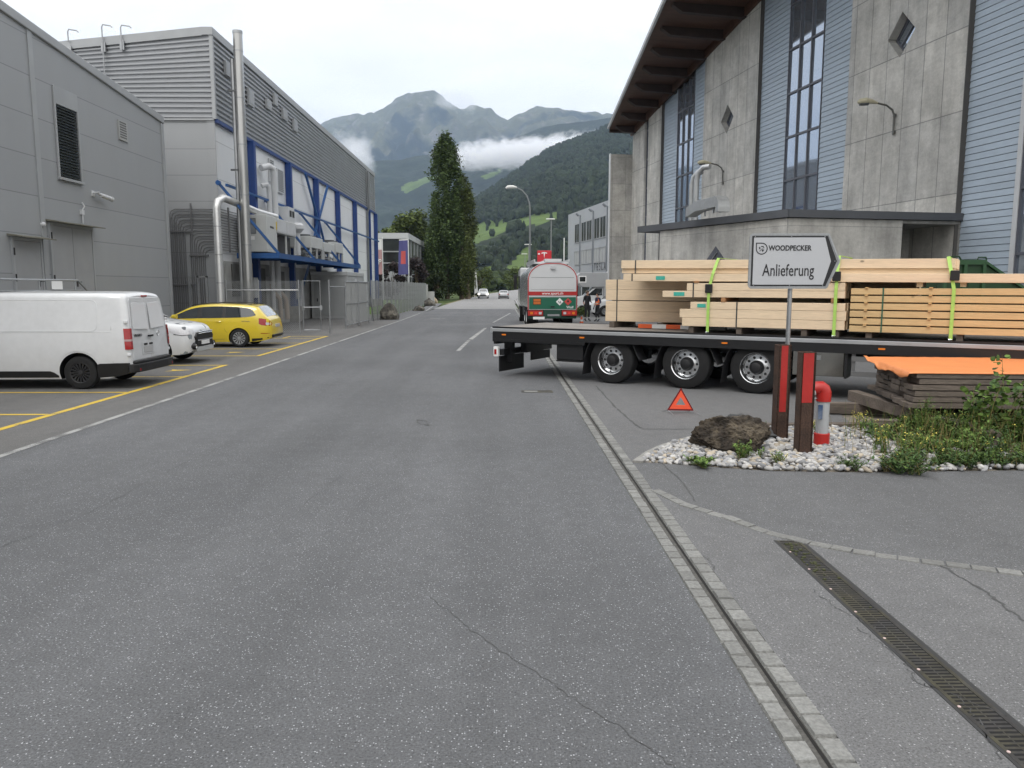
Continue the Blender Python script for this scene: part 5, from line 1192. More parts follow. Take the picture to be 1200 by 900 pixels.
# rear face pieces: x on the tail plane
def tx(z, o=.0): return VL + vshear(VL, z) + o
def tail(poly, o0, o1, m, name, par=van, bev=0.):
    mb = MB(); n = len(poly); v = [(tx(z, o0), y, z) for y, z in poly] + [(tx(z, o1), y, z) for y, z in poly]
    tr = tessellate_polygon([[Vector((p[0], p[1], 0)) for p in poly]])
    mb.add(v, [tuple(q) for q in tr] + [tuple(n + k for k in q) for q in tr] + [(i, (i + 1) % n, n + (i + 1) % n, n + i) for i in range(n)])
    return mb.build(name, m, par, bevel=bev)
dr = tail([(-.80, .57), (-.005, .57), (-.005, 1.83), (-.66, 1.83), (-.72, 1.78), (-.80, 1.1)], -.004, .012, VP, 'rear_door', bev=.008)
dr2 = tail([(.005, .57), (.80, .57), (.80, 1.1), (.72, 1.78), (.66, 1.83), (.005, 1.83)], -.004, .012, VP, 'rear_door', bev=.008)
mat('van_window_panel', (.68, .69, .70), .12, 0, coat=1.)
tail([(-.735, 1.2), (-.06, 1.17), (-.06, 1.71), (-.60, 1.73), (-.665, 1.68)], .012, .017, MC['van_window_panel'], 'window_blank', dr, .004)
tail([(.735, 1.2), (.06, 1.17), (.06, 1.71), (.60, 1.73), (.665, 1.68)], .012, .017, MC['van_window_panel'], 'window_blank', dr2, .004)
for g in (-1, 1):
    lm = MB(); pts = [(VL - .09, .945), (VL - .02, .925), (VL + .012, .89), (VL + .016, .815)]
    def col(z0, z1, m, nm, par):
        b = MB(); v = []
        for z in (z0, (z0 + z1) / 2, z1):
            for x, y in pts: v.append((x + vshear(VL, z) + .006, g * (y - .16 * max(0, z - 1.12) - (.0)), z))
        b.add(v, [(i * 4 + j, i * 4 + j + 1, (i + 1) * 4 + j + 1, (i + 1) * 4 + j) for i in range(2) for j in range(3)]); return b.build(nm, m, par, True)
    o = col(.80, 1.22, M_['redlens'], 'tail_lamp', van); col(.965, 1.005, mat('grey_lens', (.45, .3, .3), .2), 'reversing_lens', o).location = (.003, g * .003, 0)
    hg = MB()
    for z in (.66, 1.32): hg.box(VL - .07 + vshear(VL, z), VL + .006 + vshear(VL, z), g * .87 if g > 0 else -.925, .925 if g > 0 else -.87, z, z + .06)
    hg.build('door_hinge', VP, van, bevel=.01)
tail([(-.12, 1.845), (.12, 1.845), (.12, 1.875), (-.12, 1.875)], .0, .02, M_['redlens'], 'brake_light')
tail([(-.42, .66), (.14, .66), (.14, .92), (-.42, .92)], .0125, .02, mat('plate_recess', (.55, .56, .57), .4), 'plate_recess', dr, .006)
tail([(-.35, .70), (.05, .70), (.05, .82), (-.35, .82)], .021, .028, M_['plate'], 'number_plate', dr)
tail([(-.34, .85), (-.2, .85), (-.2, .885), (-.34, .885)], .021, .03, M_['black'], 'plate_lamp', dr); tail([(-.1, .85), (.04, .85), (.04, .885), (-.1, .885)], .021, .03, M_['black'], 'plate_lamp', dr)
tail([(-.13, 1.045), (.09, 1.045), (.07, 1.01), (-.11, 1.01)], .013, .045, M_['black'], 'door_handle', dr)
em = MB(); 
em.tube([(tx(1.06, .018), .36 + .055 * math.cos(R(a)), 1.06 + .055 * math.sin(R(a))) for a in range(0, 361, 20)], .006, 6, caps=False)
em.add([(tx(1.06, .02), .30, 1.068), (tx(1.06, .02), .365, 1.05), (tx(1.06, .02), .355, 1.075), (tx(1.06, .02), .42, 1.052), (tx(1.06, .02), .357, 1.062), (tx(1.06, .02), .363, 1.066)], [(0, 1, 4), (1, 3, 5), (4, 5, 2)]); em.build('emblem', M_['chrome'], dr2)
text_on('VIVARO', .085, M_['black'], dr, face_M((tx(1.06, .016), -.55, 1.06), (0, 1, 0), (0, 0, 1)), sx=1.15)
STL = (mat('black_steel_rim', (.02, .02, .022), .5), 16, .09)
for x in (.93, VL - 1.02):
    for g in (-1, 1): wheel(van, (x, g * .82, .335), .335, .215, .215, STL, g)
mr = MB(); mr.box(.0, .16, 0, .22, 0, .26)
for g in (-1, 1):
    o = MB(); a, b = sorted((g * .97, g * 1.16)); o.box(1.35, 1.5, a, b, 1.12, 1.4); o.build('mirror', M_['black'], van, bevel=.03, seg=2)
# ================================================================== YELLOW ESTATE CAR
YPAINT = mat('yellow_car_paint', (.66, .50, .03), .28, 0, .02, 2, coat=1.)
SL = 4.67
car = thing('estate_car', 'bright yellow estate car parked beyond the white van, tail towards the road', 'car', (-7.83 - SL, 27.12, 0))
B2 = Body([(0, .58), (.06, .68), (.3, .78), (.9, .93), (1.18, 1.0), (1.55, 1.18), (2.0, 1.38), (2.4, 1.445), (2.9, 1.46), (3.5, 1.445), (4.0, 1.405), (4.18, 1.37), (4.36, 1.18), (4.52, 1.0), (4.58, .95), (4.64, .80), (SL, .66)],
          [(0, .28), (.3, .18), (1, .17), (SL - .6, .19), (SL - .1, .27), (SL, .36)], [(0, .5), (.08, .7), (.35, .84), (.9, .895), (3.6, .905), (4.2, .885), (SL - .16, .80), (SL - .05, .70), (SL, .6)],
          [(0, .6), (.9, .88), (1.5, .93), (3, .96), (4.2, 1.0), (4.5, .95), (SL, .7)], lean=.42, tuck=.07, rad=.07, crown=.03)
bd = B2.mesh(90).build('body', [YPAINT, M_['black']], car, True); cut_arches(bd, [(.92, .31), (3.6, .31)], .355, .56, .92)
WT = pchip([(1.25, .985), (1.6, 1.15), (2.0, 1.305), (2.35, 1.365), (2.9, 1.385), (3.5, 1.365), (3.85, 1.33), (4.02, 1.28), (4.18, 1.1)]); WB = pchip([(1.25, .965), (2, .985), (3, 1.0), (3.9, 1.03), (4.18, 1.08)])
def win(x0, x1, n=8): return [(x0 + (x1 - x0) * i / n, WB(x0 + (x1 - x0) * i / n), WT(x0 + (x1 - x0) * i / n)) for i in range(n + 1)]
for nm, a, b in (('front_window', 1.42, 2.2), ('rear_window', 2.33, 3.05), ('quarter_window', 3.15, 4.14)): B2.side(win(a, b, 12), .006).build(nm, CARGLASS, car, True)
B2.side(win(1.3, 4.17, 24), .003).build('window_surround', M_['black'], car, True)
B2.topp(1.2, 1.98, .86).build('windscreen', CARGLASS, car, True)
RWG = mat('tailgate_glass', (.12, .14, .16), .04, 0, spec=1., coat=1.)
B2.topp(4.2, 4.50, .80, .008).build('tailgate_window', RWG, car, True)
sp = B2.topp(4.05, 4.2, .93, .015); sp.build('spoiler', YPAINT, car, True)
for g in (-1, 1):
    rl = MB(); rl.tube([(x, g * (B2.hw(x, B2.top(x) - .02) - .06), B2.top(x) + .045) for x in (1.95, 2.05, 2.6, 3.2, 3.8, 4.0)], .014, 6); rl.build('roof_rail', M_['black'], car, True)
    mi = MB(); mi.tube([(1.48, g * .88, 1.0), (1.5, g * .98, 1.03)], .03, 6); mi.tube([(1.44, g * 1.0, 1.04), (1.58, g * 1.02, 1.05)], [.075, .085], 10); mi.build('mirror', YPAINT, car, True)
    lm = B2.side([(4.28, .80, .985), (4.36, .755, .985), (4.5, .735, .955), (4.6, .73, .90), (4.645, .735, .80)], .007, 4, (g,)); o = lm.build('tail_lamp', M_['redlens'], car, True)
    lm = B2.side([(4.5, .76, .84), (4.56, .76, .84), (4.62, .77, .82)], .010, 2, (g,)); lm.build('reversing_lens', M_['clearlens'], o, True)
    lm = B2.side([(.10, .56, .66), (.3, .58, .74), (.5, .62, .78), (.62, .68, .77)], .007, 4, (g,)); lm.build('headlight', M_['clearlens'], car, True)
    hd = MB()
    for x in (2.12, 3.02): hd.tube([(x - .18, g * (B2.hw(x, .88) + .02), .87), (x - .1, g * (B2.hw(x, .88) + .035), .875), (x, g * (B2.hw(x, .88) + .02), .88)], .014, 6)
    hd.build('door_handle', YPAINT, car, True)
B2.side_lines([[(2.27, .28), (2.29, .6), (2.27, .98), (2.30, 1.36)], [(1.32, .3), (1.3, .6), (1.32, .95)], [(3.2, .5), (3.12, .62), (3.1, .99)], [(1.35, .26), (3.1, .28)]], .0035).build('door_gap', seam, car)
B2.side_lines([[(.5, .84), (1.5, .89), (3, .91), (4.3, .93)]], .006).build('shoulder_crease', YPAINT, car, True)
B2.side([(4.02, .2, .3), (4.3, .24, .31), (4.55, .31, .34), (4.66, .37, .38)], .008, 3).build('lower_bumper', M_['black'], car)
b_ = MB(); b_.box(SL - .06, SL + .015, -.62, .62, .33, .43); b_.build('diffuser', M_['black'], car, bevel=.02)
b_ = MB(); b_.box(SL - .05, SL + .008, -.26, .26, .66, .77); b_.build('number_plate', M_['plate'], car)
b_ = MB(); b_.tube([(SL - .01, .5, .35), (SL + .03, .5, .35)], .03, 8); b_.build('exhaust', M_['chrome'], car, True)
B2.side([(4.33, .465, .485), (4.5, .46, .48), (4.6, .465, .475)], .008, 1).build('reflector', M_['redlens'], car)
text_on('OCTAVIA', .055, M_['chrome'], car, face_M((3.85, -(B2.hw(3.85, .9) + .012), .885), (1, 0, 0), (0, 0, 1)), sx=1.2)
ALY = (mat('silver_wheel_trim', (.5, .51, .52), .3, .6), 12, .11)
for x in (.92, 3.6):
    for g in (-1, 1): wheel(car, (x, g * .80, .315), .315, .205, .225, ALY, g)
# ================================================================== WRAPPED SUV between van and estate
def wrap_mat():
    m = bpy.data.materials.new('camouflage_wrap'); m.use_nodes = True; t, ln, b, n = tools(m); b.inputs['Roughness'].default_value = .3; b.inputs['Coat Weight'].default_value = .5
    tc = n('ShaderNodeTexCoord'); v = n('ShaderNodeTexVoronoi', Scale=9., distance='MANHATTAN'); ln.new(tc.outputs['Object'], v.inputs['Vector'])
    s = n('ShaderNodeSeparateColor'); ln.new(v.outputs['Color'], s.inputs[0])
    r = n('ShaderNodeValToRGB'); e = r.color_ramp; e.interpolation = 'CONSTANT'; e.elements[0].position = 0; e.elements[0].color = (.60, .61, .62, 1); e.elements[1].position = .80; e.elements[1].color = (.22, .25, .27, 1)
    q = e.elements.new(.89); q.color = (.06, .07, .08, 1); q = e.elements.new(.95); q.color = (.62, .63, .64, 1)
    ln.new(s.outputs[0], r.inputs[0]); ln.new(r.outputs[0], b.inputs['Base Color']); return m
WR = wrap_mat()
suv = thing('suv', 'white off-road car with grey splinter pattern between the van and the estate', 'car', (-8.18, 21.25, 0), R(180))
B3 = Body([(0, .80), (.05, .92), (.25, 1.03), (.7, 1.10), (1.15, 1.16), (1.5, 1.38), (1.95, 1.62), (2.4, 1.68), (3.6, 1.66), (4.2, 1.58), (4.5, 1.2), (4.62, .9), (4.66, .7)], [(0, .38), (.25, .26), (1, .24), (4, .26), (4.66, .45)],
          [(0, .55), (.08, .72), (.35, .86), (.9, .90), (3.8, .90), (4.4, .82), (4.66, .6)], [(0, .8), (.9, 1.04), (1.6, 1.08), (4.66, 1.1)], lean=.38, tuck=.05, rad=.09, crown=.04)
bd = B3.mesh(80).build('body', [WR, M_['black']], suv, True); cut_arches(bd, [(.93, .36), (3.6, .36)], .41, .56, .92)
B3.side([(1.45, 1.1, 1.25), (1.8, 1.1, 1.48), (2.3, 1.1, 1.57), (3.6, 1.11, 1.56), (4.1, 1.15, 1.45)], .006).build('side_window', CARGLASS, suv, True)
B3.topp(1.18, 1.95, .86).build('windscreen', CARGLASS, suv, True)
for g in (-1, 1):
    lm = B3.side([(.03, .80, .86), (.1, .77, .89), (.25, .77, .93), (.42, .81, .96), (.56, .87, .96)], .008, 4, (g,)); o = lm.build('headlight', M_['clearlens'], suv, True)
    lm = B3.side([(.08, .775, .79), (.25, .76, .775), (.45, .79, .81)], .012, 1, (g,)); lm.build('lamp_rim', M_['black'], o)
    f_ = MB(); f_.lathe([(-.10, .085), (-.02, .095), (-.0, .07), (.03, .06), (.03, 0)][::-1], 'X', (.05, g * .63, .47), 18); f_.build('fog_lamp', M_['black'], suv, True)
    f_ = MB(); f_.tube([(-.03, g * .63 + .055 * math.cos(R(a)), .47 + .055 * math.sin(R(a))) for a in range(0, 361, 30)], .012, 6, caps=False); f_.build('fog_lamp_ring', M_['chrome'], suv, True)
    o = MB(); o.tube([(1.45, g * .9, 1.12), (1.47, g * 1.02, 1.14)], .03, 6); o.tube([(1.42, g * 1.04, 1.15), (1.56, g * 1.05, 1.16)], [.08, .1], 10); o.build('mirror', WR, suv, True)
g_ = MB(); g_.prism([(-.50, .83), (.50, .83), (.60, .72), (.52, .45), (-.52, .45), (-.60, .72)], 'YZ', -.035, .03); g_.build('grille', M_['black'], suv)
g_ = MB(); g_.tube([(-.05, -.5, .84), (-.06, 0, .86), (-.05, .5, .84)], .014, 6); g_.tube([(-.05, -.48, .80), (-.06, 0, .81), (-.05, .48, .80)], .012, 6); g_.box(-.05, -.03, -.52, .52, .60, .64); g_.build('grille_bar', M_['chrome'], suv)
g_ = MB(); g_.box(-.06, -.036, -.26, .26, .5, .60); g_.build('number_plate', M_['white'], suv)
g_ = MB(); g_.prism([(-.66, .44), (.66, .44), (.58, .32), (-.58, .32)], 'YZ', -.04, .04); g_.build('skid_plate', mat('silver_plastic', (.45, .46, .46), .4), suv, bevel=.01)
for x in (.93, 3.6):
    for g in (-1, 1): wheel(suv, (x, g * .80, .355), .355, .225, .23, ALY, g)
# ================================================================== DISTANT CARS
def small_car(loc, rz, label, paint, face):
    t = thing('distant_car', label, 'car', loc, rz, 'cars driving on the far road')
    b = B3 if face else B2; b.mesh(36, 10).build('body', [paint, M_['black']], t, True)
    L0 = b.x1
    (b.side([(1.45, 1.1, 1.25), (1.8, 1.1, 1.48), (2.3, 1.1, 1.57), (3.6, 1.11, 1.56), (4.1, 1.15, 1.45)], .006) if face else b.side(win(1.35, 4.1, 8), .006)).build('side_window', CARGLASS, t)
    b.topp(1.2, 1.95, .84).build('windscreen', CARGLASS, t); b.topp(4.24, 4.5, .8).build('rear_window', CARGLASS, t)
    for g in (-1, 1):
        if face: b.side([(.02, .72, .86), (.1, .7, .88), (.3, .76, .92)], .01, 2, (g,)).build('headlight', mat('lit_headlight', (.8, .8, .8), .2, emit=((1, .95, .85), 6.)), t)
        else: b.side([(4.45, .72, .92), (4.55, .72, .90), (4.64, .73, .85)], .01, 2, (g,)).build('tail_lamp', M_['redlens'], t)
    q = MB(); 
    if face: q.box(-.02, .03, -.5, .5, .5, .7)
    else: q.box(L0 - .05, L0 + .02, -.7, .7, .3, .46)
    q.build('grille' if face else 'bumper', M_['black'], t)
    for x in (.92, 3.6):
        for g in (-1, 1): q = MB(); q.lathe([(-.12, 0), (-.12, .33), (.12, .33), (.12, 0)], 'Y', (x, g * .78, .33), 16); q.build('wheel', M_['rubber'], t)
    return t
small_car((-3.02, 131.5, 0), R(90), 'white oncoming car with lit headlights on the far road', mat('far_white_paint', (.55, .56, .57), .3, coat=.5), True)
small_car((.48, 134.0, 0), R(-90), 'silver car driving away on the far road beside the oncoming white one', mat('far_silver_paint', (.32, .33, .34), .3, .4, coat=.5), False)
# ================================================================== FLATBED TRAILER (local x = towards the headboard, y = away from the camera)
TA = R(-32.4)
tr = thing('flatbed_trailer', 'long black three axle flatbed semi-trailer standing across the yard, loaded with timber', 'trailer', (-.48, 17.9, 0), TA)
TL, TW = 13.6, 2.52
DK = mat('deck_plywood', (.21, .19, .17), .75, 0, .2, .9, .2, 8, .15, 20, stretch=(1, 5, 1))
E0 = .32
b = MB(); b.box(E0 + .03, TL, .05, TW - .05, 1.06, 1.135); b.build('deck', DK, tr)
b = MB(); b.box(E0, TL, -.012, .045, 1.03, 1.105); b.box(E0, TL, TW - .045, TW + .012, 1.03, 1.105); b.box(E0 - .03, E0 + .028, -.012, TW + .012, 1.0, 1.12)
b.build('side_rail', mat('rail_grey', (.36, .37, .38), .4, .3, .1, 2), tr, bevel=.008)
b = MB(); b.box(E0 + .02, TL, -.004, .05, 1.108, 1.145); b.box(E0 + .02, TL, TW - .05, TW, 1.108, 1.145); b.build('edge_strip', M_['black'], tr)
b = MB(); b.box(E0 + .02, TL, .0, .04, .86, 1.029); b.box(E0 + .05, TL, .75, .9, .72, 1.05); b.box(E0 + .05, TL, 1.62, 1.77, .72, 1.05); b.box(E0 + .02, E0 + .1, .05, TW - .05, .74, 1.0)
b.box(E0 + .02, 2.7, .002, .036, .80, .859)
x = 1.2
while x < TL: b.box(x, x + .06, .045, TW - .05, .9, 1.055); x += .9
b.build('chassis', M_['blacksteel'], tr)
for i, x in enumerate((.6, 2.58, 5.66, 8.43)):
    b = MB(); b.box(x, x + .13, -.022, -.0125 + .0, .985, 1.025) if False else b.box(x, x + .11, -.012, -.001, .95, .98); b.build('side_marker', M_['orange'], tr)
# rear mud guards, bumper and lamp
b = MB(); b.box(.48, .5, .05, 1.15, .10, .46); b.build('mud_flap', M_['black'], tr); b = MB(); b.box(.48, .5, 1.5, TW - .05, .25, .46); b.build('mud_flap', M_['black'], tr)
b = MB(); b.box(.44, .58, .1, TW - .1, .48, .62); b.box(.44, .64, .35, .5, .3, .9); b.box(.48, .58, 1.7, 1.85, .46, .9); b.box(.62, .78, .8, 1.6, .5, .75); b.build('underrun_bar', M_['blacksteel'], tr)
b = MB(); b.box(.36, .48, .0, .09, .45, .68); o = b.build('tail_lamp', M_['white'], tr, bevel=.01); b = MB(); b.box(.39, .45, -.008, -.001, .5, .62); b.build('reflector', M_['redlens'], o)
b = MB(); b.box(1.98, 2.62, .06, .62, .45, .84); b.build('battery_box', M_['black'], tr, bevel=.015); b = MB(); b.box(2.0, 2.6, .02, .55, .42, .449); b.build('battery_box_bracket', M_['blacksteel'], tr)
AX = (3.28, 4.91, 6.30); WR_ = .50
for x in AX:
    wheel(tr, (x, .26, WR_), WR_, .36, .30, 'truck', -1); wheel(tr, (x, TW - .26, WR_), WR_, .36, .30, 'truck', 1)
    b = MB(); b.tube([(x, .4, WR_), (x, TW - .4, WR_)], .07, 10); b.box(x - .25, x + .25, .75, .95, .42, .72); b.box(x - .25, x + .25, 1.6, 1.8, .42, .72); b.build('axle', M_['blacksteel'], tr)
    b = MB(); pts = [(x + .60 * math.cos(R(a)), WR_ + .59 * math.sin(R(a))) for a in range(15, 166, 10)]; pts = [(x + .66, WR_ + .02)] + pts + [(x - .62, WR_ + .02), (x - .66, .16)]
    for p, q in zip(pts, pts[1:]): b.hexa([(p[0], .06, p[1]), (p[0], .48, p[1]), (p[0], .48, p[1] + .025), (p[0], .06, p[1] + .025)], [(q[0], .06, q[1]), (q[0], .48, q[1]), (q[0], .48, q[1] + .025), (q[0], .06, q[1] + .025)])
    b.build('mudguard', mat('mudguard_plastic', (.022, .022, .024), .6), tr)
b = MB(); b.box(6.98, 7.88, .05, .55, .42, .88); bx = b.build('tool_box', mat('stainless_box', (.42, .41, .38), .13, 1., .05, 3), tr, bevel=.012); b = MB(); b.box(7.36, 7.48, .035, .049, .72, .80); b.build('latch', M_['galv'], bx)
b = MB(); b.box(6.95, 7.91, .03, .58, .881, .9); b.box(7.885, 7.93, .03, .58, .40, .88); b.build('box_trim', M_['blacksteel'], tr)
b = MB()
for z in (.45, .72): b.box(8.0, 12.6, .03, .06, z, z + .09)
for x in (8.0, 9.5, 11, 12.5): b.box(x, x + .06, .061, .1, .45, .9)
b.build('side_guard', mat('guard_alu', (.2, .2, .2), .4, .5), tr)
b = MB(); b.box(10.9, 11.05, .3, .45, .05, 1.0); b.box(10.8, 11.15, .22, .53, 0, .05); b.box(10.9, 11.05, 2.05, 2.2, .05, 1.0); b.box(10.8, 11.15, 1.97, 2.28, 0, .05); b.build('landing_leg', M_['blacksteel'], tr)
TM = Matrix.LocRotScale(tr.location, tr.rotation_euler, (1, 1, 1))
def tp(x, y, z): return TM @ Vector((x, y, z))
# ---- timber packs on the trailer. each pack is a thing; each course of beams a part
def pack(name, label, x0, y0, z0, courses, mt, group='timber packs on the trailer', n_band=((.35,)), bandc=None, tilt=0., gap=.0, stick=()):
    """courses: (dx0, dx1, height, dy, beams across, depth)"""
    t = thing(name, label, 'timber', tp(x0, y0, z0), TA, group); t.rotation_euler = (0, -tilt, TA); z = 0; rr = random.Random(int(x0 * 31 + y0 * 7 + z0 * 3)); tops = []
    for (a, c, h, dy, nb, dp) in courses:
        b = MB(); w = dp / nb
        for k in range(nb):
            j0, j1 = rr.uniform(-.006, .006), rr.uniform(-.02, .02); b.box(a + j0, c + j1, dy + k * w + .002, dy + (k + 1) * w - .002, z + .002, z + h - .002)
        b.build('beam_course', mt, t, bevel=.004)
        if gap:
            s = MB()
            for q in stick: s.box(q - .025, q + .025, dy - .03, dy + dp + .01, z + h, z + h + gap)
            if stick: s.build('spacer', MC['dun_l'], t)
        z += h + gap
    return t, z
mat('dun_l', (.55, .36, .16), .7, 0, .15, 4)
W1 = M_['wood']
BAND = mat('steel_band', (.07, .075, .08), .4, .5); GTAG = mat('green_tag', (.05, .38, .30), .5, 0, .1, 20); GTAG2 = mat('lime_tag', (.25, .38, .12), .5)
def band(t, x, y, z0, z1, dp, m=BAND):
    b = MB(); b.box(x - .012, x + .012, y - .006, y - .001, z0, z1); b.box(x - .012, x + .012, y - .006, y + dp + .006, z1, z1 + .004); b.build('strapping_band', m, t)
def labelp(t, x, y, z, w, h, m=GTAG):
    b = MB(); b.box(x, x + w, y - .006, y - .001, z, z + h); b.build('paper_tag', m, t)
t, _ = pack('timber_pack', 'pale square pack of deep beams at the back left of the trailer bed', 2.58, 1.3, 1.27, [(0, 6.2, .23, 0, 5, 1.0), (0, 6.2, .23, 0, 5, 1.0)], W1)
band(t, .28, 0, 0, .46, 1.0)
t, _ = pack('timber_pack', 'pale beams lying on top of the square pack at the back left of the trailer', 2.58, 1.3, 1.745, [(0, 6.3, .24, 0, 5, 1.0), (0, 6.3, .225, 0, 5, 1.0)], W1)
band(t, .28, 0, 0, .465, 1.0)
t, _ = pack('timber_pack', 'stepped pale pack, lowest of the left stack under the green straps', 4.77, .06, 1.27, [(0.05, 3.08, .17, 0, 5, 1.0), (0, 3.08, .17, 0, 5, 1.0), (.22, 3.08, .145, 0, 5, 1.0)], W1)
band(t, 1.14, 0, 0, .485, 1.0); labelp(t, .36, 0, .375, .17, .07)
t, _ = pack('timber_pack', 'thin stepped pale pack between the upper and lowest layers, green tag at its left end', 4.40, .06, 1.84, [(0, 3.42, .13, 0, 5, 1.0), (.5, 3.42, .15, 0, 5, 1.0)], W1)
band(t, .64, 0, 0, .28, 1.0); labelp(t, .24, 0, .03, .22, .075)
t, zt_ = pack('timber_pack', 'long double course of pale beams on top of the load, reaching the right edge', 3.52, .10, 2.165, [(0, 10.0, .15, 0, 6, 1.5)], W1, tilt=-.008)
band(t, .2, 0, 0, .15, 1.5); labelp(t, .72, 0, .03, .19, .075, GTAG); labelp(t, 2.9, 0, .03, .2, .06, GTAG2)
t, zt_ = pack('timber_pack', 'topmost pack of long pale beams on the load', 3.42, .22, 2.328, [(0, 6.1, .10, .05, 6, 1.3), (0, 6.1, .17, 0, 6, 1.35)], W1, tilt=-.012)
band(t, .32, 0, 0, .27, 1.35)
SP = [i * .0 for i in range(0)]
t, _ = pack('board_pack', 'golden pack of six spaced board layers on the right part of the trailer', 7.93, .05, 1.25, [(0, 5.4, .112, 0, 6, 1.1)] * 6, M_['wood2'], gap=.02, stick=(.25, 1.25, 2.9, 4.5))
band(t, .52, 0, 0, .775, 1.1, mat('green_band', (.03, .10, .06), .5))
t = thing('dunnage', 'brown dunnage blocks between the timber packs on the trailer', 'dunnage', tp(0, 0, 0), TA)
b = MB()
def blk(nm, m, *q): b = MB(); b.box(*q); b.build(nm, m, t)
for x in (2.75, 3.9): blk('deck_bearer', M_['oldwood'], x, x + .12, 1.15, 2.4, 1.137, 1.265)
for x in (4.95, 5.9, 7.1, 7.65): blk('deck_bearer', M_['oldwood'], x, x + .1, .1, 1.1, 1.137, 1.262)
for x in (8.2, 9.6, 11, 12.4): blk('deck_bearer', M_['oldwood'], x, x + .1, .1, 1.15, 1.137, 1.245)
for x in (5.6, 7.6): blk('spacer_block', M_['dun'], x, x + .08, .05, 1.0, 1.76, 1.838)
for x in (5.05, 7.5): blk('spacer_block', M_['dun'], x, x + .08, .05, 1.0, 2.125, 2.163)
for x in (8.95, 9.6, 10.6, 12.): blk('pale_block', W1, x, x + .09, .2, 1.1, 2.045, 2.163)
# warning tape
t = thing('warning_tape', 'orange and white warning board lying under the left timber packs', 'warning board', tp(0, 0, 0), TA)
b = MB()
for i in range(6): b.k = i % 2; b.box(3.5 + i * .32, 3.5 + (i + 1) * .32, 1.02, 1.14, 1.15, 1.235)
b.build('board', [mat('fluor_orange', (.75, .12, .03), .5), M_['white']], t)
LIME = mat('lime_strap', (.36, .58, .12), .6, 0, .1, 10)
for i, (x, xo, lab, xt) in enumerate(((5.36, .12, 'leftmost lime green lashing strap, over the left timber stack', 0), (7.68, .0, 'middle lime green lashing strap, right of the arrow sign', 0), (9.52, -.12, 'rightmost lime green lashing strap, over the golden board pack', 0))):
    t = thing('lashing_strap', lab, 'strap', tp(x, 0, 0), TA, 'lime lashing straps'); b = MB()
    zt = 2.60 if i < 2 else 2.55
    pth = [(0, .02, 1.16), (0, .028, 2.0), (xo * .5, .06, 2.30), (xo, .20, zt + .005), (xo, 1.6, zt + .01), (0, 2.49, 1.3)]
    for p, q in zip(pth, pth[1:]): b.bar(p, q, .055, .006, up=(0, 0, 1) if abs(p[2] - q[2]) < .5 and abs(p[1] - q[1]) > .5 else (0, 1, 0))
    b.build('webbing', LIME, t); b = MB(); b.tube([(-.03, .01, 1.17), (0, .01, 1.11), (.03, .01, 1.17), (-.03, .01, 1.17)], .007, 6); b.build('hook', M_['chrome'], t)
    b = MB(); zz = 2.0 if i == 0 else 2.22; b.box(-.07, .07, .0, .045, zz - .07, zz + .1); b.build('edge_protector', M_['black'], t, bevel=.01)
# ================================================================== ARROW SIGN on its post
t = thing('arrow_sign', 'white arrow shaped delivery sign with black tip on a galvanised pole', 'sign', (3.86, 10.27, 0), R(-2))
b = MB(); b.tube([(0, 0, 0), (0, 0, 2.12)], .03, 12); b.build('pole', M_['galv'], t, smooth=True)
X0, X1, XT, Z0, Z1 = -.565, .455, .61, 2.035, 2.735; zm = (Z0 + Z1) / 2; RZ = lambda x, z: (x, z)
outl = [(X0 + .03, Z0), (X1, Z0), (XT - .01, zm - .025), (XT, zm), (XT - .01, zm + .025), (X1, Z1), (X0 + .03, Z1), (X0, Z1 - .03), (X0, Z0 + .03)]
b = MB(); b.prism(outl, 'XZ', -.05, -.03); pl = b.build('sign_panel', M_['galv'], t, bevel=.004)
def inset(k, xt): return [(X0 + k, Z0 + k), (X1 - k * .5, Z0 + k), (XT - xt, zm), (X1 - k * .5, Z1 - k), (X0 + k, Z1 - k)]
b = MB(); b.prism(inset(.022, .03), 'XZ', -.053, -.0505); b.build('black_face', mat('sign_black', (.012, .012, .014), .4), pl)
b = MB(); b.prism([(X0 + .045, Z0 + .042), (X1 - .045, Z0 + .042), (X1 + .045, zm), (X1 - .045, Z1 - .042), (X0 + .045, Z1 - .042)], 'XZ', -.056, -.0535); b.build('white_face', mat('sign_white', (.44, .45, .47), .45), pl)
b = MB(); b.prism(outl, 'XZ', -.056, -.03); 
fr = MB(); 
for a_, c_ in zip(outl, outl[1:] + outl[:1]): fr.bar((a_[0], -.048, a_[1]), (c_[0], -.048, c_[1]), .024, .02, up=(0, 1, 0))
fr.build('frame', M_['galv'], pl)
SB = MC['sign_black']
text_on('WOODPECKER', .094, SB, pl, face_M((-.045, -.0575, 2.553), (1, 0, 0), (0, 0, 1)), sx=.86, off=.0022, name='company_name')
text_on('Anlieferung', .222, SB, pl, face_M((-.055, -.0575, 2.26), (1, 0, 0), (0, 0, 1)), sx=.66, off=.0005, name='lettering')
b = MB(); cx, cz, r0 = -.415, 2.548, .078; n = 26
def drop(r): return [(cx - r, cz + r)] + [(cx + r * math.sin(R(a)), cz + r * math.cos(R(a))) for a in range(0, 271, 15)]
o_, i_ = drop(r0), drop(r0 - .013); m_ = len(o_)
b.add([(x, -.058, z) for x, z in o_ + i_], [(k, (k + 1) % m_, m_ + (k + 1) % m_, m_ + k) for k in range(m_)])
for tri in ([(-.035, .03), (-.035, -.012), (-.012, .008)], [(-.005, -.012), (.035, -.012), (.014, -.045)], [(-.03, -.03), (.01, .012), (-.022, -.036)], [(-.012, .034), (.02, .034), (.036, .008), (.03, .008), (.012, .022), (-.012, .024)], [(0.0, .0), (.036, .0), (.01, -.008)]):
    b.add([(cx + x, -.058, cz + z) for x, z in tri], [tuple(range(len(tri)))])
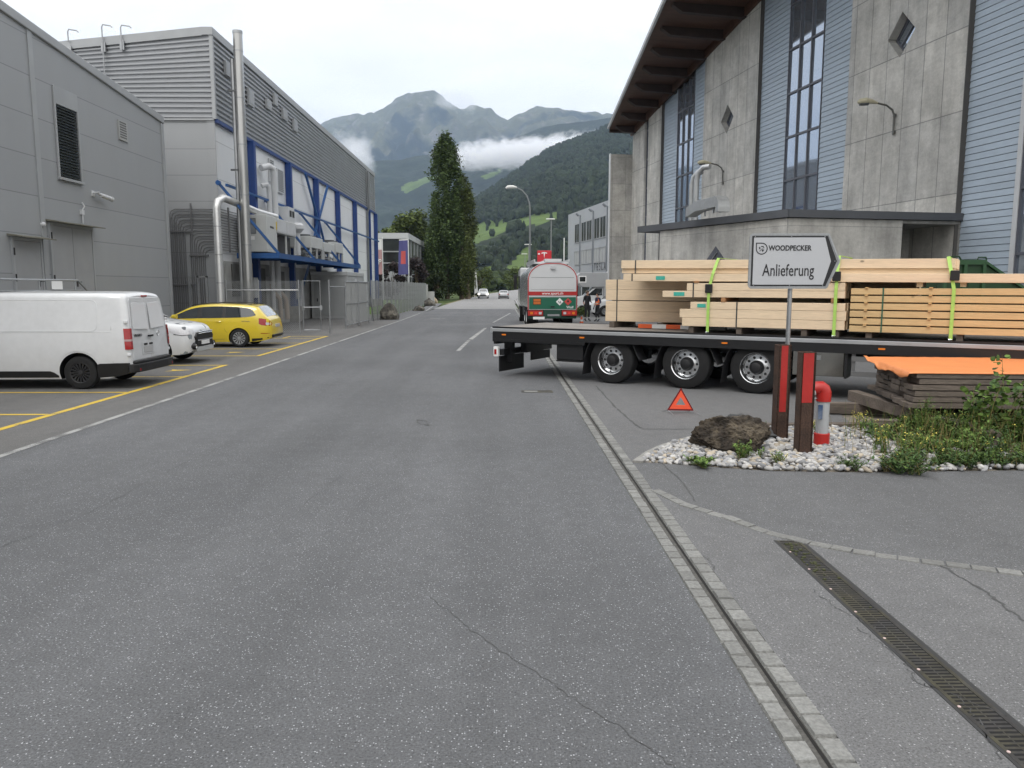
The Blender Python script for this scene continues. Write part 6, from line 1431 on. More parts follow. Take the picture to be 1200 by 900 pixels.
b.build('logo', SB, pl)
b = MB()
for (x, z) in ((X0 + .06, Z1 - .03), (-.03, Z1 - .03), (X1 - .05, Z1 - .03), (X0 + .06, Z0 + .03), (-.03, Z0 + .03), (X1 - .05, Z0 + .03), (XT - .06, zm)): b.lathe([(-.057, .007), (-.062, .006), (-.062, 0)], 'Y', (x, 0, z), 8)
b.build('rivets', M_['galv'], pl); b = MB(); b.box(-.035, .035, -.03, .03, 2.04, 2.07); b.box(-.035, .035, -.03, .03, 2.66, 2.69); b.build('clamp', M_['galv'], t)
# ---- steel posts with red reflective faces
RUST = mat('rusty_steel', (.055, .030, .020), .85, .1, .35, 5, .3, 40, .3, 60); REDF = mat('red_reflective', (.36, .018, .015), .4, 0, .12, 6, .05, 40)
def ibeam(loc, h, zr, lab, rz, wr):
    t = thing('steel_post', lab, 'post', loc, rz, 'rusty steel posts on the gravel island'); b = MB(); w, d, k = .17, .15, .012
    b.box(-w / 2, w / 2, -d / 2, -d / 2 + k, -.1, h); b.box(-w / 2, w / 2, d / 2 - k, d / 2, -.1, h); b.box(-k / 2, k / 2, -d / 2 + k, d / 2 - k, -.1, h); b.box(w / 2 - .03, w / 2, -d / 2, d / 2, -.1, h - .002); b.box(-w / 2, -w / 2 + .018, -d / 2, d / 2, -.1, h - .003)
    b.build('post', RUST, t, bevel=.003); b = MB(); b.box(-wr / 2 - .012, wr / 2 - .012, -d / 2 - .004, -d / 2 - .0005, zr, h - .01); b.build('reflective_strip', REDF, t); return t
ibeam((3.74, 10.1, 0), 1.29, .40, 'rusty steel post with narrow red strip, carrying the arrow sign pole', R(6), .09)
ibeam((3.70, 9.2, 0), 1.27, .66, 'rusty steel post with wide red strip, the nearer one left of the hose bollard', R(4), .13)
# ---- red and grey vent bollard with bent head
t = thing('vent_bollard', 'short grey and red standpipe with bent red head on the white gravel', 'bollard', (4.12, 9.65, 0), R(-5))
b = MB(); b.tube([(.0, 0, .17), (0, 0, .62)], .078, 24); b.build('tube', mat('ribbed_grey', (.35, .36, .37), .5, 0, .08, 4, stretch=(8, 8, .2)), t, smooth=True)
b = MB(); b.tube([(0, 0, .0), (0, 0, .035)], .075, 20); b.build('base', mat('blue_base', (.02, .03, .08), .5), t)
b = MB(); b.tube([(0, 0, .035), (0, 0, .19)], .098, 28); b.build('red_collar', M_['red'], t, smooth=True, bevel=.008)
b = MB(); b.tube([(0, 0, .60), (0, 0, .715), (-.012, 0, .75), (-.04, 0, .775), (-.09, 0, .772), (-.14, 0, .755)], [.09, .092, .09, .086, .082, .08], 24); h = b.build('bent_head', M_['red'], t, smooth=True)
b = MB(); b.tube([(-.14, 0, .755), (-.17, 0, .74), (-.185, 0, .728)], [.083, .085, .06], 20); b.build('cap', M_['white'], h, smooth=True)
b = MB(); b.tube([(-.15, 0, .66), (-.13, -.01, .63), (-.08, -.02, .64)], .006, 6); b.build('chain', M_['galv'], t)
b = MB(); b.box(-.085, -.03, -.082, -.070, .38, .56); b.build('sticker', mat('blue_sticker', (.03, .07, .16), .4, 0, .1, 3, vcolor=(.3, .33, .38), vs2=60), t)
# ---- warning triangle
t = thing('warning_triangle', 'red folding breakdown triangle on the asphalt in front of the trailer wheels', 'warning triangle', (2.93, 12.35, 0), R(-8))
def tri(s, z0): return [(-s / 2, z0), (s / 2, z0), (0, z0 + s * .87)]
b = MB(); a_, c_, d_ = tri(.43, .045), tri(.36, .07), tri(.2, .115)
def ring(b, o, i, y0, y1):
    n = 3; v = [(x, y0, z) for x, z in o + i] + [(x, y1, z) for x, z in o + i]; f = []
    for k in range(3): j = (k + 1) % 3; f += [(k, j, 3 + j, 3 + k), (6 + k, 9 + k, 9 + j, 6 + j), (k, 6 + k, 6 + j, j), (3 + k, 3 + j, 9 + j, 9 + k)]
    b.add(v, f)
ring(b, a_, c_, -.012, .012); b.build('frame', mat('dark_red_reflector', (.16, .01, .012), .3), t)
b = MB(); ring(b, c_, tri(.155, .135), -.008, .008); b.build('fluorescent_face', mat('fluorescent_red', (.85, .10, .04), .5), t)
b = MB(); b.tube([(-.2, 0, .05), (-.13, -.22, .004)], .005, 5); b.tube([(.2, 0, .05), (.3, -.2, .004)], .005, 5); b.tube([(-.18, 0, .05), (-.28, .15, .004)], .005, 5); b.tube([(.18, 0, .05), (.13, .2, .004)], .005, 5); b.build('stand', M_['galv'], t)
# ================================================================== ROCKS, GRAVEL, WEEDS
def rock(name, label, loc, dims, seed, m, rz=0, group=None, sub=4, rough=.22):
    me = bpy.data.meshes.new(name); bm = bmesh.new(); bmesh.ops.create_icosphere(bm, subdivisions=sub, radius=1.); sd = Vector((seed * 3.1, seed * 1.7, seed))
    rr = random.Random(seed); planes = [(Vector((rr.uniform(-1, 1), rr.uniform(-1, 1), rr.uniform(-.3, 1))).normalized(), rr.uniform(.62, .9)) for _ in range(9)]
    for v in bm.verts:
        p = v.co.copy()
        for n, d in planes:
            k = p.dot(n)
            if k > d: p -= n * (k - d) * .85
        p *= 1 + rough * noise.fractal(v.co * 1.6 + sd, .75, 2.1, 8); p += v.co * .04 * noise.noise(v.co * 8 + sd) + v.co * .015 * noise.noise(v.co * 19 + sd)
        v.co = Vector((p.x * dims[0], p.y * dims[1], max(p.z, -.55) * dims[2]))
    bm.to_mesh(me); bm.free(); me.materials.append(m); me.shade_smooth(); me.set_sharp_from_angle(angle=R(28)); o = bpy.data.objects.new(name, me); COL.objects.link(o); o.location = loc; o.rotation_euler = (0, 0, rz); return tag(o, label, 'rock', group)
RK = mat('brown_boulder', (.030, .022, .015), .9, 0, .5, 5, .5, 26, 1., 30, vcolor=(.075, .06, .042)); RK2 = mat('grey_boulder', (.07, .07, .07), .8, 0, .3, 3, .25, 18, .6, 30, stretch=(1, 1, 4)); RK3 = mat('roadside_boulder', (.055, .05, .042), .85, 0, .4, 2.2, .4, 9, .8, 10, vcolor=(.12, .11, .09))
rock('boulder', 'brown rough boulder lying on the white gravel, the nearer of the two', (2.86, 9.52, .17), (.46, .36, .31), 11, RK, R(-12), None, 6, .19)
rock('boulder', 'flatter grey layered boulder tucked behind the brown one', (3.33, 10.2, .10), (.42, .34, .24), 5, RK2, R(20), None, 5, .19)
for (x, y, d, s, lab) in ((-7.0, 48.6, (.62, .5, .85), 3, 'big roadside boulder at the fence corner, largest of the row'), (-7.0, 66.2, (.55, .5, .38), 8, 'low dark boulder at the kerb beside the lawn'), (-7.75, 83., (.75, .6, .62), 14, 'dark boulder near the end of the long fence'), (-8.5, 58, (.5, .5, .42), 17, 'half hidden boulder at the lawn edge behind the biggest one'), (-8.3, 96, (.5, .5, .7), 23, 'tan boulder beyond the fence end, farthest of the row')):
    rock('roadside_boulder', lab, (x, y, d[2] * .3), d, s, RK3 if s != 23 else mat('tan_boulder', (.26, .21, .14), .85, 0, .25, 3), 0, 'boulders along the left kerb', 3)
# gravel stones
def inpoly2(x, y): return inpoly(x, y, isl)
rr = random.Random(21); v = []; f = []; mi_ = []; cnt = 0
while cnt < 4300:
    x = rr.uniform(1.6, 7.2); y = rr.uniform(8.25, 11.)
    if not inpoly2(x, y): continue
    if x > 5.0 and rr.random() < .6: continue
    s = rr.uniform(.016, .045) * (1.25 if rr.random() < .15 else 1); k = len(v); a = rr.uniform(0, 6.28); ca, sa = math.cos(a), math.sin(a); ex, ey, ez = rr.uniform(.8, 1.4), rr.uniform(.7, 1.), rr.uniform(.5, .8); tl = rr.uniform(-.4, .4); hz_ = .0 + rr.uniform(0, .022) + .02 * min(1, max(0, min(x - 1.9, 1)))
    for (px_, py_, pz_) in IV2:
        e = 1 + rr.uniform(-.1, .1); X, Y, Z = px_ * s * ex * e, py_ * s * ey * e, pz_ * s * ez * e; Z += X * tl; v.append((x + X * ca - Y * sa, y + X * sa + Y * ca, hz_ + Z))
    f += [(k + a_, k + b_, k + c_) for a_, b_, c_ in IF2]; mi_ += [rr.choice((0, 0, 0, 1, 1, 2, 3))] * len(IF2); cnt += 1
GR = [mat('gravel_white', (.40, .39, .375), .8, island=.2, var=.1, vs=20), mat('gravel_grey', (.26, .26, .265), .8, island=.25, var=.1, vs=20), mat('gravel_cream', (.37, .32, .25), .8, island=.2, var=.1, vs=20), mat('gravel_dark', (.17, .17, .175), .8, island=.3)]
kind(fastmesh('gravel', v, f, GR, None, True, mi_), 'stuff')
# plants: leaves as small folded quads on stems
LEAFM = [mat('weed_leaf', (.095, .155, .032), .7, island=.4, spec=.3), mat('weed_leaf_dark', (.05, .092, .026), .7, island=.35, spec=.3), mat('dry_stem', (.20, .16, .06), .9, island=.3), mat('yellow_flower', (.62, .52, .10), .7, island=.2)]
class Plant:
    def __init__(s): s.v = []; s.f = []; s.m = []
    def leaf(s, p, d, l, w, mi):
        d = d.normalized(); u = d.cross(Vector((0, 0, 1))); u = u.normalized() if u.length > .01 else Vector((1, 0, 0)); n = u.cross(d); k = len(s.v)
        s.v += [tuple(p), tuple(p + d * l * .5 + u * w / 2 + n * w * .15), tuple(p + d * l), tuple(p + d * l * .5 - u * w / 2 + n * w * .15)]; s.f += [(k, k + 1, k + 2), (k, k + 2, k + 3)]; s.m += [mi, mi]
    def stem(s, pts, r, mi=2):
        b = MB(); b.tube(pts, r, 4); k = len(s.v); s.v += b.v; s.f += [tuple(k + i for i in q) for q in b.f]; s.m += [mi] * len(b.f)
    def build(s, name, parent=None, loc=None):
        o = fastmesh(name, s.v, s.f, LEAFM, parent, False, s.m)
        if loc: o.location = loc
        return o
def weed(pl, rr, x, y, h, spread, nst, nl, ll, mi, flow=0., z0=0.):
    for _ in range(nst):
        a = rr.uniform(0, 6.28); tip = Vector((x + math.cos(a) * spread * rr.random(), y + math.sin(a) * spread * rr.random(), z0 + h * rr.uniform(.6, 1.05))); base = Vector((x + rr.uniform(-.03, .03), y + rr.uniform(-.03, .03), z0)); mid = base.lerp(tip, .5) + Vector((0, 0, h * .12))
        pl.stem([base, mid, tip], [.004, .003, .0015], 2 if rr.random() < .4 else mi)
        for k in range(nl):
            t_ = rr.uniform(.1, 1); p = (base.lerp(mid, t_ * 2) if t_ < .5 else mid.lerp(tip, t_ * 2 - 1)); b_ = rr.uniform(0, 6.28); d = Vector((math.cos(b_), math.sin(b_), rr.uniform(-.1, .9))); pl.leaf(p, d, ll * rr.uniform(.6, 1.2), ll * rr.uniform(.3, .5), mi if rr.random() < .8 else 1 - mi)
        if rr.random() < flow:
            for k in range(5): b_ = rr.uniform(0, 6.28); p = tip + Vector((rr.uniform(-.02, .02), rr.uniform(-.02, .02), rr.uniform(-.03, .01))); pl.leaf(p, Vector((math.cos(b_), math.sin(b_), rr.uniform(0, .8))), .022, .018, 3)
rr = random.Random(33); pl = Plant()
def gpt(px, py): q = G(px, py); return q.x, q.y
for _ in range(640):   # ground cover in the right part of the bed
    x = rr.uniform(4.35, 8.6); y = rr.uniform(8.4, 10.6); 
    if not inpoly2(x, y): continue
    dens = min(1, max(0, (x - 4.7) / 1.2)) * (.35 if y < 8.9 and x < 6.2 else 1)
    if rr.random() > dens: continue
    if 5.9 < x < 6.6 and y < 9.9 and rr.random() < .5: continue
    weed(pl, rr, x, y, rr.uniform(.10, .36) * (.7 + .5 * min(1, max(0, x - 5.0))) * (.7 if y < 8.7 else 1), .18, 6, 13, .062, 0 if rr.random() < .65 else 1, .05)
for _ in range(150):
    x = rr.uniform(4.5, 8.0); y = 8.42 + rr.uniform(0, .3); weed(pl, rr, x, y, rr.uniform(.08, .2), .14, 6, 10, .05, 1)
for _ in range(520):
    x = rr.uniform(4.2, 8.4); y = rr.uniform(8.5, 10.4)
    if rr.random() > (x - 4.0) / 1.6: continue
    h = rr.uniform(.2, .55); a = rr.uniform(0, 6.28); l_ = h * rr.uniform(.1, .4); pl.stem([(x, y, 0), (x + math.cos(a) * l_ * .4, y + math.sin(a) * l_ * .4, h * .6), (x + math.cos(a) * l_, y + math.sin(a) * l_, h)], [.0035, .0025, .001], 2 if rr.random() < .55 else 0)
kind(pl.build('ground_cover'), 'stuff')
def tuft(lab, pxy, h, sp, n, nl, ll, mi, flow=0, rep=5, seed=1):
    rr = random.Random(seed); p = Plant(); x, y = gpt(*pxy)
    for _ in range(rep): weed(p, rr, rr.gauss(0, sp * .5), rr.gauss(0, sp * .4), h * rr.uniform(.6, 1.1), sp, n, nl, ll, mi, flow)
    o = p.build('weed_plant', None, (x, y, .01)); tag(o, lab, 'plant', 'weeds growing in the gravel'); return o
tuft('small green weed at the foot of the brown boulder', (872, 538), .2, .14, 5, 9, .055, 0, 0, 6, 2)
tuft('flat grassy weed at the front edge of the gravel, left of the boulder', (822, 546), .07, .16, 8, 6, .07, 0, 0, 7, 3)
tuft('small weed between the two steel posts', (913, 545), .14, .1, 5, 7, .04, 0, .3, 4, 4)
tuft('weed with yellow buds behind the grey standpipe', (952, 512), .30, .08, 5, 6, .04, 0, .9, 3, 5)
tuft('pale yellow flowering weed left of the board stack', (1006, 505), .34, .12, 5, 6, .035, 0, .8, 5, 6)
tuft('broad yellow flowering weed in front of the bearer beam', (1075, 540), .36, .28, 5, 8, .04, 0, .45, 7, 7)
tuft('yellow flowering weed in the middle of the gravel edge', (1030, 535), .42, .13, 5, 8, .04, 0, .6, 4, 8)
tuft('dark low weed clump at the front edge right of the posts', (996, 550), .13, .13, 6, 9, .05, 1, 0, 5, 9)
tuft('dark leafy weed clump in front of the flowers', (1050, 552), .2, .3, 8, 10, .06, 1, .05, 10, 10)
tuft('tall bushy weed growing up at the corner of the board stack', (1087, 522), .62, .16, 7, 16, .05, 0, 0, 4, 11)
tuft('single pink flowering stem behind the grey boulder', (899, 506), .22, .04, 2, 4, .03, 0, 0, 1, 12)
# leafy sapling at the right
t = thing('leafy_shrub', 'tall leafy green sapling with round leaves in front of the tarpaulin at the right edge', 'shrub', (6.35, 9.75, 0))
p = Plant(); rr = random.Random(44); q = Plant()
for i in range(22):
    bx = rr.uniform(-.35, .95); tip = Vector((bx + rr.uniform(-.12, .15), rr.uniform(-.45, .1), rr.uniform(.6, .98))) if i else Vector((-.04, -.2, 1.2)); base = Vector((bx * .8, rr.uniform(-.1, .1), 0)); mid = base.lerp(tip, .55) + Vector((rr.uniform(-.05, .05), 0, .05)); q.stem([base, mid, tip], [.007, .005, .002], 2)
    for k in range(34):
        t_ = rr.uniform(.12, 1); pp_ = base.lerp(mid, t_ * 2) if t_ < .5 else mid.lerp(tip, t_ * 2 - 1); b_ = rr.uniform(0, 6.28); d = Vector((math.cos(b_), math.sin(b_), rr.uniform(-.3, .5))); st = pp_ + d * rr.uniform(.02, .08); l = rr.uniform(.05, .095)
        d.normalize(); u = d.cross(Vector((rr.gauss(0, 1), rr.gauss(0, 1), rr.gauss(0, 1)))).normalized(); k0 = len(p.v); n_ = u.cross(d)
        for a in range(6): an = a * math.pi / 3; p.v.append(tuple(st + d * (l * .5 - l * .5 * math.cos(an)) + u * (l * .48 * math.sin(an)) + n_ * (.006 * math.cos(2 * an))))
        p.f.append(tuple(k0 + a for a in range(6))); p.m.append(0 if rr.random() < .75 else 1)
p.build('foliage', t); q.build('stems', t)
# ================================================================== BOARD STACK UNDER ORANGE TARPAULIN
SA = math.atan2(10.27 - 10.39, 7.1 - 5.74)
st = thing('board_stack', 'stack of old grey brown boards beside the weeds, under an orange tarpaulin', 'lumber stack', (5.72, 10.42, 0), SA)
rr = random.Random(8); z = .38; OW = M_['oldwood']; sk = .14
for c in range(6):
    h = .075; b = MB(); w = 2.1 / 7
    for k in range(7):
        j = rr.uniform(-.06, .05) - (.05 if c == 0 else 0); b.box(j + k * w * sk, 4.6 + rr.uniform(-.1, .1), k * w + .004, (k + 1) * w - .006, z + rr.uniform(0, .004), z + h - rr.uniform(0, .006))
    b.build('board_layer', OW, st, bevel=.003); z += h + .008
b = MB(); b.bar((-.12, 2.0, .28), (.66, -.85, .13), .17, .17); b.build('bearer', OW, st, bevel=.004)
for x in (1.8, 3.3):
    b = MB(); b.box(x, x + .12, -.2, 2.3, .18, .37); b.build('bearer', OW, st, bevel=.004)
b = MB(); b.box(-.45, 4.6, .2, .36, .0, .17); b.box(-.6, 4.6, 1.7, 1.86, .02, .19); b.box(.9, 4.6, -.5, -.36, .0, .15); b.build('ground_beam', OW, st, bevel=.004)
# tarpaulin: draped sheet
TP = mat('orange_tarpaulin', (.72, .245, .08), .5, 0, .06, 2, .04, 30, .25, 9)
nx, ny = 90, 56; v = []; f = []; zt = z + .012; Wd, Ln = 2.1, 4.7
for i in range(nx + 1):
    for j in range(ny + 1):
        u = -.20 + (Ln + .20) * i / nx; w = -.035 + (Wd + .22) * j / ny; x, y, zz = u, w, zt + .008 * noise.noise(Vector((u * 2, w * 2, 3))) + .006 * abs(noise.noise(Vector((u * 5, w * 3, 1))))
        xe = sk * w - .085
        if u < xe: d = xe - u; x = xe - .012 - .22 * d; zz = zt - d * (.62 + .30 * noise.noise(Vector((w * 1.9, 1, 0))) - .27 * w) + .018 * noise.noise(Vector((u * 9, w * 5, 2))) - .0
        if w < -.01: d = -.01 - w; y = -.014 - .1 * d; zz = min(zz, zt - d * .9)
        v.append((x, y, zz))
for i in range(nx):
    for j in range(ny): a = i * (ny + 1) + j; f.append((a, a + ny + 1, a + ny + 2, a + 1))
tg = thing('tarpaulin', 'bright orange tarpaulin sheet draped over the stack of old boards', 'tarpaulin', (5.72, 10.42, 0), SA); o = fastmesh('sheet', v, f, TP, tg, True); so = o.modifiers.new('s', 'SOLIDIFY'); so.thickness = .004
# ================================================================== GREEN SKIP behind the trailer
t = thing('green_skip', 'dark green roll-off skip with a sloping end behind the timber load', 'skip', (11.15, 19.4, 0), R(-4)); GS = mat('skip_green', (.012, .045, .014), .5, .1, .2, 2)
b = MB(); o_ = [(0, .25), (3.6, .25), (2.1, 1.6), (.95, 2.66), (0, 2.66)]; 
b.prism([(0, .25), (2.9, .25), (2.15, 1.9), (1.0, 2.66), (0, 2.66)], 'XZ', 0, 2.2); b.build('bin', GS, t)
b = MB(); b.box(-.06, 1.02, -.06, .0, 2.6, 2.72); 
for x in (0, .48, .94): b.box(x, x + .08, -.06, -.001, .25, 2.6)
b.bar((1.0, -.03, 2.66), (2.15, -.03, 1.9), .08, .06); b.box(1.05, 2.1, -.05, -.001, 1.9, 1.97); b.build('rib', mat('skip_rib', (.02, .07, .025), .5), t); b = MB(); b.tube([(.1, -.03, 2.72), (.15, -.03, 2.8), (.35, -.03, 2.8), (.4, -.03, 2.72)], .02, 6); b.tube([(.8, -.03, 2.72), (.82, -.03, 2.78), (1., -.03, 2.78), (1.02, -.03, 2.72)], .02, 6); b.build('lifting_eye', GS, t)
# ================================================================== TANKER LORRY
tk = thing('tanker_lorry', 'parked tanker lorry with white domed rear, red trim and green lower panel', 'tanker', (2.6, 38.8, 0), R(2.2))
SLV = mat('tank_silver', (.42, .43, .44), .25, .8, .06, 1); TWH = mat('tank_white', (.58, .59, .60), .35, 0, .03, 1, coat=.5); TGR = mat('tank_green', (.01, .12, .07), .35, 0, .06, 1, coat=.4); TRD = mat('tank_red', (.42, .02, .02), .35, coat=.4)
def dome(hw, zb, zt, r=1.0, n=10):
    p = [(-hw, zb), (hw, zb)]; c = zt - r * .82
    for k in range(n + 1): a = R(90 * k / n); p.append((hw - r + r * math.cos(a), c + r * .82 * math.sin(a)))
    for k in range(n + 1): a = R(90 + 90 * k / n); p.append((-hw + r + r * math.cos(a), c + r * .82 * math.sin(a)))
    return p
b = MB(); b.prism(dome(1.25, 1.02, 3.22), 'XZ', .05, 6.4); b.build('tank', SLV, tk, smooth=True)
b = MB(); b.prism(dome(1.255, .90, 3.24), 'XZ', 0, .049); rp_ = b.build('rear_panel', TWH, tk)
b = MB(); pp_ = dome(1.22, 1.0, 3.2, .98); 
for a_, c_ in zip(pp_[1:], pp_[2:]): b.bar((a_[0], -.008, a_[1]), (c_[0], -.008, c_[1]), .045, .012, up=(0, 1, 0))
b.box(-1.252, -1.20, -.014, -.001, .9, 2.4); b.box(1.20, 1.252, -.014, -.001, .9, 2.4); b.box(-1.25, 1.25, -.02, -.0145, 1.62, 1.81); b.build('red_trim', TRD, rp_)
b = MB(); b.box(-1.18, 1.18, -.012, -.001, .93, 1.53); b.build('green_panel', TGR, rp_)
b = MB(); b.box(-1.08, 1.08, -.006, -.001, 2.5, 2.515); b.box(-1.08, 1.08, -.006, -.001, 1.9, 1.91); b.build('panel_gap', M_['dgrey'], rp_)
text_on('www.spurt.ch', .19, M_['white'], rp_, face_M((0, -.022, 1.715), (1, 0, 0), (0, 0, 1)), off=.002, name='web_address'); text_on('Wolf', .17, M_['white'], rp_, face_M((.88, -.016, 1.02), (1, 0, 0), (0, 0, 1)), off=.003, name='name_lettering')
b = MB(); b.box(-.98, -.58, -.025, -.013, 1.16, 1.46); o = b.build('hazard_plate', mat('hazard_orange', (.55, .14, .02), .5), rp_); b = MB(); b.box(-.98, -.58, -.03, -.026, 1.305, 1.32); b.box(-.98, -.96, -.03, -.026, 1.16, 1.46); b.box(-.6, -.58, -.03, -.026, 1.16, 1.46); b.box(-.98, -.58, -.03, -.026, 1.445, 1.46); b.box(-.98, -.58, -.03, -.026, 1.16, 1.175); b.build('plate_border', M_['black'], o)
for cx_, m_, nm in ((.36, M_['white'], 'white_diamond'), (.78, mat('diamond_red', (.5, .06, .05), .5), 'red_diamond')):
    b = MB(); b.prism([(cx_ - .19, 1.3), (cx_, 1.3 + .19), (cx_ + .19, 1.3), (cx_, 1.3 - .19)], 'XZ', -.02, -.013); o = b.build(nm, m_, rp_)
    b = MB()
    if nm[0] == 'w': b.tube([(cx_ - .06, -.024, 1.34), (cx_ - .02, -.024, 1.24), (cx_ + .06, -.024, 1.24), (cx_ + .03, -.024, 1.33)], .018, 4)
    else: b.prism([(cx_ - .05, 1.3), (cx_, 1.4), (cx_ + .05, 1.3), (cx_, 1.26)], 'XZ', -.025, -.021)
    b.build('symbol', M_['black'], o)
b = MB(); b.box(-.12, .12, -.1, 0, 2.93, 3.07); b.build('rear_lamp', M_['lgrey'], tk); b = MB(); b.box(-.1, .1, -.06, 0, 1.02, 1.08); b.build('lid_handle', M_['black'], rp_)
for g in (-1, 1):
    a_, c_ = sorted((g * .48, g * 1.24)); b = MB(); b.box(a_, c_, -.04, .08, .60, .86); o = b.build('lamp_cluster', M_['red'], tk, bevel=.01); b = MB()
    for k in range(3): xx = g * (.62 + k * .22); b.k = k % 3; b.box(xx - .07, xx + .07, -.055, -.041, .67, .79)
    b.build('lamp_lens', [M_['clearlens'], mat('lit_brake_lens', (.7, .05, .04), .3), M_['orange']], o)
b = MB(); b.box(-1.2, 1.22, .1, .25, .45, .62); b.box(-.45, .45, -.02, .3, .5, .88); b.build('rear_bumper', mat('bumper_green', (.008, .05, .032), .5), tk); b = MB(); b.box(-.98, -.4, -.05, -.03, .42, .55); b.build('number_plate', M_['white'], tk); b = MB(); b.box(-.25, .35, -.04, -.021, .58, .68); b.build('tow_bar', M_['galv'], tk)
b = MB(); b.box(-.45, .45, .3, 8.6, .6, 1.0); b.box(-1.2, -.5, 3.2, 4.6, .5, 1.0); b.build('chassis', M_['blacksteel'], tk)
b = MB(); b.box(-.9, .9, .6, 5.8, 3.2, 3.3); b.box(-.35, .5, .5, 1.1, 3.3, 3.45); b.box(-.9, -.85, .4, 6, 3.3, 3.42); b.box(.85, .9, .4, 6, 3.3, 3.42)
for y in (1.8, 3.2, 4.6): b.lathe([(3.3, .28), (3.42, .28), (3.44, .2), (3.44, 0)], 'Z', (0, y, 0), 16)
b.build('roof_walkway', TWH, tk)
cb = MB(); cb.prism([(6.6, .9), (8.7, .9), (8.85, 1.8), (8.5, 3.05), (6.6, 3.15)], 'YZ', -1.2, 1.2); cb.build('cab', TWH, tk, bevel=.08, seg=3)
for g in (-1, 1): b = MB(); a_, c_ = sorted((g * 1.3, g * 1.48)); b.box(a_, c_, 8.3, 8.5, 1.9, 2.75); b.tube([(g * 1.2, 8.4, 2.7), (g * 1.4, 8.4, 2.72)], .03, 6); b.build('mirror', M_['black'], tk, bevel=.03); b = MB(); a_, c_ = sorted((g * 1.201, g * 1.21)); b.box(a_, c_, 7.2, 8.2, 1.95, 2.7); b.build('cab_window', CARGLASS, tk)
for y, nn in ((1.7, 2), (3.0, 2), (7.6, 1)):
    for g in (-1, 1): b = MB(); b.lathe([(g * .62 if nn == 2 else g * .85, 0), (g * .62 if nn == 2 else g * .85, .5), (g * 1.18, .5), (g * 1.2, .44), (g * 1.2, .3)], 'X', (0, y, .5), 28); o = b.build('wheel', M_['rubber'], tk, smooth=True); b = MB(); b.lathe([(g * 1.195, .3), (g * 1.1, .25), (g * 1.15, .1), (g * 1.2, 0)], 'X', (0, y, .5), 20); b.build('rim', M_['lgrey'], o, smooth=True)
# ================================================================== MOTORHOME and white car behind it
mh = thing('motorhome', 'grey white motorhome with overcab bed parked beyond the two people', 'motorhome', (5.15, 57.4, 0), 0); MHW = mat('motorhome_grey', (.34, .35, .36), .45, 0, .05, 1); 
b = MB(); b.prism([(.55, 2.3), (.95, 2.02), (6.6, 2.02), (6.8, 2.05), (6.8, 3.05), (.75, 3.1), (.5, 2.85)], 'XZ', 0, 2.2); b.build('overcab', MHW, mh, bevel=.06, seg=2)
b = MB(); b.box(2.5, 6.8, .01, 2.19, .5, 2.019); b.build('living_box', MHW, mh)
b = MB(); b.prism([(0, .45), (2.49, .45), (2.49, 2.018), (1.85, 2.018), (1.15, 1.42), (.15, 1.15), (0, .9)], 'XZ', .1, 2.1); b.build('cab', TWH, mh, bevel=.05, seg=2)
b = MB(); b.prism([(1.3, 1.42), (1.9, 1.93), (2.4, 1.93), (2.4, 1.42)], 'XZ', .085, .098); b.build('cab_window', CARGLASS, mh)
b = MB(); b.box(.62, 1.2, -.012, -.001, 2.35, 2.85); o = b.build('bed_window_frame', M_['white'], mh); b = MB(); b.box(.7, 1.12, -.02, -.013, 2.43, 2.77); b.build('pane', CARGLASS, o)
b = MB(); b.box(3.0, 4.0, -.012, .009, 1.3, 1.8); b.build('side_window', CARGLASS, mh); b = MB(); b.box(2.9, 3.6, .4, 1.6, 3.06, 3.2); b.build('roof_hatch', M_['white'], mh, bevel=.03)
b = MB(); b.box(-.03, .03, .4, 1.8, .6, .85); b.build('grille', M_['black'], mh)
for x in (.9, 5.0):
    for y in (.2, 2.0): b = MB(); b.lathe([(-.12, 0), (-.12, .34), (.12, .34), (.12, 0)], 'Y', (x, y, .34), 20); b.build('wheel', M_['rubber'], mh)
wc = thing('white_car', 'white car with dark grille half hidden behind the timber, next to the person in orange', 'car', (6.1, 54.0, 0), R(12))
b = B3.mesh(40, 12).build('body', [mat('white_car_paint', (.56, .57, .58), .3, coat=.5), M_['black']], wc, True); cut_arches(b, [(.93, .36), (3.6, .36)], .41, .56, .92)
B3.side([(1.45, 1.1, 1.25), (1.8, 1.1, 1.48), (2.3, 1.1, 1.57), (3.6, 1.11, 1.56), (4.1, 1.15, 1.45)], .006).build('side_window', CARGLASS, wc)
B3.topp(1.18, 1.95, .86).build('windscreen', CARGLASS, wc); b = MB(); b.box(-.03, .05, -.6, .6, .42, .78); b.build('grille', M_['black'], wc)
B3.side([(.03, .80, .88), (.15, .77, .9), (.4, .8, .95)], .008).build('headlight', M_['clearlens'], wc)
for x in (.93, 3.6):
    for g in (-1, 1): wheel(wc, (x, g * .80, .355), .355, .225, .23, ALY, g)
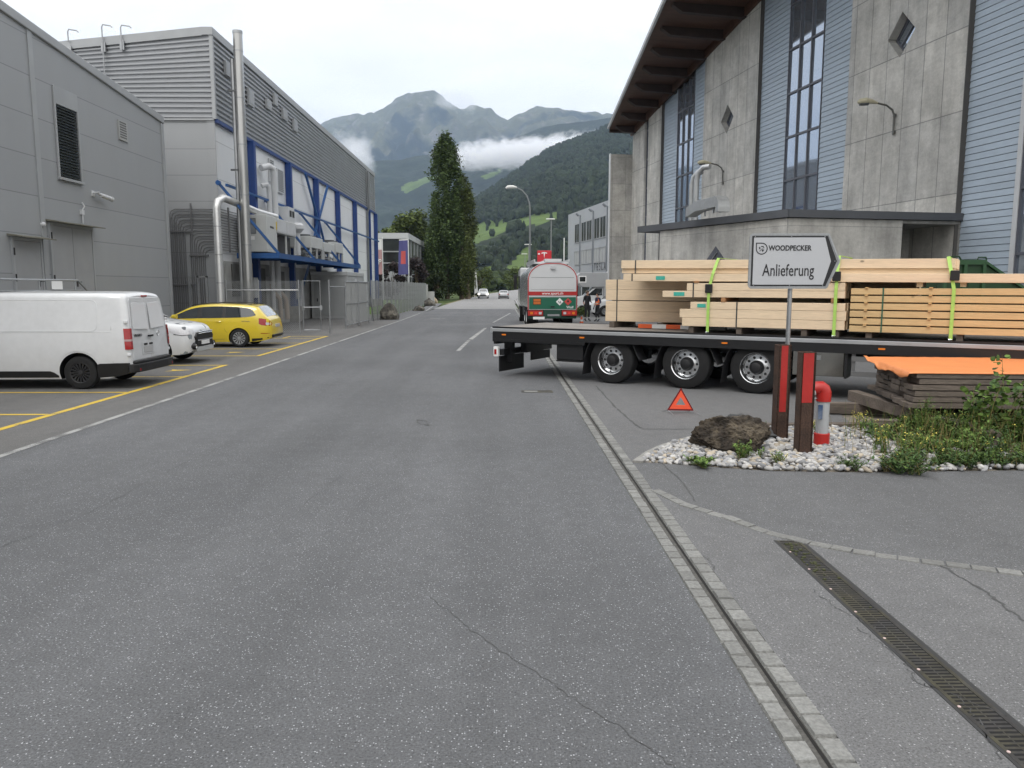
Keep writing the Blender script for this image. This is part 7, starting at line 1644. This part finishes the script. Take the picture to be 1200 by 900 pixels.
# ================================================================== PEOPLE
def person(label, loc, rz, h, top, trousers, skin, hair, vest=None, arms='down', strap=None):
    t = thing('person', label, 'person', loc, rz); k = h / 1.75
    J = {'pelvis': (0, 0, .95), 'waist': (0, .01, 1.08), 'chest': (0, .0, 1.30), 'neckb': (0, .01, 1.46), 'neck': (0, -.005, 1.53), 'head': (0, -.02, 1.64), 'crown': (0, -.01, 1.70),
         'hipL': (.09, 0, .91), 'kneeL': (.12, -.03, .50), 'ankL': (.13, .02, .09), 'toeL': (.15, -.14, .03), 'hipR': (-.09, 0, .91), 'kneeR': (-.13, -.02, .50), 'ankR': (-.15, .03, .09), 'toeR': (-.18, -.12, .03),
         'shL': (.18, .01, 1.42), 'shR': (-.18, .01, 1.42)}
    if arms == 'down': J.update(elL=(.25, .03, 1.14), wrL=(.24, -.08, .91), haL=(.23, -.11, .83), elR=(-.25, .03, 1.14), wrR=(-.26, -.05, .90), haR=(-.26, -.08, .82))
    else: J.update(elL=(.27, .05, 1.16), wrL=(.17, -.18, 1.08), haL=(.11, -.24, 1.09), elR=(-.26, .04, 1.14), wrR=(-.27, -.06, .90), haR=(-.27, -.09, .82))
    rad = dict(pelvis=.125, waist=.125, chest=.15, neckb=.085, neck=.055, head=.092, crown=.07, hipL=.095, kneeL=.062, ankL=.042, toeL=.035, hipR=.095, kneeR=.062, ankR=.042, toeR=.035, shL=.07, shR=.07, elL=.045, elR=.045, wrL=.028, wrR=.028, haL=.03, haR=.03)
    E_ = [('pelvis', 'waist'), ('waist', 'chest'), ('chest', 'neckb'), ('neckb', 'neck'), ('neck', 'head'), ('head', 'crown'), ('pelvis', 'hipL'), ('hipL', 'kneeL'), ('kneeL', 'ankL'), ('ankL', 'toeL'), ('pelvis', 'hipR'), ('hipR', 'kneeR'), ('kneeR', 'ankR'), ('ankR', 'toeR'), ('neckb', 'shL'), ('neckb', 'shR'), ('shL', 'elL'), ('shR', 'elR'), ('elL', 'wrL'), ('elR', 'wrR'), ('wrL', 'haL'), ('wrR', 'haR')]
    def skinned(name, keys, extra, inflate, mats, lv=2, root='pelvis', colf=None):
        ks = [q for q in J if q in keys]; idx = {q: i for i, q in enumerate(ks)}; me = bpy.data.meshes.new(name); V_ = [tuple(Vector(J[q]) * k) for q in ks]; Ed = [(idx[a], idx[b]) for a, b in E_ if a in idx and b in idx]
        r_ = [(rad[q] + inflate) * k for q in ks]
        if extra:
            for (att, pts, rads) in extra:
                last = idx[att]
                for p_, q_ in zip(pts, rads): V_.append(tuple(Vector(p_) * k)); r_.append(q_ * k); Ed.append((last, len(V_) - 1)); last = len(V_) - 1
        me.from_pydata(V_, Ed, []); o = bpy.data.objects.new(name, me); COL.objects.link(o); o.modifiers.new('skin', 'SKIN'); sv = me.skin_vertices[0].data
        for i, q in enumerate(r_): sv[i].radius = (q, q)
        for i, q in enumerate(ks):
            if q in ('chest', 'waist', 'pelvis'): sv[i].radius = (r_[i] * 1.12, r_[i] * .78)
        sv[idx[root]].use_root = True; s_ = o.modifiers.new('sub', 'SUBSURF'); s_.levels = lv; s_.render_levels = lv
        dg = bpy.context.evaluated_depsgraph_get(); dg.update(); nm = bpy.data.meshes.new_from_object(o.evaluated_get(dg)); bpy.data.objects.remove(o); nm.name = name; nm.materials.clear()
        for m in mats: nm.materials.append(m)
        nm.shade_smooth()
        if colf:
            for p_ in nm.polygons: p_.material_index = colf(p_.center / k)
        ob = bpy.data.objects.new(name, nm); COL.objects.link(ob); ob.parent = t; return ob
    fingers = []
    for s_, hk in ((1, 'haL'), (-1, 'haR')):
        hx, hy, hz_ = J[hk]; wx, wy, wz = J['wrL' if s_ > 0 else 'wrR']; d = Vector((hx - wx, hy - wy, hz_ - wz)).normalized(); sd_ = d.cross(Vector((1, 0, 0))).normalized()
        for q in range(4):
            off = (q - 1.5) * .018; ln_ = (.065, .08, .075, .058)[q]; b0 = Vector((hx, hy, hz_)) + sd_ * off + d * .02; fingers.append((hk, [tuple(b0), tuple(b0 + d * ln_ * .55), tuple(b0 + d * ln_ + Vector((-s_ * .012, 0, 0)))], [.011, .009, .007]))
        th = Vector((wx, wy, wz)).lerp(Vector((hx, hy, hz_)), .5); fingers.append((hk, [tuple(th + sd_ * -.035 + d * .0), tuple(th + sd_ * -.05 + d * .04)], [.012, .009]))
    nose = [('head', [(0, -.115, 1.63)], [.014])]
    body = skinned('body', set(J), fingers + nose, 0, [skin, top, trousers, M_['black']], 2, 'pelvis', lambda c: 3 if c.z < .085 else 2 if c.z < .98 else (1 if (c.z < 1.475 and not (abs(c.x) > .2 and c.z < 1.12) and not (arms != 'down' and c.y < -.12)) else 0))
    b = MB(); b.lathe([(1.60, .088), (1.66, .106), (1.71, .102), (1.755, .07), (1.775, 0)], 'Z', (0, .012, 0), 16)
    b.v = [(x * k, (y + (.02 if z < 1.67 else 0)) * k, z * k) for x, y, z in b.v]; b.build('hair', hair, t, smooth=True)
    b = MB()
    for g in (-1, 1): b.box(g * .035 * k - .008, g * .035 * k + .008, -.112 * k, -.104 * k, 1.655 * k, 1.667 * k); 
    b.box(-.022 * k, .022 * k, -.112 * k, -.103 * k, 1.585 * k, 1.592 * k); b.build('face_marks', M_['black'], t)
    if vest:
        v_ = skinned('vest', {'pelvis', 'waist', 'chest', 'neckb', 'shL', 'shR'}, [], .022, [vest, strap or vest], 2, 'pelvis', lambda c: 1 if (abs(c.z - 1.14) < .03) else 0)
    else:
        v_ = skinned('shirt', {'pelvis', 'waist', 'chest', 'neckb', 'shL', 'shR'}, [('shL', [(.22, .02, 1.27)], [.062]), ('shR', [(-.22, .02, 1.27)], [.062])], .014, [top], 2)
    b = MB()
    for g, an in ((1, 'ankL'), (-1, 'ankR')):
        x, y, z = J[an]; b.lathe([(.17, .066), (.20, .068), (.23, .067)], 'Z', (x * k, y * k, 0), 14)
    b.build('reflective_cuff', mat('reflective_grey', (.45, .46, .45), .4), t); return t
DK_ = mat('dark_workwear', (.018, .019, .022), .85, 0, .15, 6); SK = mat('skin', (.42, .23, .16), .55); HR = mat('grey_brown_hair', (.09, .07, .055), .8); HR2 = mat('dark_hair', (.02, .016, .013), .8)
pq = G(688, 376.3); person('person in dark shirt and dark work trousers standing behind the trailer', (pq.x, pq.y, 0), R(35), 1.80, DK_, DK_, SK, HR, None, 'up')
pq = G(699, 376.8); person('person in an orange safety vest and dark trousers standing behind the trailer', (pq.x + .05, pq.y, 0), R(-60), 1.68, mat('navy_sleeves', (.02, .025, .06), .85), DK_, SK, HR2, mat('orange_vest', (.80, .17, .04), .6), 'up', mat('vest_band', (.5, .5, .45), .4))
# small traffic cone by the tanker
t = thing('traffic_cone', 'small orange and white cone between the tanker and the people', 'cone', (4.35, 41.5, 0)); b = MB(); b.lathe([(.03, .13), (.2, .09), (.2, .09)], 'Z'); b.lathe([(.3, .065), (.45, .03), (.46, 0)], 'Z'); b.box(-.17, .17, -.17, .17, 0, .03); b.build('cone', MC['fluor_orange'], t); b = MB(); b.lathe([(.2, .091), (.3, .067)], 'Z'); b.build('white_band', M_['white'], t)
# ================================================================== STREET LAMPS, SIGNS, FLAGS
LG = mat('lamp_pole_grey', (.22, .23, .235), .5, .4)
t = thing('street_lamp', 'tall curved single arm street lamp behind the tanker lorry', 'street lamp', (2.25, 60, 0)); b = MB(); b.tube([(0, 0, 0), (0, 0, 4.5), (0, 0, 7.9), (-.05, 0, 8.4), (-.25, 0, 8.95), (-.6, 0, 9.35), (-1.05, 0, 9.55)], [.11, .08, .06, .055, .05, .045, .04], 10); b.build('pole', LG, t, smooth=True); b = MB(); b.tube([(-1.0, 0, 9.55), (-1.3, 0, 9.6), (-1.7, 0, 9.58), (-1.85, 0, 9.5)], [.06, .13, .14, .07], 10); b.build('lamp_head', mat('lamp_head_pale', (.6, .6, .58), .4), t, smooth=True)
def tlamp(loc, h, lab, w=.6):
    t = thing('street_lamp', lab, 'street lamp', loc); b = MB(); b.tube([(0, 0, 0), (0, 0, h)], [.1, .06], 8); b.build('pole', LG, t, smooth=True); b = MB(); b.box(-w, w * .7, -.15, .15, h, h + .14); b.build('lamp_head', MC['lamp_head_pale'], t, bevel=.04); return t
tlamp((5.82, 90, 0), 9.7, 'straight pole lamp with flat head between the tanker and the office block'); tlamp((4.5, 125, 0), 8.7, 'small distant pole lamp left of the red pylon sign', .7); tlamp((5.6, 180, .5), 9.0, 'most distant pole lamp, above the far road', .8)
t = thing('pylon_sign', 'red pylon sign with white T emblem rising above the tanker lorry', 'sign', (4.22, 75, 0), R(-8)); b = MB(); b.box(-.68, .68, -.2, .2, 0, 5.5); b.build('box', mat('sign_red', (.52, .02, .03), .4), t, bevel=.03)
b = MB(); b.prism([(-.28, 5.2), (-.26, 5.3), (0, 5.36), (.26, 5.3), (.28, 5.2), (.06, 5.24), (0, 4.75), (-.06, 5.24)], 'XZ', -.212, -.203); b.prism([(-.6, 5.12), (-.42, 5.12), (-.42, 5.26), (-.6, 5.26)], 'XZ', -.212, -.203); b.build('emblem', M_['white'], t)
t = thing('slim_pole', 'slim white lamp pole beside the camper in front of the office block', 'pole', (9.2 - 4.4 + .9, 70, 0)); 
b = MB(); b.tube([(0, 0, 0), (0, 0, 6.4)], .05, 8); b.build('pole', M_['white'], t)
def flag(x, y, lab, cols, rows, cat='banner'):
    t = thing('banner_flag', lab, 'flag', (x, y, .2), 0, 'banners in front of the showroom'); b = MB(); b.tube([(0, 0, 0), (0, 0, 8.4)], .06, 8); b.build('flagpole', M_['lgrey'], t)
    nu, nv = 8, 30; v = []; f = []; mi = []
    for j in range(nv + 1):
        z = 8.15 - 4.65 * j / nv
        for i in range(nu + 1): u = i / nu; v.append((-.08 - u * 1.16 - .18 * j / nv * u, .1 * math.sin(u * 7 + j * .25) * u, z - .06 * u))
    for j in range(nv):
        for i in range(nu): a = j * (nu + 1) + i; f.append((a, a + 1, a + nu + 2, a + nu + 1)); mi.append(rows(i / nu, j / nv))
    o = fastmesh('cloth', v, f, cols, t, True, mi); return t
t = flag(-15.75, 104, 'faded pink and white banner with pale round emblem, left of the two', [mat('banner_pink', (.33, .19, .20), .8), mat('banner_white', (.55, .55, .56), .8)], lambda u, v: 1 if v < .3 else 0)
b = MB()
for (cx_, cz_, r_) in ((-.75, 4.95, .24), (-.72, 5.45, .17), (-.35, 5.3, .15)): b.tube([(cx_ + r_ * math.cos(R(a)), -.1, cz_ + r_ * math.sin(R(a))) for a in range(0, 361, 30)], .05, 5, caps=False)
b.build('emblem', M_['white'], t)
t = flag(-12.3, 104, 'blue purple banner with red square, right of the two', [mat('banner_blue', (.06, .06, .18), .8), MC['banner_white'], mat('banner_red', (.42, .07, .07), .8)], lambda u, v: 1 if v < .03 else (2 if (.33 < v < .68 and .22 < u < .72) else 0))
for (x, y, lab) in ((-4.75, 140, 'white feather flag beside the far road behind the poplar, right one'), (-5.6, 132, 'smaller white feather flag beside the far road behind the poplar, left one')):
    h = 5.6 if y == 140 else 3.4; t = thing('feather_flag', lab, 'flag', (x, y, .1), 0, 'feather flags by the far road'); b = MB(); b.tube([(0, 0, 0), (0, 0, h)], .04, 6); b.build('pole', M_['lgrey'], t); b = MB(); b.prism([(.04, h), (.35, h - 1.2), (.62, .9), (.04, .7)] if h > 4 else [(-.04, h), (-.45, h - 1.5), (-.6, .8), (-.04, .7)], 'XZ', -.02, .02); o = b.build('cloth', M_['white'], t); b = MB(); b.box(.15, .3, -.03, -.021, 1.6, 3.6) if h > 4 else b.box(-.35, -.2, -.03, -.021, 1.2, 1.9); b.build('print', M_['dgrey'], o)
t = thing('road_sign', 'small red topped road sign beside the far road left of the oncoming car', 'road sign', (-5.7, 150, 0)); b = MB(); b.tube([(0, 0, 0), (0, 0, 2.6)], .04, 6); b.build('post', M_['galv'], t); b = MB(); b.lathe([(-.03, .0), (-.03, .42), (.03, .42), (.03, 0)], 'Y', (0, 0, 2.5), 18); b.build('disc', M_['red'], t); b = MB(); b.box(-.3, .3, -.05, -.031, 2.42, 2.58); b.build('bar', M_['white'], t)
# ================================================================== TREES
BARK = mat('bark', (.10, .075, .05), .9, 0, .3, 2, .3, 12, .5, 20)
LEAF = mat('poplar_foliage', (.050, .076, .024), .7, 0, .3, .35, island=.45, spec=.2); LEAF2 = mat('poplar_foliage_olive', (.070, .088, .026), .7, 0, .3, .35, island=.45, spec=.2); LEAF3 = mat('broadleaf_foliage', (.075, .10, .028), .7, 0, .35, .3, island=.45, spec=.2); LEAF4 = mat('dark_red_foliage', (.030, .020, .020), .8, 0, .3, .5, island=.4); LEAF5 = mat('dark_hedge_foliage', (.028, .040, .014), .8, 0, .3, .5, island=.4, spec=.2)
def quads(pts, s, rr, flat=.4):
    v = []; f = []
    for p in pts:
        a = Vector((rr.gauss(0, 1), rr.gauss(0, 1), rr.gauss(0, 1) * flat)).normalized(); c = a.cross(Vector((rr.gauss(0, 1), rr.gauss(0, 1), rr.gauss(0, 1)))).normalized(); q = s * rr.uniform(.55, 1.25); k = len(v)
        v += [tuple(p - a * q), tuple(p + c * q * .55), tuple(p + a * q), tuple(p - c * q * .55)]; f.append((k, k + 1, k + 2, k + 3))
    return v, f
def columnar(label, loc, h, prof, m, seed, n=11000, s=.26):
    """poplar: many steep limbs, each with its own plume of leaves"""
    rr = random.Random(seed); t = thing('poplar_tree', label, 'tree', loc, 0, 'poplars beside the far road'); pr = pchip(prof); pts = []; lb = MB(); nb = 64
    lb.tube([(0, 0, 0), (.05, 0, h * .3), (0, .05, h * .7), (0, 0, h * .95)], [.45, .32, .15, .04], 8)
    plumes = []
    for i in range(nb):
        z0 = rr.uniform(.03, .86) * h; a = rr.uniform(0, 6.28); L_ = rr.uniform(.12, .2) * h; zt = min(z0 + L_, h * rr.uniform(.97, 1.0)); R0 = pr(z0 / h) * .25; R1 = pr(min(1, (zt + z0) / 2 / h)) * rr.uniform(.55, .95)
        p0 = Vector((math.cos(a) * R0 * .4, math.sin(a) * R0 * .4, z0)); p1 = Vector((math.cos(a) * R1, math.sin(a) * R1, z0 + (zt - z0) * .5)); p2 = Vector((math.cos(a) * pr(zt / h) * .7, math.sin(a) * pr(zt / h) * .7, zt)); plumes.append((p0, p1, p2)); lb.tube([p0, p1, p2], [.05, .025, .01], 4)
    wts = [(b[0] - b[2]).length * (.4 + pr(b[1].z / h)) for b in plumes]
    for b in rr.choices(plumes, wts, k=n):
        t_ = rr.uniform(.02, 1.04); p = b[0].lerp(b[1], t_ * 2) if t_ < .5 else b[1].lerp(b[2], t_ * 2 - 1); w = .62 * (1 - .6 * abs(t_ - .45)) * (.45 + .35 * pr(min(1, p.z / h))); pts.append(p + Vector((rr.gauss(0, w * .5), rr.gauss(0, w * .5), rr.gauss(0, .5))))
    v, f = quads(pts, s, rr); fastmesh('crown', v, f, m, t); lb.build('trunk', BARK, t, smooth=True); return t
PF = [(0, 1.3), (.08, 2.3), (.27, 3.0), (.5, 3.3), (.67, 3.3), (.80, 3.0), (.90, 2.2), (.97, 1.1), (1, .4)]
columnar('tallest dark green poplar standing beside the far road', (-9.0, 130, 0), 26.6, PF, LEAF, 4, 50000, .21)
columnar('olive tinted lower poplar on the right side of the tallest one', (-6.6, 131, 0), 20.0, [(0, 1.0), (.1, 1.9), (.3, 2.5), (.6, 2.7), (.85, 2.3), (1, .6)], LEAF2, 9, 26000, .2)
columnar('smaller poplar in front at the foot of the tallest one, left side', (-10.9, 128, 0), 12.5, [(0, .8), (.1, 1.5), (.35, 1.8), (.7, 1.3), (1, .2)], LEAF, 15, 12000, .2)
columnar('low poplar at the right foot of the group next to the white feather flags', (-5.4, 127, 0), 10.2, [(0, .5), (.15, 1.1), (.5, 1.2), (1, .15)], LEAF2, 19, 8000, .19)
def broad(label, loc, h, r, m, seed, n=6000, s=.3, base=.25, name='broadleaf_tree', group='trees behind the left buildings', clumps=26):
    rr = random.Random(seed); t = thing(name, label, 'tree', loc, 0, group); lb = MB(); lb.tube([(0, 0, 0), (.1, 0, h * .35), (0, .1, h * .6)], [h * .022, h * .016, h * .008], 8); pts = []; cl_ = []
    for i in range(clumps):
        a = rr.uniform(0, 6.28); z = h * rr.uniform(base + .1, .93); k = math.sin(math.pi * min(1, max(0, (z / h - base) / (1 - base))) ** .8); rad = r * k * rr.uniform(.35, 1.); c = Vector((math.cos(a) * rad, math.sin(a) * rad, z)); cl_.append((c, r * rr.uniform(.22, .42))); lb.tube([(0, 0, h * rr.uniform(base, .5)), c.lerp(Vector((0, 0, h * .5)), .5), c], [h * .008, h * .005, h * .002], 4)
    for _ in range(n): c, q = rr.choice(cl_); d = Vector((rr.gauss(0, 1), rr.gauss(0, 1), rr.gauss(0, .75))); d = d.normalized() * q * rr.random() ** .45; pts.append(c + d)
    v, f = quads(pts, s, rr); fastmesh('crown', v, f, m, t); lb.build('trunk', BARK, t, smooth=True); return t
broad('round dark tree rising behind the showroom roof, left of the poplars', (-17.2, 150, 0), 16.6, 5.0, LEAF3, 31, 9000, .36)
broad('pale yellow green tree just right of the blue-column hall end', (-24.6, 140, 0), 14.6, 3.4, mat('yellowish_foliage', (.10, .11, .025), .7, 0, .35, .3, island=.4, spec=.2), 32, 5000, .34)
broad('smaller dark bush tree between the pale tree and the round tree', (-20.3, 142, 0), 13.2, 2.4, LEAF3, 33, 3500, .32)
broad('dense tree filling the gap left of the poplar trunks', (-13.0, 134, 0), 9.0, 2.2, LEAF5, 34, 6000, .32, .05)
for i, (x, y, h, r, lab) in enumerate(((-15.0, 106.5, 5.2, 1.7, 'dark red leaved shrub between the two banners'), (-11.6, 107, 5.8, 1.9, 'dark red leaved shrub at the right corner of the showroom'), (-17.6, 108, 4.8, 1.3, 'dark red leaved shrub left of the pink banner'))): broad(lab, (x, y, .2), h, r, LEAF4, 50 + i, 2600, .2, .08, 'red_leaf_shrub', 'dark shrubs before the showroom', 16)
for i, (x, y, h, r, lab) in enumerate(((-9.8, 121, 4.2, 2.4, 'dark hedge bush in front of the poplar trunks, left'), (-12.6, 119, 4.5, 2.2, 'dark hedge bush at the corner behind the fence end'), (-6.3, 150, 3.2, 2.2, 'low bush beside the far road left of the feather flags'))): broad(lab, (x, y, 0), h, r, LEAF5, 60 + i, 3400, .2, .0, 'hedge_bush', 'dark hedge bushes near the poplars', 18)
for i, (x, y, h, r, lab) in enumerate(((-12., 190, 8, 4.2, 'round green tree far behind the feather flags, left'), (-6., 215, 8.5, 4.5, 'round green tree far beyond the oncoming car'), (4., 245, 8., 4.6, 'round green tree far beyond the silver car'), (15., 270, 8, 4.8, 'far roadside tree above the tanker mirror'))): broad(lab, (x, y, 0), h, r, LEAF3, 70 + i, 3000, .34, .05, 'broadleaf_tree', 'trees past the far road', 16)
b = MB(); b.box(4.55, 6.2, 50.2, 51.0, 0, .5); b = Plant(); rr = random.Random(77)
for _ in range(70): weed(b, rr, rr.uniform(-.9, .9), rr.uniform(-.3, .3), rr.uniform(.4, .9), .25, 3, 10, .12, 0)
o = b.build('roadside_shrub', None, (4.95, 52, 0)); tag(o, 'low green shrub left of the person in the dark shirt, behind the tanker', 'shrub')
